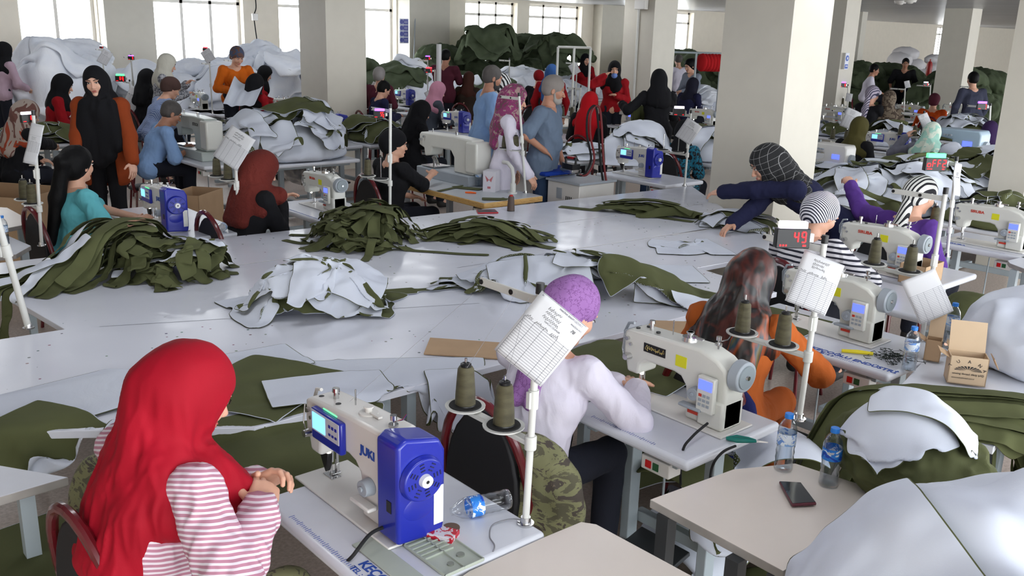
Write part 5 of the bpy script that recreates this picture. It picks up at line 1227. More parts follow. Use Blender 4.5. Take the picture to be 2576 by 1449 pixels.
# olive cloth being sewn, from the lap across the machine table
GT2 = Ground(-.8, .8, 4, 4.2, .02, .50); GT2.rect(T1[0], T1[1], T1[2], T1[3], .765); GT2.poly([(p.x, p.y) for p in BIGW], .76); GT2.rect(T2[0], T2[1], T2[2], T2[3], .765)
_a = GT.h[20:20+GT2.h.shape[0], 20:20+GT2.h.shape[1]]; GT2.h[:_a.shape[0], :_a.shape[1]] = np.maximum(GT2.h[:_a.shape[0], :_a.shape[1]], _a)
a, c = gp(690, 1115, .72); GT2.mound(a, c, .45, .5, .16, 0, z0=.55)
a, c = gp(735, 1112, .78); sheet(GT2, 'large olive cloth running from the lap under the needle by the red scarf', a, c, .98, .80, up='o', rot=-.1, crumple=(.93,.85), lift=.16, wild=.05, seed=200, cell=.03, iters=90)
a, c = gp(665, 1000, .72); sheet(GT2, 'olive cloth with a collar shaped flap behind the red scarf', a, c, .55, .5, up='o', rot=.5, crumple=.9, lift=.2, wild=.03, seed=201, cell=.03)
a, c = gp(830, 985, .76); sheet(GT2, 'white cloth corner over the table behind the screen machine', a, c, .50, .30, up='w', rot=-.3, crumple=.92, lift=.16, wild=.02, seed=202)
a, c = gp(235, 1195, .7); GT2.rect(-.8, 1.9, .75, 2.75, .70); sheet(GT2, 'olive cloth hanging between the tables at the left', a, c, .85, .42, up='o', rot=.1, crumple=.93, lift=.16, wild=.03, seed=203)
a, c = gp(1590, 930, .74); GT2.mound(a, c, .3, .35, .05, 0, z0=.74); sheet(GT2, 'olive cloth fed under the needle by the white sleeve', a, c, .5, .62, up='o', rot=.2, crumple=.92, lift=.12, wild=.03, seed=204)
a, c = gp(1890, 800, .76); sheet(GT, 'olive cloth beneath the needle by the orange blouse', *gp(1950, 800), .45, .45, up='o', rot=.1, crumple=.85, lift=.1, wild=.03, seed=205)
# cardboard on the table
def flatbox(name, label, pts, z, t, mat, cat='cardboard'):
    w_ = [G(x, y, z) for x, y in pts]; c = sum(w_, V())/len(w_); b = MB(); b.prism([(p.x-c.x, p.y-c.y) for p in w_], 0, t, 'z'); o = b.build(name, mat, None, smooth=0); o.location = (c.x, c.y, z); return tag(o, label, cat)
flatbox('cardboard_sheet', 'flat cardboard sheet left of the hanging form', [(1082,852),(1268,865),(1262,905),(1066,892)], .763, .006, CARD)
flatbox('cardboard_sheet', 'flat cardboard piece under the multicoloured headscarf', [(1616,838),(1655,842),(1720,842),(1745,812),(1640,808)], .763, .006, CARD)
# right foreground: strips over the side table, tied bundle, big white sack cloth
GR = Ground(1.6, .0, 7, 3.4, .02, .0)
sd = [G(x, y, .75) for x, y in ((2340,1072),(2500,1126),(2515,1105),(2900,960),(2640,850),(2325,905),(2250,985))]; GR.poly([(p.x, p.y) for p in sd], .75)
ex = [G(x, y, .75) for x, y in ((1635,1256),(1970,1436),(2110,1360),(2300,1262),(2000,1165),(1845,1180))]; GR.poly([(p.x, p.y) for p in ex], .75)
r = random.Random(4)
for i in range(26):   # long strips draped over the corner of the table
    t = r.uniform(-1, 1); q = r.uniform(0, 1)
    a, c = gp(2330+35*t+r.uniform(-20,20), 1015+28*t, .85)
    strip(GR, 'long olive strip in the stack sliding off the side table', a+r.uniform(-.05,.05)+.1, c, 1.55*r.uniform(.8,1.05), .085, -.95+r.uniform(-.12,.12), 900+i, 'olive strips on the side table', OO, crump=.97, wild=.02, lift=.06+.004*i)
def puff(label, center, rad, folds, mats, seed, h=.012, group=None, name='cloth_bundle', cat='cloth bundle', fr=(5,5,5), amp=.03, rot=0, extra=(), clipz=None):
    """soft stuffed lump with creases"""
    S = SDF(); c, s = math.cos(rot), math.sin(rot); R = np.array([[c,-s,0],[s,c,0],[0,0,1]]); C0 = np.array(center, float)
    S.ell(C0, rad, R=R, k=.06)
    for e in extra: S.ell(C0+R @ np.array(e[0], float), e[1], R=R, k=e[2] if len(e) > 2 else .06)
    if clipz is not None: S.clip((0,0,clipz), (0,0,1))
    v, f = S.mesh(h); v = displace(v, f, amp, fr, seed=seed, ridge=True); v = displace(v, f, amp*.4, tuple(x*2.3 for x in fr), seed=seed+5)
    if clipz is not None: v[:, 2] = np.maximum(v[:, 2], clipz)
    off = np.array([C0[0], C0[1], C0[2]]); o = npmesh(name, v-off, f, mats); o.location = off; return tag(o, label, cat, group)
p = G(2270, 1130, .88); puff('plump olive cloth bundle wrapped with white cloth behind the water bottles', p, (.20,.19,.17), 5, OLIVE, 3, h=.008, extra=(((.0,-.15,-.04),(.13,.14,.12)),((.05,.13,-.04),(.16,.13,.11))), fr=(8,8,8), amp=.05, clipz=.757)
Gb = Ground(p.x-.7, p.y-.7, p.x+.7, p.y+.7, .02, .75); Gb.mound(p.x, p.y, .25, .25, .33, 0, z0=.75, rough=0, pw=.8)
sheet(Gb, 'white cloth wrapped over the top of the olive bundle', *gp(2290, 1040, 1.05), .36, .28, up='w', rot=-.5, crumple=(.68,.5), lift=.08, wild=.06, seed=210, cell=.022)
sheet(Gb, 'white cloth band twisted down the front of the olive bundle', p.x-.01, p.y-.10, .44, .16, up='w', rot=-1.1, crumple=(.80,.4), lift=.3, wild=.05, seed=211, cell=.022)
sheet(GR, 'white cloth end between the water bottles and the pole', *gp(2045, 1085, .85), .40, .22, up='w', rot=.3, crumple=.7, lift=.14, wild=.04, seed=212)
sheet(GR, 'dark olive cloth under the left water bottle', *gp(1915, 1115, .80), .42, .34, up='o', rot=.5, crumple=.8, lift=.08, wild=.03, seed=213)
q = G(2490, 1425, .92); GR.mound(q.x, q.y, .52, .52, .30, .2, z0=.62, rough=.12)
puff('very large white cloth bundle filling the bottom right corner', (q.x+.10, q.y-.10, .74), (.46,.42,.24), 5, WFAB, 8, h=.014, fr=(3.2,3.2,3.2), amp=.04)
Gq = Ground(q.x-1.2, q.y-1.2, q.x+1.2, q.y+1.2, .03, .40).mound(q.x+.10, q.y-.10, .62, .56, .68, 0, z0=.40, rough=.14, pw=.7)
sheet(Gq, 'smooth white cloth spread over the big white bundle', q.x+.08, q.y-.05, 1.35, 1.2, up=WW, rot=.3, crumple=.80, lift=.7, wild=.12, seed=220, cell=.03, iters=90)
sheet(Gq, 'white cloth with a dark seam at the left foot of the big white bundle', q.x-.30, q.y+.10, .8, .5, up='w', rot=1.0, crumple=(.9,.6), lift=.5, wild=.06, seed=222, cell=.028)
sheet(GR, 'folded white cloth above the thread cartons at the right edge', *gp(2600, 845, .85), .7, .6, up='w', rot=.4, crumple=.8, lift=.3, wild=.05, seed=221)
puff('rumpled white cloth heap behind the thread cartons', G(2560, 870, .9)+V((.22,-.05,0)), (.30,.36,.22), 5, WFAB, 11, h=.014, fr=(4,4,4), amp=.05, clipz=.757)
puff('olive cloth bundle behind the thread cartons', G(2440, 800, .74), (.16,.16,.14), 5, OLIVE, 12, h=.012, fr=(6,6,6), amp=.03)
# cloth under the tables on the floor
GF = Ground(1.0, .0, 8, 4.6, .03, .0)
for i, (px, py, s, up) in enumerate(((1780,1330,.8,'w'),(1830,1400,.7,'w'),(1700,1240,.6,'o'),(1640,1160,.7,'w'),(1700,1330,.6,'o'),(1620,1330,.5,'o'),(1900,1380,.5,'w'))):
    a, c = gp(px, py, .12); GF.mound(a, c, .3, .3, .22, 0, rough=.3); sheet(GF, 'crumpled cloth lying on the floor under the extension table', a, c, s, s*.8, up=up, rot=i, crumple=.7, lift=.25, wild=.07, seed=230+i, group='cloth on the floor', cell=.035)
# ------------------------------------------------------------------ thread stands, hanging forms, displays
def pstand(label, base, top, where, tray=None, cones=('olive_thread',)*2, z=.76, arm=True, armlen=.26, traylen=.30, cap=True, thin=1.0, conesc=1.0, far=None):
    b0 = G(*base, z)
    if far and depth_of(b0) > far: q = D(*top, far); b0 = V((q.x, q.y, z))
    d = (_r*((top[0]-1288)/F_PX)-_u*((top[1]-724.5)/F_PX)+_f); o = V((0,0,CAM_H))
    hd = V((d.x, d.y)); t = (V((b0.x, b0.y)).dot(hd))/hd.length_squared; p = o+d*t; hgt = p.z-z; off = V((p.x-b0.x, p.y-b0.y))
    th = None
    if tray is not None:
        best = None
        for k in range(100):
            q = b0+V((off.x*k/100, off.y*k/100, hgt*k/100)); rel = q-o; yy = 724.5-F_PX*rel.dot(_u)/rel.dot(_f)
            if best is None or abs(yy-tray) < best[0]: best = (abs(yy-tray), hgt*k/100)
        th = best[1]
    stand(label, b0, top_h=hgt, tray_h=th or .3, arm=arm, tray=tray is not None, cones=cones, lean=(off.x/hgt, off.y/hgt), where=where, armlen=armlen, traylen=traylen, cap=cap, thin=thin, conesc=conesc)
    return (p-o).dot(_f), hgt
def hpaper(label, px, py, th, wpx, dep, skew=1.0, writing=1, seed=0, tilt=0, asp=1.27):
    t = math.radians(th); x = _r*math.cos(t)-_u*math.sin(t); y = _r*math.sin(t)+_u*math.cos(t)
    c = D(px, py, dep-.02); n = x.cross(y); x = (x*skew+n*math.sqrt(max(0, 1-skew*skew))*-1)
    return paper(label, c, x, y, h=.20*asp, scale=(wpx*dep/F_PX)/.20, seed=seed, writing=writing)
def hcounter(label, px, py, wpx, dep, digits, lamp, yaw=-38):
    return counter(label, D(px, py, dep), math.radians(yaw), digits, lamp, size=wpx*dep/F_PX)
d1, _ = pstand('tall white thread stand bolted to the table with the blue motor machine', (1322,1318), (1358,738), 'stand beside the lying bottle', tray=1112, conesc=1.05)
hpaper('record form hanging beside the purple turban, written MAKİNA BAKIM', 1362, 853, 39, 150, d1-.06, writing=2, seed=1)
d2, _ = pstand('white thread stand by the glowing 49 display', (2010,1055), (2074,612), 'stand with the 49 display', tray=897)
hpaper('record form hanging below the 49 display', 2052, 712, 22, 108, d2-.04, seed=2)
hcounter('counter display showing 49 with a white lamp', 1992, 598, 86, d2-.03, '49', WHG)
d3, _ = pstand('white thread stand between the open carton and the purple sleeve', (2318,858), (2378,488), 'stand above the open carton', tray=702)
hpaper('blank record form hanging above the open thread carton', 2335, 745, -22, 92, d3-.04, seed=3, writing=0)
d4, _ = pstand('white thread stand by the green lit off display', (2382,645), (2406,405), 'stand with the off display', tray=580)
hcounter('counter display reading off 2 with a green lamp', 2352, 413, 56, d4-.02, 'oFF2', GRG)
hpaper('folded record form hanging edge on under the off display', 2410, 452, 4, 34, d4-.02, skew=.8, seed=4, asp=2.4)
d5, _ = pstand('white thread stand at the left behind the tall olive tangle', (105,618), (84,290), 'stand at the left edge', tray=525, armlen=.1)
hpaper('record form seen almost edge on at the left edge', 84, 362, 12, 34, d5-.05, seed=5, asp=3.0)
hcounter('small counter display at the left edge above the edge-on form', 68, 298, 34, d5, '12', WHG, yaw=20)
d6, _ = pstand('white thread stand between the turquoise t-shirt and the rust scarf', (603,582), (590,378), 'stand by the rust scarf', tray=462)
hpaper('record form hanging left of the rust knitted scarf', 588, 371, 33, 72, d6-.05, seed=6)
d7, _ = pstand('white thread stand in front of the black turban', (981,555), (982,272), 'stand before the black turban', tray=462, cones=(None,'olive_thread'))
hcounter('counter display reading 55 with a violet lamp', 955, 288, 30, d7, '55', VIOG)
d8, _ = pstand('white thread stand on the wooden edged table by the white carton', (1322,486), (1306,242), 'stand before the floral scarf', tray=385, traylen=.24)
d9, _ = pstand('thin white thread stand right of the grey bearded man', (1448,348), (1461,220), 'stand right of the grey polo', tray=300, thin=.8)
d10, _ = pstand('white thread stand left of the bright pillar', (1722,468), (1738,285), 'stand left of the bright pillar', tray=390, cones=(None,None), thin=.9)
hpaper('record form hanging in front of the turquoise flowered dress', 1733, 330, 34, 44, d10-.05, seed=7)
hcounter('dark counter display beside the long black coat', 1708, 282, 30, d10, '', WHG)
pstand('cream painted pole leaning at the left edge of the cutting table', (72,826), (-30,470), 'left pole', arm=False, cap=False, thin=1.4)
BG = [  # base, top, tray, paper(px,py,th,w), display(px,py,w,digits,lamp), where
 ((342,292),(329,142),None,(338,250,26,46),(330,146,15,'8',VIOG),'between the white headscarf and the rust cardigan'),
 ((330,262),(326,205),None,None,(303,198,24,'88',GRG),'right of the red sweater at the left'),
 ((262,200),(256,122),None,(263,144,28,28),(255,119,9,'1',WHG),'against the grey corner pillar'),
 ((532,245),(527,158),None,(523,140,-32,26),(517,125,14,'3',REDL),'between the second window and the orange sweater'),
 ((590,262),(584,150),228,(588,182,16,26),None,'in front of the orange sweater'),
 ((657,275),(654,198),None,None,None,'in front of the long black scarf'),
 ((1093,290),(1094,175),None,(1091,246,-24,34),(1079,178,18,'4',REDL),'beside the pink scarf'),
 ((1072,215),(1076,150),None,None,(1076,147,14,'0',VIOG),'before the grey pier with the blue sign'),
 ((928,290),(930,215),None,(944,240,30,46),None,'right of the middle pillar'),
 ((1281,200),(1282,150),None,None,None,'above the zigzag scarf'),
 ((1398,205),(1399,172),None,None,(1387,172,12,'6',GRG),'in front of the blue headscarf'),
 ((1450,218),(1452,157),None,(1445,173,-30,22),None,'before the olive bags'),
 ((2131,292),(2133,216),268,(2136,245,10,16),(2120,214,17,'0',VIOG),'against the pillar with the round blue sign'),
 ((2149,402),(2148,278),360,(2141,300,24,40),None,'in front of the olive headscarf'),
 ((2318,402),(2325,285),348,(2327,302,-22,26),None,'before the pale green scarf'),
 ((2337,288),(2341,214),None,None,(2329,212,13,'5',WHG),'left of the orange sweater at the far right'),
 ((2272,305),(2277,222),None,(2283,212,-12,14),None,'beside the mottled brown scarf'),
 ((2484,395),(2492,266),None,None,(2470,268,26,'7',VIOG),'at the right edge near the green jacket'),
 ((2445,292),(2452,217),None,None,None,'in the shaded corner')]
# ------------------------------------------------------------------ bottles and small things
bottle('upright water bottle with pale label, left of the pair on the cream table', G(1970,1178,.755), .62)
bt_ = bottle('upright water bottle with deep blue label, right of the pair on the cream table', G(2083,1218,.755), .72, lab='deep'); bt_.rotation_euler = (0,0,0)
text('brand_lettering', 'desni', .014, MW, bt_, frameM(tuple(V((0,0,.122))-V((bt_.location.x, bt_.location.y, 0)).normalized()*.0335-_r0*.016), _r0, (0,0,1)), bold=.0004)
q = G(1150,1308,.76)+V((0,0,.033)); q2 = G(1280,1278,.76); bottle('empty water bottle lying beside the blue motor cover', q2+V((0,0,.033)), 0, lying=math.atan2(q.y-q2.y, q.x-q2.x)+math.pi/2, lab='deep', cap=False)
bottle('water bottle standing by the thread tangle on the machine table', G(2285,930), .45, lab='light')
bottle('water bottle behind the open thread carton', G(2388,862,.76), .8)
bottle('water bottle on the low table at the left edge', G(12,618,.70), .5)
bottle('water bottle in front of the small blue motor machine', G(852,366), .6, h=.19)
bottle('water bottle behind the white carton on the wooden edged table', G(1203,470), .4)
bottle('water bottle in front of the long black scarf', G(637,285), .5)
q = G(545,592)+V((0,0,.033)); bottle('clear bottle lying at the end of the turquoise woman\'s table', q, 0, lying=2.4, cap=False)
def phone(label, pts, z, case, scr):
    w_ = [G(x, y, z) for x, y in pts]; c = sum(w_, V())/4; r = empty('phone', label, 'phone', c)
    b = MB(); b.prism([(p.x-c.x, p.y-c.y) for p in w_], 0, .010, 'z'); b.build('case', case, r, bevel=.004, seg=3)
    b = MB(); b.prism([((p.x-c.x)*.93, (p.y-c.y)*.93) for p in w_], .010, .0108, 'z'); b.build('screen', scr, r)
phone('black phone in a dark red case on the cream table', [(1959,1216),(2014,1219),(2054,1272),(1992,1276)], .7555, plain('dark_red_case', (.35,.12,.17), .4), plain('phone_glass', (.10,.12,.12), .08, coat=.5))
phone('red phone on the far edge of the cutting table', [(1198,530),(1245,529),(1254,537),(1202,538)], .762, plain('red_case', (.72,.06,.14), .4), plain('phone_dark', (.25,.12,.14), .3))
cone('brown thread cone standing on the cutting table by the wooden edged table', G(1285,530,.762), 1.0, 'brown_thread')
def snips(label, p, rz, mat, sc=1.0):
    r = empty('thread_snips', label, 'thread snips', p, rz); 
    b = MB(); b.tube([(-.055,0,.008),(-.02,.014,.010),(.02,.010,.010),(.045,.004,.009)], [.006,.009,.007,.004], 8); b.tube([(-.055,0,.008),(-.02,-.014,.010),(.02,-.010,.010),(.045,-.004,.009)], [.006,.009,.007,.004], 8); b.build('handle', mat, r)
    b = MB(); b.prism([(.04,.006),(.04,-.006),(.085,0)], .006, .010, 'z'); b.build('blade', CHROME, r); r.scale = (sc,)*3
TEALP = plain('teal_plastic', (.02,.48,.44), .4)
snips('teal thread snips at the end of the purple turban woman\'s table', G(1868,1112,.762), -.9, TEALP, 1.05)
snips('teal thread snips under the white bundle on the cream table', G(2245,1262,.757), -.3, TEALP, 1.05)
snips('green thread snips on the table before the turquoise t-shirt', G(398,577,.762), .2, TEALP)
b = MB(); b.tube([(-.07,0,.008),(.0,0,.010),(.07,0,.008)], [.008,.010,.008], 8); o = b.build('box_cutter', plain('cutter_yellow', (.90,.83,.05), .4)); o.location = G(2156,890,.762); o.rotation_euler = (0,0,-.95); tag(o, 'yellow box cutter in front of the third machine', 'cutter')
b = MB(); b.tube([(-.05,0,.008),(.0,0,.010),(.05,0,.008)], [.007,.009,.007], 8); o = b.build('box_cutter', plain('cutter_orange', (.92,.38,.08), .4)); o.location = G(1184,487,.762); o.rotation_euler = (0,0,-.9); tag(o, 'orange box cutter on the wooden edged table', 'cutter')
b = MB(); r = random.Random(3); c0 = G(2240,902,.762)
for k in range(60):
    p = [V((r.gauss(0,.05), r.gauss(0,.035), abs(r.gauss(0,.010))+.003))]
    for j in range(5): p.append(p[-1]+V((r.uniform(-.025,.025), r.uniform(-.025,.025), r.uniform(-.006,.006))))
    for t in p: t.z = max(.002, t.z)
    b.tube(p, .0014, 4)
o = b.build('thread_tangle', plain('dark_thread_scraps', (.16,.19,.17), .8)); o.location = c0; tag(o, 'tangle of dark green thread ends beside the water bottle', 'thread scraps', kind='stuff')
def minibox(name, label, p, d, rz, mat, cat, tops=None):
    b = MB(); b.box((0,0,d[2]/2), d); o = b.build(name, mat, bevel=.001); o.location = p; o.rotation_euler = (0,0,rz); return tag(o, label, cat)
minibox('cigarette_pack', 'small white and red packet behind the blue motor cover', G(1113,1352,.761), (.055,.085,.020), .5, blotch('packet', [(.82,.80,.82),(.75,.12,.2),(.12,.18,.30)], 30, .4), 'packet')
# moulded tool tray and groove set into the table by the red scarf
r_ = empty('accessory_tray', 'pale plastic compartment tray set in the table under the blue motor', 'tray', G(1115,1393,.761), .0)
b = MB(); c = plain('tray_plastic', (.68,.71,.66), .45)
b.box((0,0,.002), (.135,.20,.004)); b.build('tray_base', c, r_, bevel=.003)
b = MB()
for k in range(5): b.box((-.055+.0*k,-.085+.022*k,.006), (.0,.0,.0)) if 0 else b.box((-.015,.0+.020*k,.006), (.10,.003,.008))
for x in (-.066,.0,.066): b.box((x,0,.006), (.003,.20,.008))
b.box((0,-.098,.006), (.135,.003,.008)); b.box((0,.098,.006), (.135,.003,.008)); b.build('tray_dividers', c, r_)
b = MB(); b.cyl((.03,-.04,.004), (.03,-.04,.008), .012, n=16); b.cyl((-.02,-.06,.004), (-.02,-.06,.008), .010, n=16); b.build('tray_cups', plain('tray_dark', (.5,.52,.48), .5), r_)
b = MB(); b.box((0,0,.002), (.07,.30,.004)); o = b.build('pen_tray', c, bevel=.003); o.location = G(985,1420,.761); tag(o, 'long pale groove tray at the bottom edge of the front machine table', 'tray')
b = MB(); b.cyl((0,0,0), (0,0,.0025), .026, n=20); o = b.build('grommet', plain('grommet_brown', (.42,.33,.28), .6)); o.location = G(1135,1328,.7605); tag(o, 'brown cable hole cover behind the blue motor cover', 'grommet')
def cable(label, pts, rad, mat, name='cable', cat='cable'):
    w_ = []
    P_ = [V(p) for p in pts]
    for i in range(len(P_)-1):
        a = P_[max(i-1,0)]; b_ = P_[i]; c_ = P_[i+1]; d_ = P_[min(i+2, len(P_)-1)]
        for k in range(6):
            t = k/6; w_.append(.5*((2*b_)+(-a+c_)*t+(2*a-5*b_+4*c_-d_)*t*t+(-a+3*b_-3*c_+d_)*t**3))
    w_.append(P_[-1]); c = w_[0].copy(); b = MB(); b.tube([p-c for p in w_], rad, 7); o = b.build(name, mat, smooth=60); o.location = c; return tag(o, label, cat)
cable('black power cable running off the front of the blue motor machine', [G(968,1325,.80), G(930,1345,.80), G(890,1395,.785), G(862,1430,.70), G(860,1480,.5)], .0055, RUB)
cable('grey cord tied to the thread stand and falling off the table end', [G(1322,1310,.775), G(1285,1306,.768), G(1240,1320,.766), G(1232,1350,.766), G(1244,1372,.764), G(1238,1392,.755), G(1222,1420,.70)], .0022, plain('cord_grey', (.5,.5,.52), .6))
cable('black cable hanging from the second machine to the floor', [G(1780,1065,.82), G(1740,1100,.80), G(1716,1140,.74), G(1713,1230,.4), G(1725,1270,.05)], .005, RUB)
cable('black cable curving over the end of the second machine table', [G(1850,1122,.765), G(1815,1140,.765), G(1790,1180,.70), G(1785,1250,.35)], .005, RUB)
# thread cartons
def carton(label, m, rgt, lft, h, mat, open_=True, z=.76, name='thread_carton', logo=False, floor=False):
    o0, a, c = G(*m, z), G(*rgt, z), G(*lft, z); e1 = a-o0; e2 = c-o0; w1 = e1.length; u1 = e1.normalized(); u2 = V((-u1.y, u1.x, 0)); w2 = e2.length
    if floor: h += z; o0 = V((o0.x, o0.y, 0))
    r = empty(name, label, 'carton', o0, math.atan2(u1.y, u1.x)); t = .004
    b = MB(); b.box((w1/2,w2/2,t/2), (w1,w2,t)); b.box((w1/2,t/2,h/2), (w1,t,h)); b.box((w1/2,w2-t/2,h/2), (w1,t,h)); b.box((t/2,w2/2,h/2), (t,w2,h)); b.box((w1-t/2,w2/2,h/2), (t,w2,h)); b.build('carton_walls', mat, r, smooth=0)
    if open_:
        b = MB(); b.box((w1/2,w2+.022,h+.06), (w1*.96,.004,.135), R=Matrix.Rotation(-.35, 3, 'X')); b.build('flap', CARDP, r, smooth=0)
        b = MB(); b.box((-.022,w2*.5,h+.0), (.05,w2*.9,.003), R=Matrix.Rotation(.5, 3, 'Y')); b.build('flap', CARD, r, smooth=0)
        b = MB(); b.box((w1+.03,w2*.5,h-.02), (.05,w2*.9,.003), R=Matrix.Rotation(1.1, 3, 'Y')); b.build('flap', CARD, r, smooth=0)
    if logo:
        b = MB(); cx = w1*.5; cz = h*.50
        for k in range(11):
            a0 = math.pi*(k+.15)/11; a1 = math.pi*(k+.80)/11
            b.add([(cx+.010*math.cos(a0),-.0012,cz+.006*math.sin(a0)), (cx+.055*math.cos(a0),-.0012,cz+.022*math.sin(a0)), (cx+.055*math.cos(a1),-.0012,cz+.022*math.sin(a1))], [(0,1,2)])
        b.build('sunburst_print', INK, r, smooth=0)
        for k, ch_ in enumerate('TUANA'):
            an = math.pi*(.92-.21*k); M = frameM((cx+.064*math.cos(an)-.006,-.0015,cz+.030*math.sin(an)+.006), (math.cos(an-math.pi/2),0,math.sin(an-math.pi/2)), (-math.sin(an-math.pi/2),0,math.cos(an-math.pi/2)))
            text('carton_lettering', ch_, .020, INK, r, M, extrude=.0002)
        for k, (s_, sz) in enumerate((('sewing thread dikiş ipliği', .0125), ('www.tuanathread.com.tr', .009))):
            text('carton_lettering', s_, sz, INK, r, frameM((w1*.10,-.0015,cz-.018-k*.018), (1,0,0), (0,0,1)), extrude=.0002)
    return r
carton('open brown carton with black sunburst print on the side table', (2381,962), (2478,974), (2336,944), .125, CARDP, logo=True)
carton('brown carton half hidden behind the open carton', (2322,905), (2362,912), (2306,892), .10, CARD)
carton('brown carton behind the cone stand at the fourth machine', (2322,722), (2368,705), (2300,705), .12, CARD, open_=False)
carton('large brown carton under the ponytail on the floor', (70,640), (190,600), (20,600), .5, CARD, open_=False, z=.15, floor=True)
carton('brown carton on the floor between the turquoise and rust women', (505,585), (565,560), (470,570), .35, CARD, open_=False, z=.25, floor=True)
# chairs of the front row
def seat_for(k, label, dx=-.02, rz=None, bh=.92):
    d = P[k]; a = math.atan2(d['F'][1], d['F'][0]); return chair(label, (d['P'][0]+d['F'][0]*dx, d['P'][1]+d['F'][1]*dx, 0), a if rz is None else rz, back_h=bh)
_c = G(168,1302,.90)+V(P[1]['F'])*.25; chair('maroon hoop chair behind the pink striped shirt', (_c.x, _c.y, 0), math.radians(8)); seat_for(2, 'dark backed chair under the white shirt', bh=.98); seat_for(3, 'maroon hoop chair behind the orange blouse', bh=.98)
seat_for(4, 'maroon hoop chair behind the black and white striped shirt'); seat_for(6, 'maroon hoop chair behind the purple sweater'); seat_for(7, 'maroon hoop chair behind the turquoise t-shirt'); seat_for(8, 'maroon hoop chair behind the rust scarf'); seat_for(9, 'maroon hoop chair behind the black turban'); seat_for(11, 'chair under the blue shirted man')
def short(t):
    q = t.replace('seated ', '').replace('standing ', '').split(',')[0].split(' ')[:12]
    while q[-1] in ('the', 'and', 'at', 'from', 'behind', 'in', 'by', 'with', 'of', 'a', 'to', 'beside', 'left', 'rust', 'hanging'): q.pop()
    return ' '.join(q)
for k in (12,15,18,20,21,22,24,25,26,31,33,40,41,42,43,44,45,46,14,19,39,48):
    seat_for(k, 'chair under the '+short(P[k]['root']['label']))
# camouflage cushions
for k, (dx, dy, dz, lb) in {1: (-.20,.06,.60,'camouflage cushion behind the pink striped shirt'), 2: (-.14,-.16,.58,'camouflage cushion on the chair behind the white shirt')}.items():
    d = P[k]; a = math.atan2(d['F'][1], d['F'][0]); c = V(d['P'])*1.0; c.z = 0; c += V(d['F'])*dx+V(d['L'])*dy+V((0,0,dz))
    if k == 1: c = G(285,1340,.70)
    puff(lb, c, (.09,.22,.24), 5, CAMO, 30+k, h=.010, rot=a, fr=(8,8,8), amp=.018, name='cushion', cat='cushion')
puff('navy blue cushion on the chair behind the orange blouse', V(P[3]['P'])+V((-.17,-.10,.08)), (.07,.20,.20), 5, cloth('navy_cushion', (.11,.13,.33), .4), 35, h=.012, fr=(8,8,8), amp=.014, name='cushion', cat='cushion')

for lb, p0, p1, p2 in (('fine thread rising from the left cone of the front stand', (1175,925), (1298,738), None), ('fine thread rising from the right cone of the front stand', (1272,955), (1330,750), None)):
    cable(lb, [D(p0[0], p0[1], d1-.10), D((p0[0]+p1[0])/2, (p0[1]+p1[1])/2, d1-.11), D(p1[0], p1[1], d1-.06)], .0005, MATS['cord_grey'], 'thread', 'thread')
cable('long fine thread crossing from the front machine to the long pile', [D(880,1010,2.62), D(1000,905,2.66), D(1190,740,2.72)], .0005, MATS['cord_grey'], 'thread', 'thread')
# ------------------------------------------------------------------ background stations
def bigmachine(label, needle, name, length=.78, height=.46, arm0=.30, rz=0, lettering=None, mat=MWG, boxmat=None, z=.76):
    """heavy long-arm machine; needle end at +y"""
    n = G(*needle, z); r = empty('heavy_sewing_machine', label, 'sewing machine', (n.x, n.y-length*.38, z), rz); L2 = length/2; H = height
    b = MB(); b.box((0,-.02,.05), (.26,length*.98,.10)); b.build('bed', MGREY if mat is MWG else mat, r, bevel=.01)
    poly = [(-L2,.10),(-L2+.34*length,.10),(-L2+.34*length,.24),(-L2+.40*length,.30),(L2*.50,.30),(L2*.55,.22),(L2*.78,.20),(L2*.82,.28),(L2,.30),(L2,H-.02),(L2*.94,H),(-L2*.3,H+.01),(-L2+.02,H),(-L2,H-.03)]
    b = MB(); b.prism(poly, -.075, .075, 'x'); b.build('arm', mat, r, bevel=.014, seg=3)
    b = MB(); b.box((0,-L2+.01,H*.62), (.19,.17,H*.68)); b.build('motor_housing', boxmat or MWG, r, bevel=.02, seg=3)
    b = MB(); b.cyl((0,L2*.66,.22), (0,L2*.66,.11), .010, n=10); b.cyl((-.05,L2*.55,.20), (-.05,L2*.35,.13), .012, n=8); b.tube([(-.06,L2*.5,.20),(-.09,L2*.3,.22),(-.08,L2*.2,.14)], .008, 6); b.build('needle_mechanism', CHROME, r)
    b = MB(); b.box((-.01,L2*.55,.112), (.20,.22,.012)); b.build('clamp_plate', CHROME, r, bevel=.003)
    b = MB(); b.cyl((-.075,L2*.9,.36), (-.10,L2*.9,.36), .016, .013, 14); b.cyl((-.075,L2*.78,.39), (-.095,L2*.78,.39), .012, n=12); b.cyl((0,L2*.7,H), (0,L2*.7,H+.04), .008, n=10); b.cyl((0,-L2*.2,H), (0,-L2*.2,H+.04), .012, n=10); b.build('tension_knob', CHROME, r)
    if lettering: text('brand_lettering', lettering, .045, INK, r, frameM((-.077,-L2*.25,H*.80), (0,-1,0), (0,0,1)), bold=.0006)
    return r
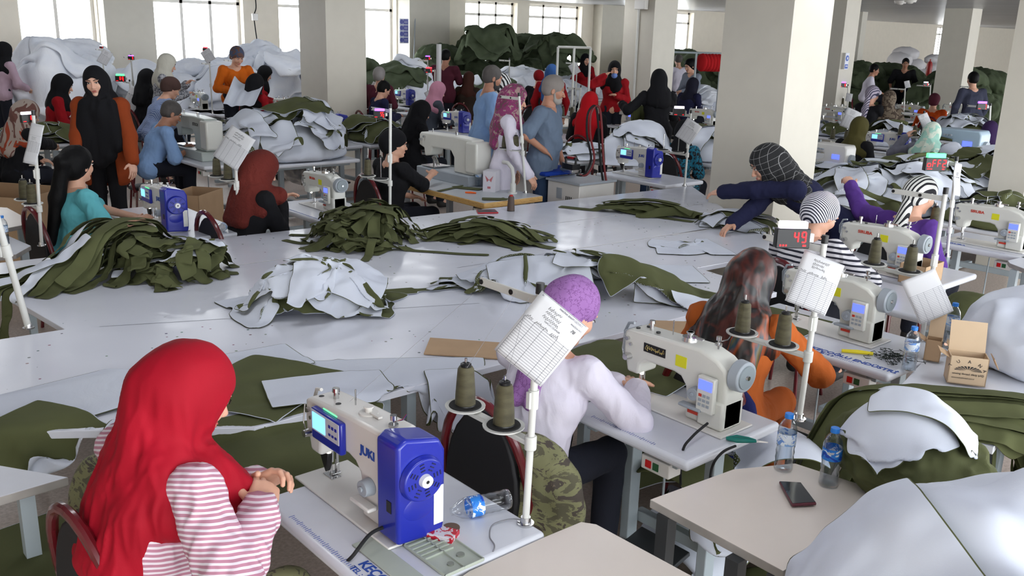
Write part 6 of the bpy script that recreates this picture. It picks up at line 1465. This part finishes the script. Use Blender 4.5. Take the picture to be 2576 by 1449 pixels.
# wooden edged table of the buttonhole machine
a, c = G(1218,512), G(1346,489); T9 = (a.x, a.y, c.x, a.y+1.35)
WOOD = blotch('plywood_edge', [(.74,.56,.32),(.84,.68,.42),(.70,.50,.28)], 20, .5, (1,1,8), sharp=False)
r9 = empty('sewing_table', 'grey topped table with yellow wooden edge and white carton', 'sewing table', ((T9[0]+T9[2])/2, (T9[1]+T9[3])/2, 0))
b = MB(); b.box((0,0,.735), (T9[2]-T9[0], 1.35, .05)); b.build('edge_board', WOOD, r9, bevel=.006)
b = MB(); b.box((0,0,.7605), (T9[2]-T9[0]-.01, 1.34, .004)); b.build('tabletop', plain('pale_grey_laminate', (.74,.76,.78), .35), r9)
for sx in (1,-1):
    for sy in (1,-1): b = MB(); b.box((sx*.26, sy*.6, .355), (.05,.05,.71)); b.build('leg', MGREY, r9, smooth=0)
b = MB(); b.box((-(T9[2]-T9[0])/2+.07,-.55,.66), (.08,.12,.06)); b.build('switch_box', MWG, r9, bevel=.004)
bigmachine('large cream buttonhole machine on the wooden edged table', (1085,441), 'bt', length=.86, height=.43)
b = MB(); b.tube([(0,0,0),(0,0,.16),(.01,.03,.22),(.02,.10,.26),(.02,.17,.26)], .018, 12); b.cyl((0,0,-.005), (0,0,.012), .04, n=20); b.cyl((0,0,.01), (0,0,.09), .026, n=16); o = b.build('air_pipe', PALE, smooth=50); o.location = G(1290,486,.765); tag(o, 'bent white pipe standing on the wooden edged table', 'pipe')
r_ = minibox('white_carton', 'small white carton with red moth emblem on the wooden edged table', G(1236,480,.762), (.14,.12,.19), .55, plain('carton_white', (.82,.81,.84), .5), 'carton')
b = MB(); b.add([(-.071,.04,.15),(-.071,.0,.11),(-.071,-.04,.15),(-.071,-.02,.09),(-.071,0,.12),(-.071,.02,.09)], [(0,1,5),(1,2,3)]); b.box((-.071,0,.04), (.001,.03,.02)); b.build('moth_emblem', plain('emblem_red', (.72,.42,.44), .5), r_, smooth=0)
strip(Ground(T9[0]-1, T9[1]-1, T9[2]+1, T9[3]+1, .02, .765), 'olive band hanging from the buttonhole machine clamp', *gp(1130,450,.86), .34, .055, .3, 991, None, OO, crump=.95, wild=.005, lift=.10)
g9 = Ground(T9[0]-1, T9[1]-1, T9[2]+1, T9[3]+1, .02, .765)
for i, (px, py, ro) in enumerate(((1175,468,-.7),(1240,497,-.4))): strip(g9, 'folded olive piece %s on the wooden edged table' % ('behind the orange cutter' if i == 0 else 'in front of the white carton'), *gp(px, py), .32, .12, ro-.4, 992+i, None, OO, crump=.6)
def bgstation(label, needle, kind, sc=1.15, w=(-.26,.34), ln=(-.62,.34), table=None, n2=None):
    n = G(*needle, .76); lb = 'white sewing table under the '+label
    sewtable('sewing_table', lb[:90], n.x+w[0], n.y-.18*sc+ln[0], n.x+w[1], n.y-.18*sc+ln[1], rule=False, motor=True)
    machine(kind, label, (n.x, n.y-.18*sc, .76), 0, sc)
bgstation('blue motor machine left of the bright pillar', (1564,434), 'juki')
bgstation('blue motor machine beside the heap near the middle pillar', (818,338), 'juki')
bgstation('blue motor machine in front of the sequinned headscarf', (1122,328), 'juki')
bgstation('pale machine in front of the dark haired navy person', (1000,262), 'juki')
bgstation('pale machine in front of the grey sleeves', (1140,262), 'juki')
bgstation('pale machine behind the holding hands of the light blue man', (490,272), 'siruba')
bgstation('pale machine right of the long black coat', (1742,315), 'siruba')
bgstation('pale machine behind the hanging white cloth', (1548,312), 'siruba')
bgstation('blue motor machine among the right hand heaps', (2188,385), 'juki')
bgstation('pale machine before the striped lilac turban', (2258,298), 'siruba')
bgstation('pale machine behind the olive blanket at the far right', (2378,298), 'siruba')
bgstation('small machine left of the olive headscarf', (2068,305), 'siruba')
bgstation('pale machine left of the long grey headscarf', (700,290), 'siruba')
bgstation('pale machine beside the red sweater at the left', (205,232), 'siruba')
_q = G(520,392); sewtable('sewing_table', 'white sewing table under the large grey machine', _q.x-.35, _q.y-.75, _q.x+.35, _q.y+.65, rule=False)
bigmachine('large grey lettered machine in front of the light blue shirted man', (468,385), 'is', length=.84, height=.44, lettering='ISTECH', mat=plain('istech_grey', (.70,.73,.71), .35))
_q = G(2412,400); sewtable('sewing_table', 'white table under the pale overlock machine at the right', _q.x-.4, _q.y-.6, _q.x+.3, _q.y+.5, rule=False)
def overlock(label, px, py, sc=1.0, mat=None):
    p = G(px, py, .76); r = empty('overlock_machine', label, 'overlock machine', p); r.scale = (sc,)*3; m = mat or plain('overlock_blue_grey', (.62,.70,.76), .35)
    b = MB(); b.prism([(-.22,0),(.22,0),(.22,.10),(.05,.13),(.05,.20),(.20,.22),(.20,.30),(-.20,.30),(-.22,.26)], -.11, .11, 'x'); b.build('body', m, r, bevel=.014, seg=3)
    b = MB(); b.box((-.112,-.10,.17), (.006,.09,.05)); b.build('screen', SCRV, r)
    b = MB(); b.box((-.114,.0,.045), (.004,.30,.05)); b.build('brand_plate', INKB, r)
    b = MB(); 
    for k in range(3): b.cyl((-.112,.06+.03*k,.24), (-.135,.06+.03*k,.24), .010, n=10)
    b.build('tension_knobs', MGREY, r)
    b = MB(); b.cyl((0,-.22,.14), (0,-.25,.14), .06, n=20); b.build('handwheel', MGREY, r)
overlock('blue grey overlock machine by the green jacket', 2412, 402, 1.3); 
_q = G(2090,440); sewtable('sewing_table', 'white table under the small overlock machine by the bright pillar', _q.x-.3, _q.y-.4, _q.x+.3, _q.y+.4, rule=False); overlock('small overlock machine right of the bright pillar', 2090, 428, 1.0, MW)
# ironing station
n_, e_, w2 = G(1458,466,.85), G(1533,453,.85), G(1372,447,.85)
r = empty('ironing_station', 'white steam ironing cabinet with blue padded board', 'ironing station', (n_.x, n_.y, 0)); sx, sy = e_.x-n_.x, .42
b = MB(); b.box((sx/2,sy/2,.42), (sx,sy,.84)); cb = b.build('cabinet', MW, r, bevel=.006)
b = MB(); b.box((sx/2,sy/2,.855), (sx+.03,sy+.03,.02)); b.build('worktop', MGREY, r)
b = MB()
for k in range(4): b.box((-.002,.10+.022*k,.68), (.004,.007,.09))
b.build('vent_slots', BLACK, cb); b = MB(); b.box((-.002,.26,.74), (.003,.07,.10)); b.build('data_plate', MGREY, cb)
b = MB(); b.prism([(-.05,.40),(.35,.40),(.42,.50),(.44,.9),(.38,1.25),(.22,1.38),(.06,1.30),(-.02,1.1),(-.06,.6)], .875, .915, 'z'); b.build('padded_board', cloth('board_blue', (.10,.24,.62), .2), r, bevel=.015)
b = MB(); b.box((.2,.75,.45), (.25,.5,.86)); b.build('pedestal', MW, r, bevel=.01)
ir = empty('steam_iron', 'black and red steam iron resting on the ironing cabinet', 'iron', G(1432,432,.925)); b = MB(); b.prism([(-.06,-.10),(.06,-.10),(.05,.04),(0,.13),(-.05,.04)], 0, .03, 'z'); b.build('sole', CHROME, ir, bevel=.003); b = MB(); b.prism([(-.05,-.09),(.05,-.09),(.04,.03),(0,.10),(-.04,.03)], .03, .08, 'z'); b.tube([(0,-.08,.08),(0,-.08,.13),(0,.05,.13),(0,.05,.08)], .012, 8); b.build('iron_body', BLACK, ir); b = MB(); b.box((0,-.02,.135), (.03,.08,.02)); b.build('handle_grip', plain('iron_red', (.6,.08,.1), .4), ir)
hp = G(1517,455,.86); 
for i, (dx, mt, lb) in enumerate(((0, RUB, 'black and silver ribbed hose arching above the ironing cabinet'), (.03, plain('hose_red', (.45,.10,.12), .5), 'dark red steam hose arching above the ironing cabinet'))):
    d0 = depth_of(hp); cable(lb, [D(x+i*8, y, d0) for x, y in ((1517,455),(1512,420),(1508,370),(1505,310),(1500,272),(1490,268),(1478,290),(1477,340),(1487,400),(1470,438),(1450,440))], .011, mt, 'steam_hose', 'hose')
# ------------------------------------------------------------------ heaps of cloth on tables behind
HEAPS = []; QW = [WQUILT, WQUILT]; QO = [OLIVED, OLIVED]
def heap(px, py, rx, ry, hz, n, label, group, seed, size=.8, wf=.6, rot=0, z=.76, base=None, crump=.60, cell=.04, core=True, ctr=None, cloths=(WO, OW), thick=.0022, nm=None):
    c = V(ctr) if ctr else G(px, py, z+hz*.4); r = random.Random(seed); m = max(rx, ry)+size*.6+.2
    gr = Ground(c.x-m, c.y-m, c.x+m, c.y+m, .03, base if base is not None else z); gr.mound(c.x, c.y, rx, ry, hz, rot, z0=z, rough=.35)
    if core:
        HEAPS.append((c.x, c.y, z, rx, ry, label)); S = SDF(); S.ell((c.x,c.y,z), (rx*.84, ry*.84, hz*.84), R=np.array([[math.cos(rot),-math.sin(rot),0],[math.sin(rot),math.cos(rot),0],[0,0,1]])); S.clip((0,0,z+.005), (0,0,1)); v, f = S.mesh(.05); v = displace(v, f, .03, (6,6,6), ridge=True); v[:, 2] = np.maximum(v[:, 2], z+.003)
        o = npmesh('fabric_heap', v-np.array([c.x,c.y,z]), f, WFAB if wf > .5 else OLIVE); o.location = (c.x, c.y, z); tag(o, 'packed middle of the heap: '+label, 'fabric heap', kind='stuff')
    for i in range(n):
        a = r.uniform(0, 6.28); q = math.sqrt(r.random())*.75; u, v_ = rx*q*math.cos(a), ry*q*math.sin(a); s = size*r.uniform(.55, 1)
        w_ = r.random() < wf
        v, f = drape(gr, c.x+u*math.cos(rot)-v_*math.sin(rot), c.y+u*math.sin(rot)+v_*math.cos(rot), s, s*r.uniform(.35,.8), rot=r.uniform(0,3.14), crumple=crump, lift=.2, wild=.10, seed=seed*50+i, cell=cell, iters=55)
        nn = vnormals(v, f); f = f[:, ::-1] if nn[:, 2].mean() < 0 else f
        tag(two_sided('white_fabric_piece' if w_ else 'olive_fabric_piece', v, f, cloths[0] if w_ else cloths[1], thick=thick), ('white' if w_ else 'olive')+(' piece ' if thick < .01 else ' quilted piece ')+label, 'fabric', group)
heap(735, 355, .75, .55, .45, 16, 'in the tall heap left of the middle pillar', 'heap left of the middle pillar', 1, size=.95, wf=.62)
puff('clear and black plastic sack sagging below the heap left of the middle pillar', G(770,400,.62), (.36,.34,.30), 5, clearplastic('grey_plastic', (.45,.47,.48), .35), 41, h=.02, fr=(7,7,4), amp=.05, name='plastic_sack', cat='sack')
puff('pale sack behind the heap left of the middle pillar', G(770,285,.92), (.26,.24,.20), 5, cloth('pale_sack', (.76,.74,.70), .5), 42, h=.018, fr=(6,6,6), amp=.03, name='sack', cat='sack')
heap(945, 335, .42, .5, .22, 9, 'in the heap right of the middle pillar', 'heap right of the middle pillar', 2, size=.7, wf=.3)
heap(590, 320, .3, .4, .10, 7, 'on the table right of the large grey machine', 'pieces right of the large grey machine', 3, size=.6, wf=.3)
heap(120, 345, .4, .35, .12, 7, 'in front of the rust cardigan', 'pieces by the rust cardigan', 4, size=.6, wf=.3)
heap(40, 345, .35, .35, .12, 6, 'at the left edge under the patterned scarf', 'pieces at the left edge', 5, size=.6, wf=.7)
heap(1445, 385, .42, .40, .10, 8, 'striped with dark trim on the table right of the polo shirt', 'pieces right of the polo shirt', 6, size=.75, wf=.95)
heap(1600, 380, .55, .45, .25, 9, 'beneath the long black coat', 'pieces beneath the long black coat', 7, size=1.0, wf=.85)
heap(1770, 375, .35, .45, .30, 7, 'against the left face of the bright pillar', 'pieces against the bright pillar', 8, size=.9, wf=.8)
heap(1755, 262, .8, .55, .35, 9, 'behind the long black coat', 'pieces behind the long black coat', 9, size=1.2, wf=.95, cloths=(QW, QO), thick=.028)
heap(1465, 232, .9, .6, .30, 10, 'behind the grey bearded man', 'pieces behind the bearded man', 10, size=1.2, wf=.95, cloths=(QW, QO), thick=.028)
heap(1030, 228, .9, .6, .30, 9, 'right of the middle pillar in the rear', 'rear pieces right of the middle pillar', 11, size=1.2, wf=.85, cloths=(QW, QO), thick=.028)
heap(560, 232, 1.0, .7, .35, 9, 'in front of the orange sweater', 'pieces before the orange sweater', 12, size=1.3, wf=.97, cloths=(QW, QO), thick=.028)
heap(700, 238, .7, .6, .35, 7, 'beside the long black scarf', 'pieces beside the long black scarf', 13, size=1.2, wf=.85, cloths=(QW, QO), thick=.028)
heap(100, 245, .9, .6, .35, 7, 'beside the pale pink sweater', 'pieces beside the pink sweater', 14, size=1.2, wf=.6, cloths=(QW, QO), thick=.028)
heap(2080, 330, .6, .8, .10, 10, 'beside the right face of the bright pillar', 'pieces right of the bright pillar', 15, size=.8, wf=.7)
heap(2240, 480, .95, .85, .34, 20, 'in the broad heap behind the purple sweater', 'broad heap behind the purple sweater', 16, size=1.1, wf=.55, z=.62, base=.55)
heap(2470, 455, .9, .8, .34, 18, 'in the broad heap at the right edge', 'broad heap at the right edge', 17, size=1.0, wf=.55, z=.62, base=.55)
heap(2110, 455, .5, .6, .16, 8, 'between the bright pillar and the purple sweater', 'pieces beside the purple sweater', 18, size=.8, wf=.5, z=.65, base=.6)
heap(2530, 545, .5, .7, .18, 8, 'behind the last machine at the right edge', 'pieces behind the last machine', 19, size=.9, wf=.3, z=.66, base=.6)
heap(2230, 345, .5, .4, .25, 8, 'under the raised hand at the right', 'pieces under the raised hand', 20, size=.8, wf=.9)
heap(2420, 330, .6, .5, .30, 8, 'before the green jacket', 'pieces before the green jacket', 21, size=.9, wf=.4)
puff('olive and cream rolled bag behind the off display', G(2440,408,.92), (.42,.20,.16), 5, OLIVE, 44, h=.016, fr=(6,6,6), amp=.03, rot=-.7)
puff('pale grey rolled bag behind the off display', G(2392,398,.95), (.20,.14,.17), 5, WFAB, 45, h=.016, fr=(6,6,6), amp=.03, rot=.3)
def hang(label, cs, deps, mats, seed, nx=14, ny=14, amp=.03, name='hanging_cloth', bulge=.05):
    C4 = [np.array(D(x, y, d)) for (x, y), d in zip(cs, deps)]; u, v = np.meshgrid(np.linspace(0,1,nx), np.linspace(0,1,ny), indexing='ij'); u = u[..., None]; v = v[..., None]
    P_ = (C4[0]*(1-u)+C4[1]*u)*(1-v)+(C4[3]*(1-u)+C4[2]*u)*v; n = np.cross(C4[1]-C4[0], C4[3]-C4[0]); n /= np.linalg.norm(n); P_ = P_.reshape(-1, 3)
    q = np.concatenate([u*7, v*1.5, np.full_like(u, seed)], 2).reshape(-1, 3); P_ = P_+n*((vnoise(q)*amp*2.5)+np.sin(u.reshape(-1)*3.14)*bulge)[:, None]
    idx = np.arange(nx*ny).reshape(nx, ny); f = np.stack([idx[:-1,:-1], idx[1:,:-1], idx[1:,1:], idx[:-1,1:]], 2).reshape(-1, 4); return tag(two_sided(name, P_, f, mats), label, 'fabric')
_d = depth_of(P[36]['W'][0]); hang('white cloth held up by the woman in the long black coat', [(1583,252),(1632,270),(1622,345),(1588,330)], [_d]*4, WO, 3)
_d = depth_of(P[6]['W'][0]); hang('white cloth with olive edge lifted by the purple sleeve', [(2140,462),(2262,505),(2320,640),(2200,575)], [_d,_d-.1,_d-.5,_d-.3], WO, 4, bulge=.10); hang('olive edge band of the cloth lifted by the purple sleeve', [(2150,462),(2290,515),(2284,530),(2146,475)], [_d-.03,_d-.14,_d-.14,_d-.03], OO, 5, ny=3, bulge=.08)
_d = depth_of(P[17]['W'][0]); hang('white quilted bag pulled across the lap of the orange sweater', [(590,195),(665,205),(640,262),(560,258)], [_d-.4,_d-.3,_d-1.0,_d-1.0], WW, 6)
# ------------------------------------------------------------------ quilted bags stacked along the windows
BAGP = {}
def bagproto(kind, k):
    if (kind, k) in BAGP: return BAGP[(kind, k)]
    r = random.Random(k*7+(3 if kind == 'w' else 0)); S = SDF(); S.ell((0,0,0), (.56,.27,.15), k=.08); S.ell((r.uniform(.1,.3),r.uniform(-.12,.12),.04), (.30,.20,.15), k=.08); S.ell((-r.uniform(.1,.35),r.uniform(-.1,.1),.02), (.28,.25,.14), k=.08)
    v, f = S.mesh(.024); v = displace(v, f, .09, (4,7,7), seed=k+2, ridge=True); v = displace(v, f, .03, (11,14,14), seed=k, ridge=True); v[:, 0] += .25*np.sin(v[:, 1]*3+k)*.4; v[:, 2] -= .10*(np.abs(v[:, 0])/.5)**2
    me = npmesh('tmp', v, f, WQUILT if kind == 'w' else OLIVED); m = me.data; bpy.data.objects.remove(me); m.name = 'quilted_bag'; BAGP[(kind, k)] = m; return m
def bag(kind, x, y, z, rz, s, label, group):
    o = bpy.data.objects.new('white_quilted_bag' if kind == 'w' else 'olive_quilted_bag', bagproto(kind, random.randrange(5))); COL.objects.link(o); o.location = (x, y, z); o.rotation_euler = (random.uniform(-.25,.25), random.uniform(-.2,.2), rz); o.scale = (s, s, s*random.uniform(.9,1.2)); tag(o, label, 'quilted bag', group)
def wallpile(px0, px1, ztop, kind, where, yf=15.6, step=.85, sc=1.12, back=None, dz=.29, dy=.34, prof=None, zmin=0):
    x0 = pdir(px0)[0]/pdir(px0)[1]*(yf+1); x1 = pdir(px1)[0]/pdir(px1)[1]*(yf+1); n = max(2, int((x1-x0)/step)); k = 0; z = .16
    while z < ztop:
        for i in range(n):
            t = (i+.5*(k % 2))/n; lim = ztop if prof is None else ztop*prof(t)
            if z > lim+.05 or z < zmin: continue
            y = min(yf+dy*k, YW-.55); kd = kind if len(kind) == 1 else (kind[0] if z < ztop*.55 else kind[1])
            bag(kd, x0+(x1-x0)*t+random.uniform(-.12,.12), y+random.uniform(-.1,.1), z, random.uniform(-.5,.5)+(1.57 if random.random() < .25 else 0), sc*random.uniform(.85,1.1), ('white' if kd == 'w' else 'olive')+' quilted bag in the pile '+where, 'bags '+where)
        z += dz; k += 1
pk = lambda c, w: (lambda t: .72+.28*math.exp(-((t-c)/w)**2))
wallpile(-20, 225, 1.62, 'w', 'under the first window', prof=pk(.6,.4), zmin=.5)
wallpile(225, 480, 1.25, 'w', 'before the grey corner pillar', zmin=.5)
wallpile(480, 650, 1.38, 'w', 'under the second window', zmin=.5)
wallpile(650, 770, 1.62, 'w', 'left of the middle pillar', zmin=.5, prof=pk(.4,.4))
wallpile(915, 1120, 1.50, 'wo', 'right of the middle pillar', zmin=.4, prof=pk(.15,.3))
wallpile(1120, 1490, 1.25, 'w', 'in front of the olive mountain', yf=14.2, zmin=.5)
wallpile(1120, 1500, 2.15, 'o', 'forming the olive mountain below the windows', yf=15.8, prof=pk(.42,.22), zmin=.7)
wallpile(1660, 1815, 1.62, 'o', 'behind the clothes rack', yf=15.6, zmin=.4)
wallpile(1990, 2140, 1.3, 'wo', 'by the pillar with the round sign', yf=12.6, zmin=.4, step=.7)
wallpile(2160, 2330, 1.45, 'o', 'at the far right before the white sacks', yf=11.4, zmin=.3, step=.8, sc=1.5)
wallpile(2330, 2420, 1.15, 'o', 'at the foot of the far pillar', yf=9.4, zmin=.3, step=.8, sc=1.5)
wallpile(2450, 2570, 1.45, 'o', 'in the dark far corner', yf=9.0, zmin=.2, step=.8, sc=1.5)
def quiltpile(px0, px1, zt, n, wf, where, seed, y=16.2, ry=1.0, size=1.7):
    x0 = pdir(px0)[0]/pdir(px0)[1]*y; x1 = pdir(px1)[0]/pdir(px1)[1]*y
    heap(0, 0, (x1-x0)/2, ry, zt-.3, n, 'spread over the pile '+where, 'quilts '+where, seed, size=size, wf=wf, z=.3, base=.3, crump=.66, cell=.07, core=False, ctr=((x0+x1)/2, y, 0), cloths=(QW, QO), thick=.035)
quiltpile(-20, 225, 1.60, 12, 1, 'under the first window', 31)
quiltpile(225, 480, 1.25, 10, .95, 'before the grey corner pillar', 32)
quiltpile(480, 650, 1.35, 9, 1, 'under the second window', 33)
quiltpile(640, 775, 1.60, 8, 1, 'left of the middle pillar', 34)
quiltpile(910, 1130, 1.35, 11, .6, 'right of the middle pillar', 35)
quiltpile(1120, 1500, 1.25, 14, .95, 'in front of the olive mountain', 36, y=14.3)
quiltpile(1130, 1320, 2.0, 10, 0, 'at the left of the olive mountain', 37, y=16.3, size=1.4)
quiltpile(1290, 1500, 1.9, 10, 0, 'at the right of the olive mountain', 38, y=16.3, size=1.4)
quiltpile(1670, 1815, 1.5, 7, .1, 'behind the clothes rack', 39, y=15.8, size=1.4)
# white sacks far right
for i, (px, py, s) in enumerate(((2240,178,1.3),(2262,152,1.3),(2278,136,1.1),(2283,180,1.2),(2305,165,1.0),(2312,190,1.1),(2350,150,.8),(2352,172,.9),(2350,190,.9))):
    p = D(px, py, 31); S = SDF(); S.ell((0,0,0), (.40,.30,.22), k=.05)
    if i == 0: v, f = S.mesh(.045); v = displace(v, f, .05, (5,5,5), ridge=True); sack = npmesh('white_sack', v, f, plain('woven_sack_white', (.84,.83,.84), .6)); o = sack
    else: o = sack.copy(); COL.objects.link(o); o.scale = (s,)*3
    o.location = p; o.rotation_euler = (0,0,i*.9); tag(o, 'stuffed white sack in the stack at the far right', 'sack', 'white sacks at the far right')
for j, (px, w_) in enumerate(((2245,.9),(2270,1.0),(2300,.8),(2350,.8))):
    p = D(px, 160, 31); b = MB(); b.box((0,0,.7), (1.2,1.0,1.4)); 
# ------------------------------------------------------------------ fixtures on pillars and walls
def plate(name, label, px, py, wpx, hpx, dep, face, mat, cat, z0=0):
    """flat sign on a pillar face; face 'y' = facing -y, 'x' = facing -x"""
    p = D(px, py, dep); w_ = wpx*dep/F_PX; h_ = hpx*dep/F_PX; r = empty(name, label, cat, p)
    b = MB(); b.box((0,0,0), (w_,.006,h_) if face == 'y' else (.006,w_,h_)); b.build('board', mat, r, smooth=0); return r, w_, h_
BSIGN = plain('sign_blue', (.22,.36,.70), .5); BSIGN2 = plain('sign_violet_blue', (.42,.44,.74), .5); SW = plain('sign_white', (.86,.87,.92), .5)
fy = YW-.5; dS = fy/pdir(1016)[1]; r, w_, h_ = plate('safety_sign', 'tall sign with four blue pictogram rows on the rear pier', 1016.5, 78, 27, 60, dS-.01, 'y', SW, 'sign')
for k in range(4):
    zz = h_*(.37-.245*k)
    b = MB(); b.cyl((-w_*.27,-.004,zz), (-w_*.27,-.007,zz), h_*.095, n=18); b.build('pictogram', BSIGN2, r); b = MB(); b.box((w_*.18,-.005,zz), (w_*.50,.004,h_*.20)); b.build('text_panel', BSIGN2, r, smooth=0)
    b = MB(); b.box((w_*.18,-.008,zz+h_*.02), (w_*.36,.002,h_*.018)); b.box((w_*.18,-.008,zz-h_*.03), (w_*.36,.002,h_*.018)); b.build('text_line', SW, r, smooth=0)
dS = P4_[1]/pdir(2130)[1]; r, w_, h_ = plate('safety_sign', 'blue round mandatory sign with a text strip on a right hand pillar', 2130, 154, 17, 40, dS-.01, 'y', SW, 'sign')
b = MB(); b.cyl((0,-.004,h_*.18), (0,-.008,h_*.18), w_*.42, n=24); b.build('pictogram', BSIGN, r); b = MB(); b.sph((w_*.05,-.009,h_*.18), (w_*.16,.002,w_*.2), 10); b.build('face_symbol', SW, r); b = MB(); b.box((0,-.005,-h_*.32), (w_*.8,.004,h_*.26)); b.build('text_panel', BSIGN, r, smooth=0); b = MB(); b.box((0,-.008,-h_*.30), (w_*.55,.002,h_*.06)); b.build('text_line', SW, r, smooth=0)
d0 = (YW-.55)/pdir(1042)[1]; cable('grey conduit running down the rear pier beside the sign', [D(1046,-20,d0), D(1044,60,d0), D(1041,150,d0)], .012, MGREY, 'conduit', 'conduit')
d0 = P3_[0]/pdir(1600)[0]; 
def conduit_pts(px0, py0, px1, py1, off=.02):
    out = []
    for t in (0,.5,1):
        px, py = px0+(px1-px0)*t, py0+(py1-py0)*t; d_ = _r*((px-1288)/F_PX)-_u*((py-724.5)/F_PX)+_f; k = (P3_[0]-off)/d_.x; out.append(V((d_.x*k, d_.y*k, CAM_H+d_.z*k)))
    return out
cp = conduit_pts(1608,10,1594,250); cable('white conduit running down the middle pillar with the wall box', cp, .022, PALE, 'conduit', 'conduit')
b = MB(); b.box((0,0,0), (.10,.22,.22)); o = b.build('wall_box', MW, bevel=.01); p = conduit_pts(1614,6,1614,6,.06)[0]; o.location = p; tag(o, 'white box mounted high on the middle pillar', 'wall box')
d0 = (YW-.35)/pdir(645)[1]; cable('black cable hanging down the wall between the second and third windows', [D(642,-10,d0), D(644,20,d0), D(639,40,d0), D(642,70,d0), D(648,110,d0), D(656,150,d0)], .012, RUB)
b = MB(); b.box((0,0,0), (.12,.06,.14)); o = b.build('junction_box', MW, bevel=.008); o.location = D(641,43,d0-.03); tag(o, 'white junction box on the cable between two windows', 'junction box')
for i, (px, py) in enumerate(((2265,6),(2290,3))):
    d_ = _r*((px-1288)/F_PX)-_u*((py-724.5)/F_PX)+_f; t = (CEIL-.03-CAM_H)/d_.z; b = MB(); b.cyl((0,0,-.02), (0,0,.03), .10, .12, 20); b.sph((0,0,-.02), (.06,.06,.03)); o = b.build('smoke_detector', MW, smooth=40); o.location = (d_.x*t, d_.y*t, CEIL-.03); tag(o, 'round white detector on the ceiling, %s of the two' % ('left' if i == 0 else 'right'), 'smoke detector')
# clothes racks
def rack(label, px0, px1, pytop, dep, zb=0, mat=PALE, posts=2):
    a = D(px0, pytop, dep); c = D(px1, pytop, dep); c.z = a.z; r = empty('garment_rack', label, 'rack', (a.x, a.y, 0)); b = MB(); b.cyl((0,0,a.z), (c.x-a.x, c.y-a.y, a.z), .018, n=8); b.build('rail', mat, r)
    for k in range(posts+1):
        t = k/posts; b = MB(); b.cyl(((c.x-a.x)*t, (c.y-a.y)*t, 0), ((c.x-a.x)*t, (c.y-a.y)*t, a.z), .018, n=8); b.build('post', mat, r)
    return r, a, c
rack('white tube rack in front of the olive mountain', 1404, 1486, 118, 14.0); rr_, a, c = rack('grey tube rack with red garments beside the bright pillar', 1690, 1815, 131, 16.0, mat=STEEL)
for k in range(6):
    t = .62+.065*k; p = a+(c-a)*t; puff('red garment hanging on the grey tube rack', (p.x, p.y-.0, p.z-.16), (.05,.12,.16), 5, cloth('red_garment', (.70,.10,.12), .3), 60+k, h=.022, group='red garments on the rack', name='hanging_garment', cat='garment', amp=.01)
p = D(2336, 182, 27); b = MB(); b.lathe([(.07,0),(.08,.02),(.08,.42),(.05,.50),(.02,.52),(.02,.58)], n=14); o = b.build('fire_extinguisher', plain('extinguisher_red', (.6,.08,.08), .4)); o.location = (p.x, p.y, p.z-.2); tag(o, 'red fire extinguisher by the far pillar', 'fire extinguisher')
minibox('cardboard_roll', 'upright white roll behind the maroon t-shirt', D(1104,150,15.2)-V((0,0,.95)), (.06,.06,1.2), 0, PAPER, 'roll')
# ------------------------------------------------------------------ rear thread stands, each on a table
def ensure_table(x, y, label):
    for x0, y0, x1, y1 in RECTS:
        if x0-.02 < x < x1+.02 and y0-.02 < y < y1+.02: return
    sewtable('sewing_table', label, x-.28, y-.12, x+.28, y+.75, rule=False, motor=False)
for i, (ba, to, tr, pa, di, wh) in enumerate(BG):
    dd, _ = pstand('thin white thread stand '+wh, ba, to, 'stand '+wh, tray=tr, thin=1.0, armlen=.3, far=14.5 if ba[0] < 700 else (16.5 if ba[0] < 1500 else 22))
    q = D(to[0], to[1], dd); ensure_table(q.x, q.y, 'white sewing table carrying the stand '+wh)
    if pa: hpaper('small record form hanging '+wh, pa[0], pa[1], pa[2], pa[3], dd-.05, seed=20+i)
    if di: hcounter('small lit counter display '+wh, di[0], di[1], di[2], dd, di[3], di[4])

for lb, px, py, z in (('white table under the olive bundle behind the cartons', 2440, 800, .74), ('white table under the thin stand right of the grey polo', 1448, 348, .76), ('white table under the bottle before the small blue motor machine', 852, 366, .76)):
    q = G(px, py, z); ensure_table(q.x, q.y, lb)

for x, y, z, rx, ry, lb in HEAPS:
    t = 'white work table under the pieces '+' '.join(lb.split()[:9])
    while t.split()[-1] in ('the', 'of', 'and', 'in', 'at', 'on'): t = t.rsplit(' ', 1)[0]
    if z < .75 or not any(x0-.02 < x < x1+.02 and y0-.02 < y < y1+.02 for x0, y0, x1, y1 in RECTS):
        sewtable('work_table', t, x-rx*.8, y-ry*.8, x+rx*.8, y+ry*.8, z=z-.004, rule=False, motor=False, group='work tables under cloth', cat='table')
# pieces of the smaller heaps are told apart by their place from left to right
ORD = ['leftmost', 'second from left', 'third from left', 'fourth from left', 'fifth from left', 'sixth from left', 'seventh from left', 'eighth from left', 'ninth from left', 'tenth from left', 'eleventh from left', 'twelfth from left', 'thirteenth from left']
bpy.context.view_layer.update()
by = {}
for o in COL.objects:
    if o.parent is None and o.type == 'MESH' and 'label' in o and o.get('category') in ('fabric', 'quilted bag', 'garment', 'sack'): by.setdefault(o['label'], []).append(o)
def imx(o):
    c = o.matrix_world @ (sum((V(k) for k in o.bound_box), V())/8); rel = c-V((0,0,CAM_H)); return rel.dot(_r)/rel.dot(_f)
for lb, os_ in by.items():
    if 1 < len(os_) <= 13:
        os_.sort(key=imx)
        for i, o in enumerate(os_): o['label'] = ' '.join(lb.split()[:12])+', '+('rightmost' if i == len(os_)-1 else ORD[i])
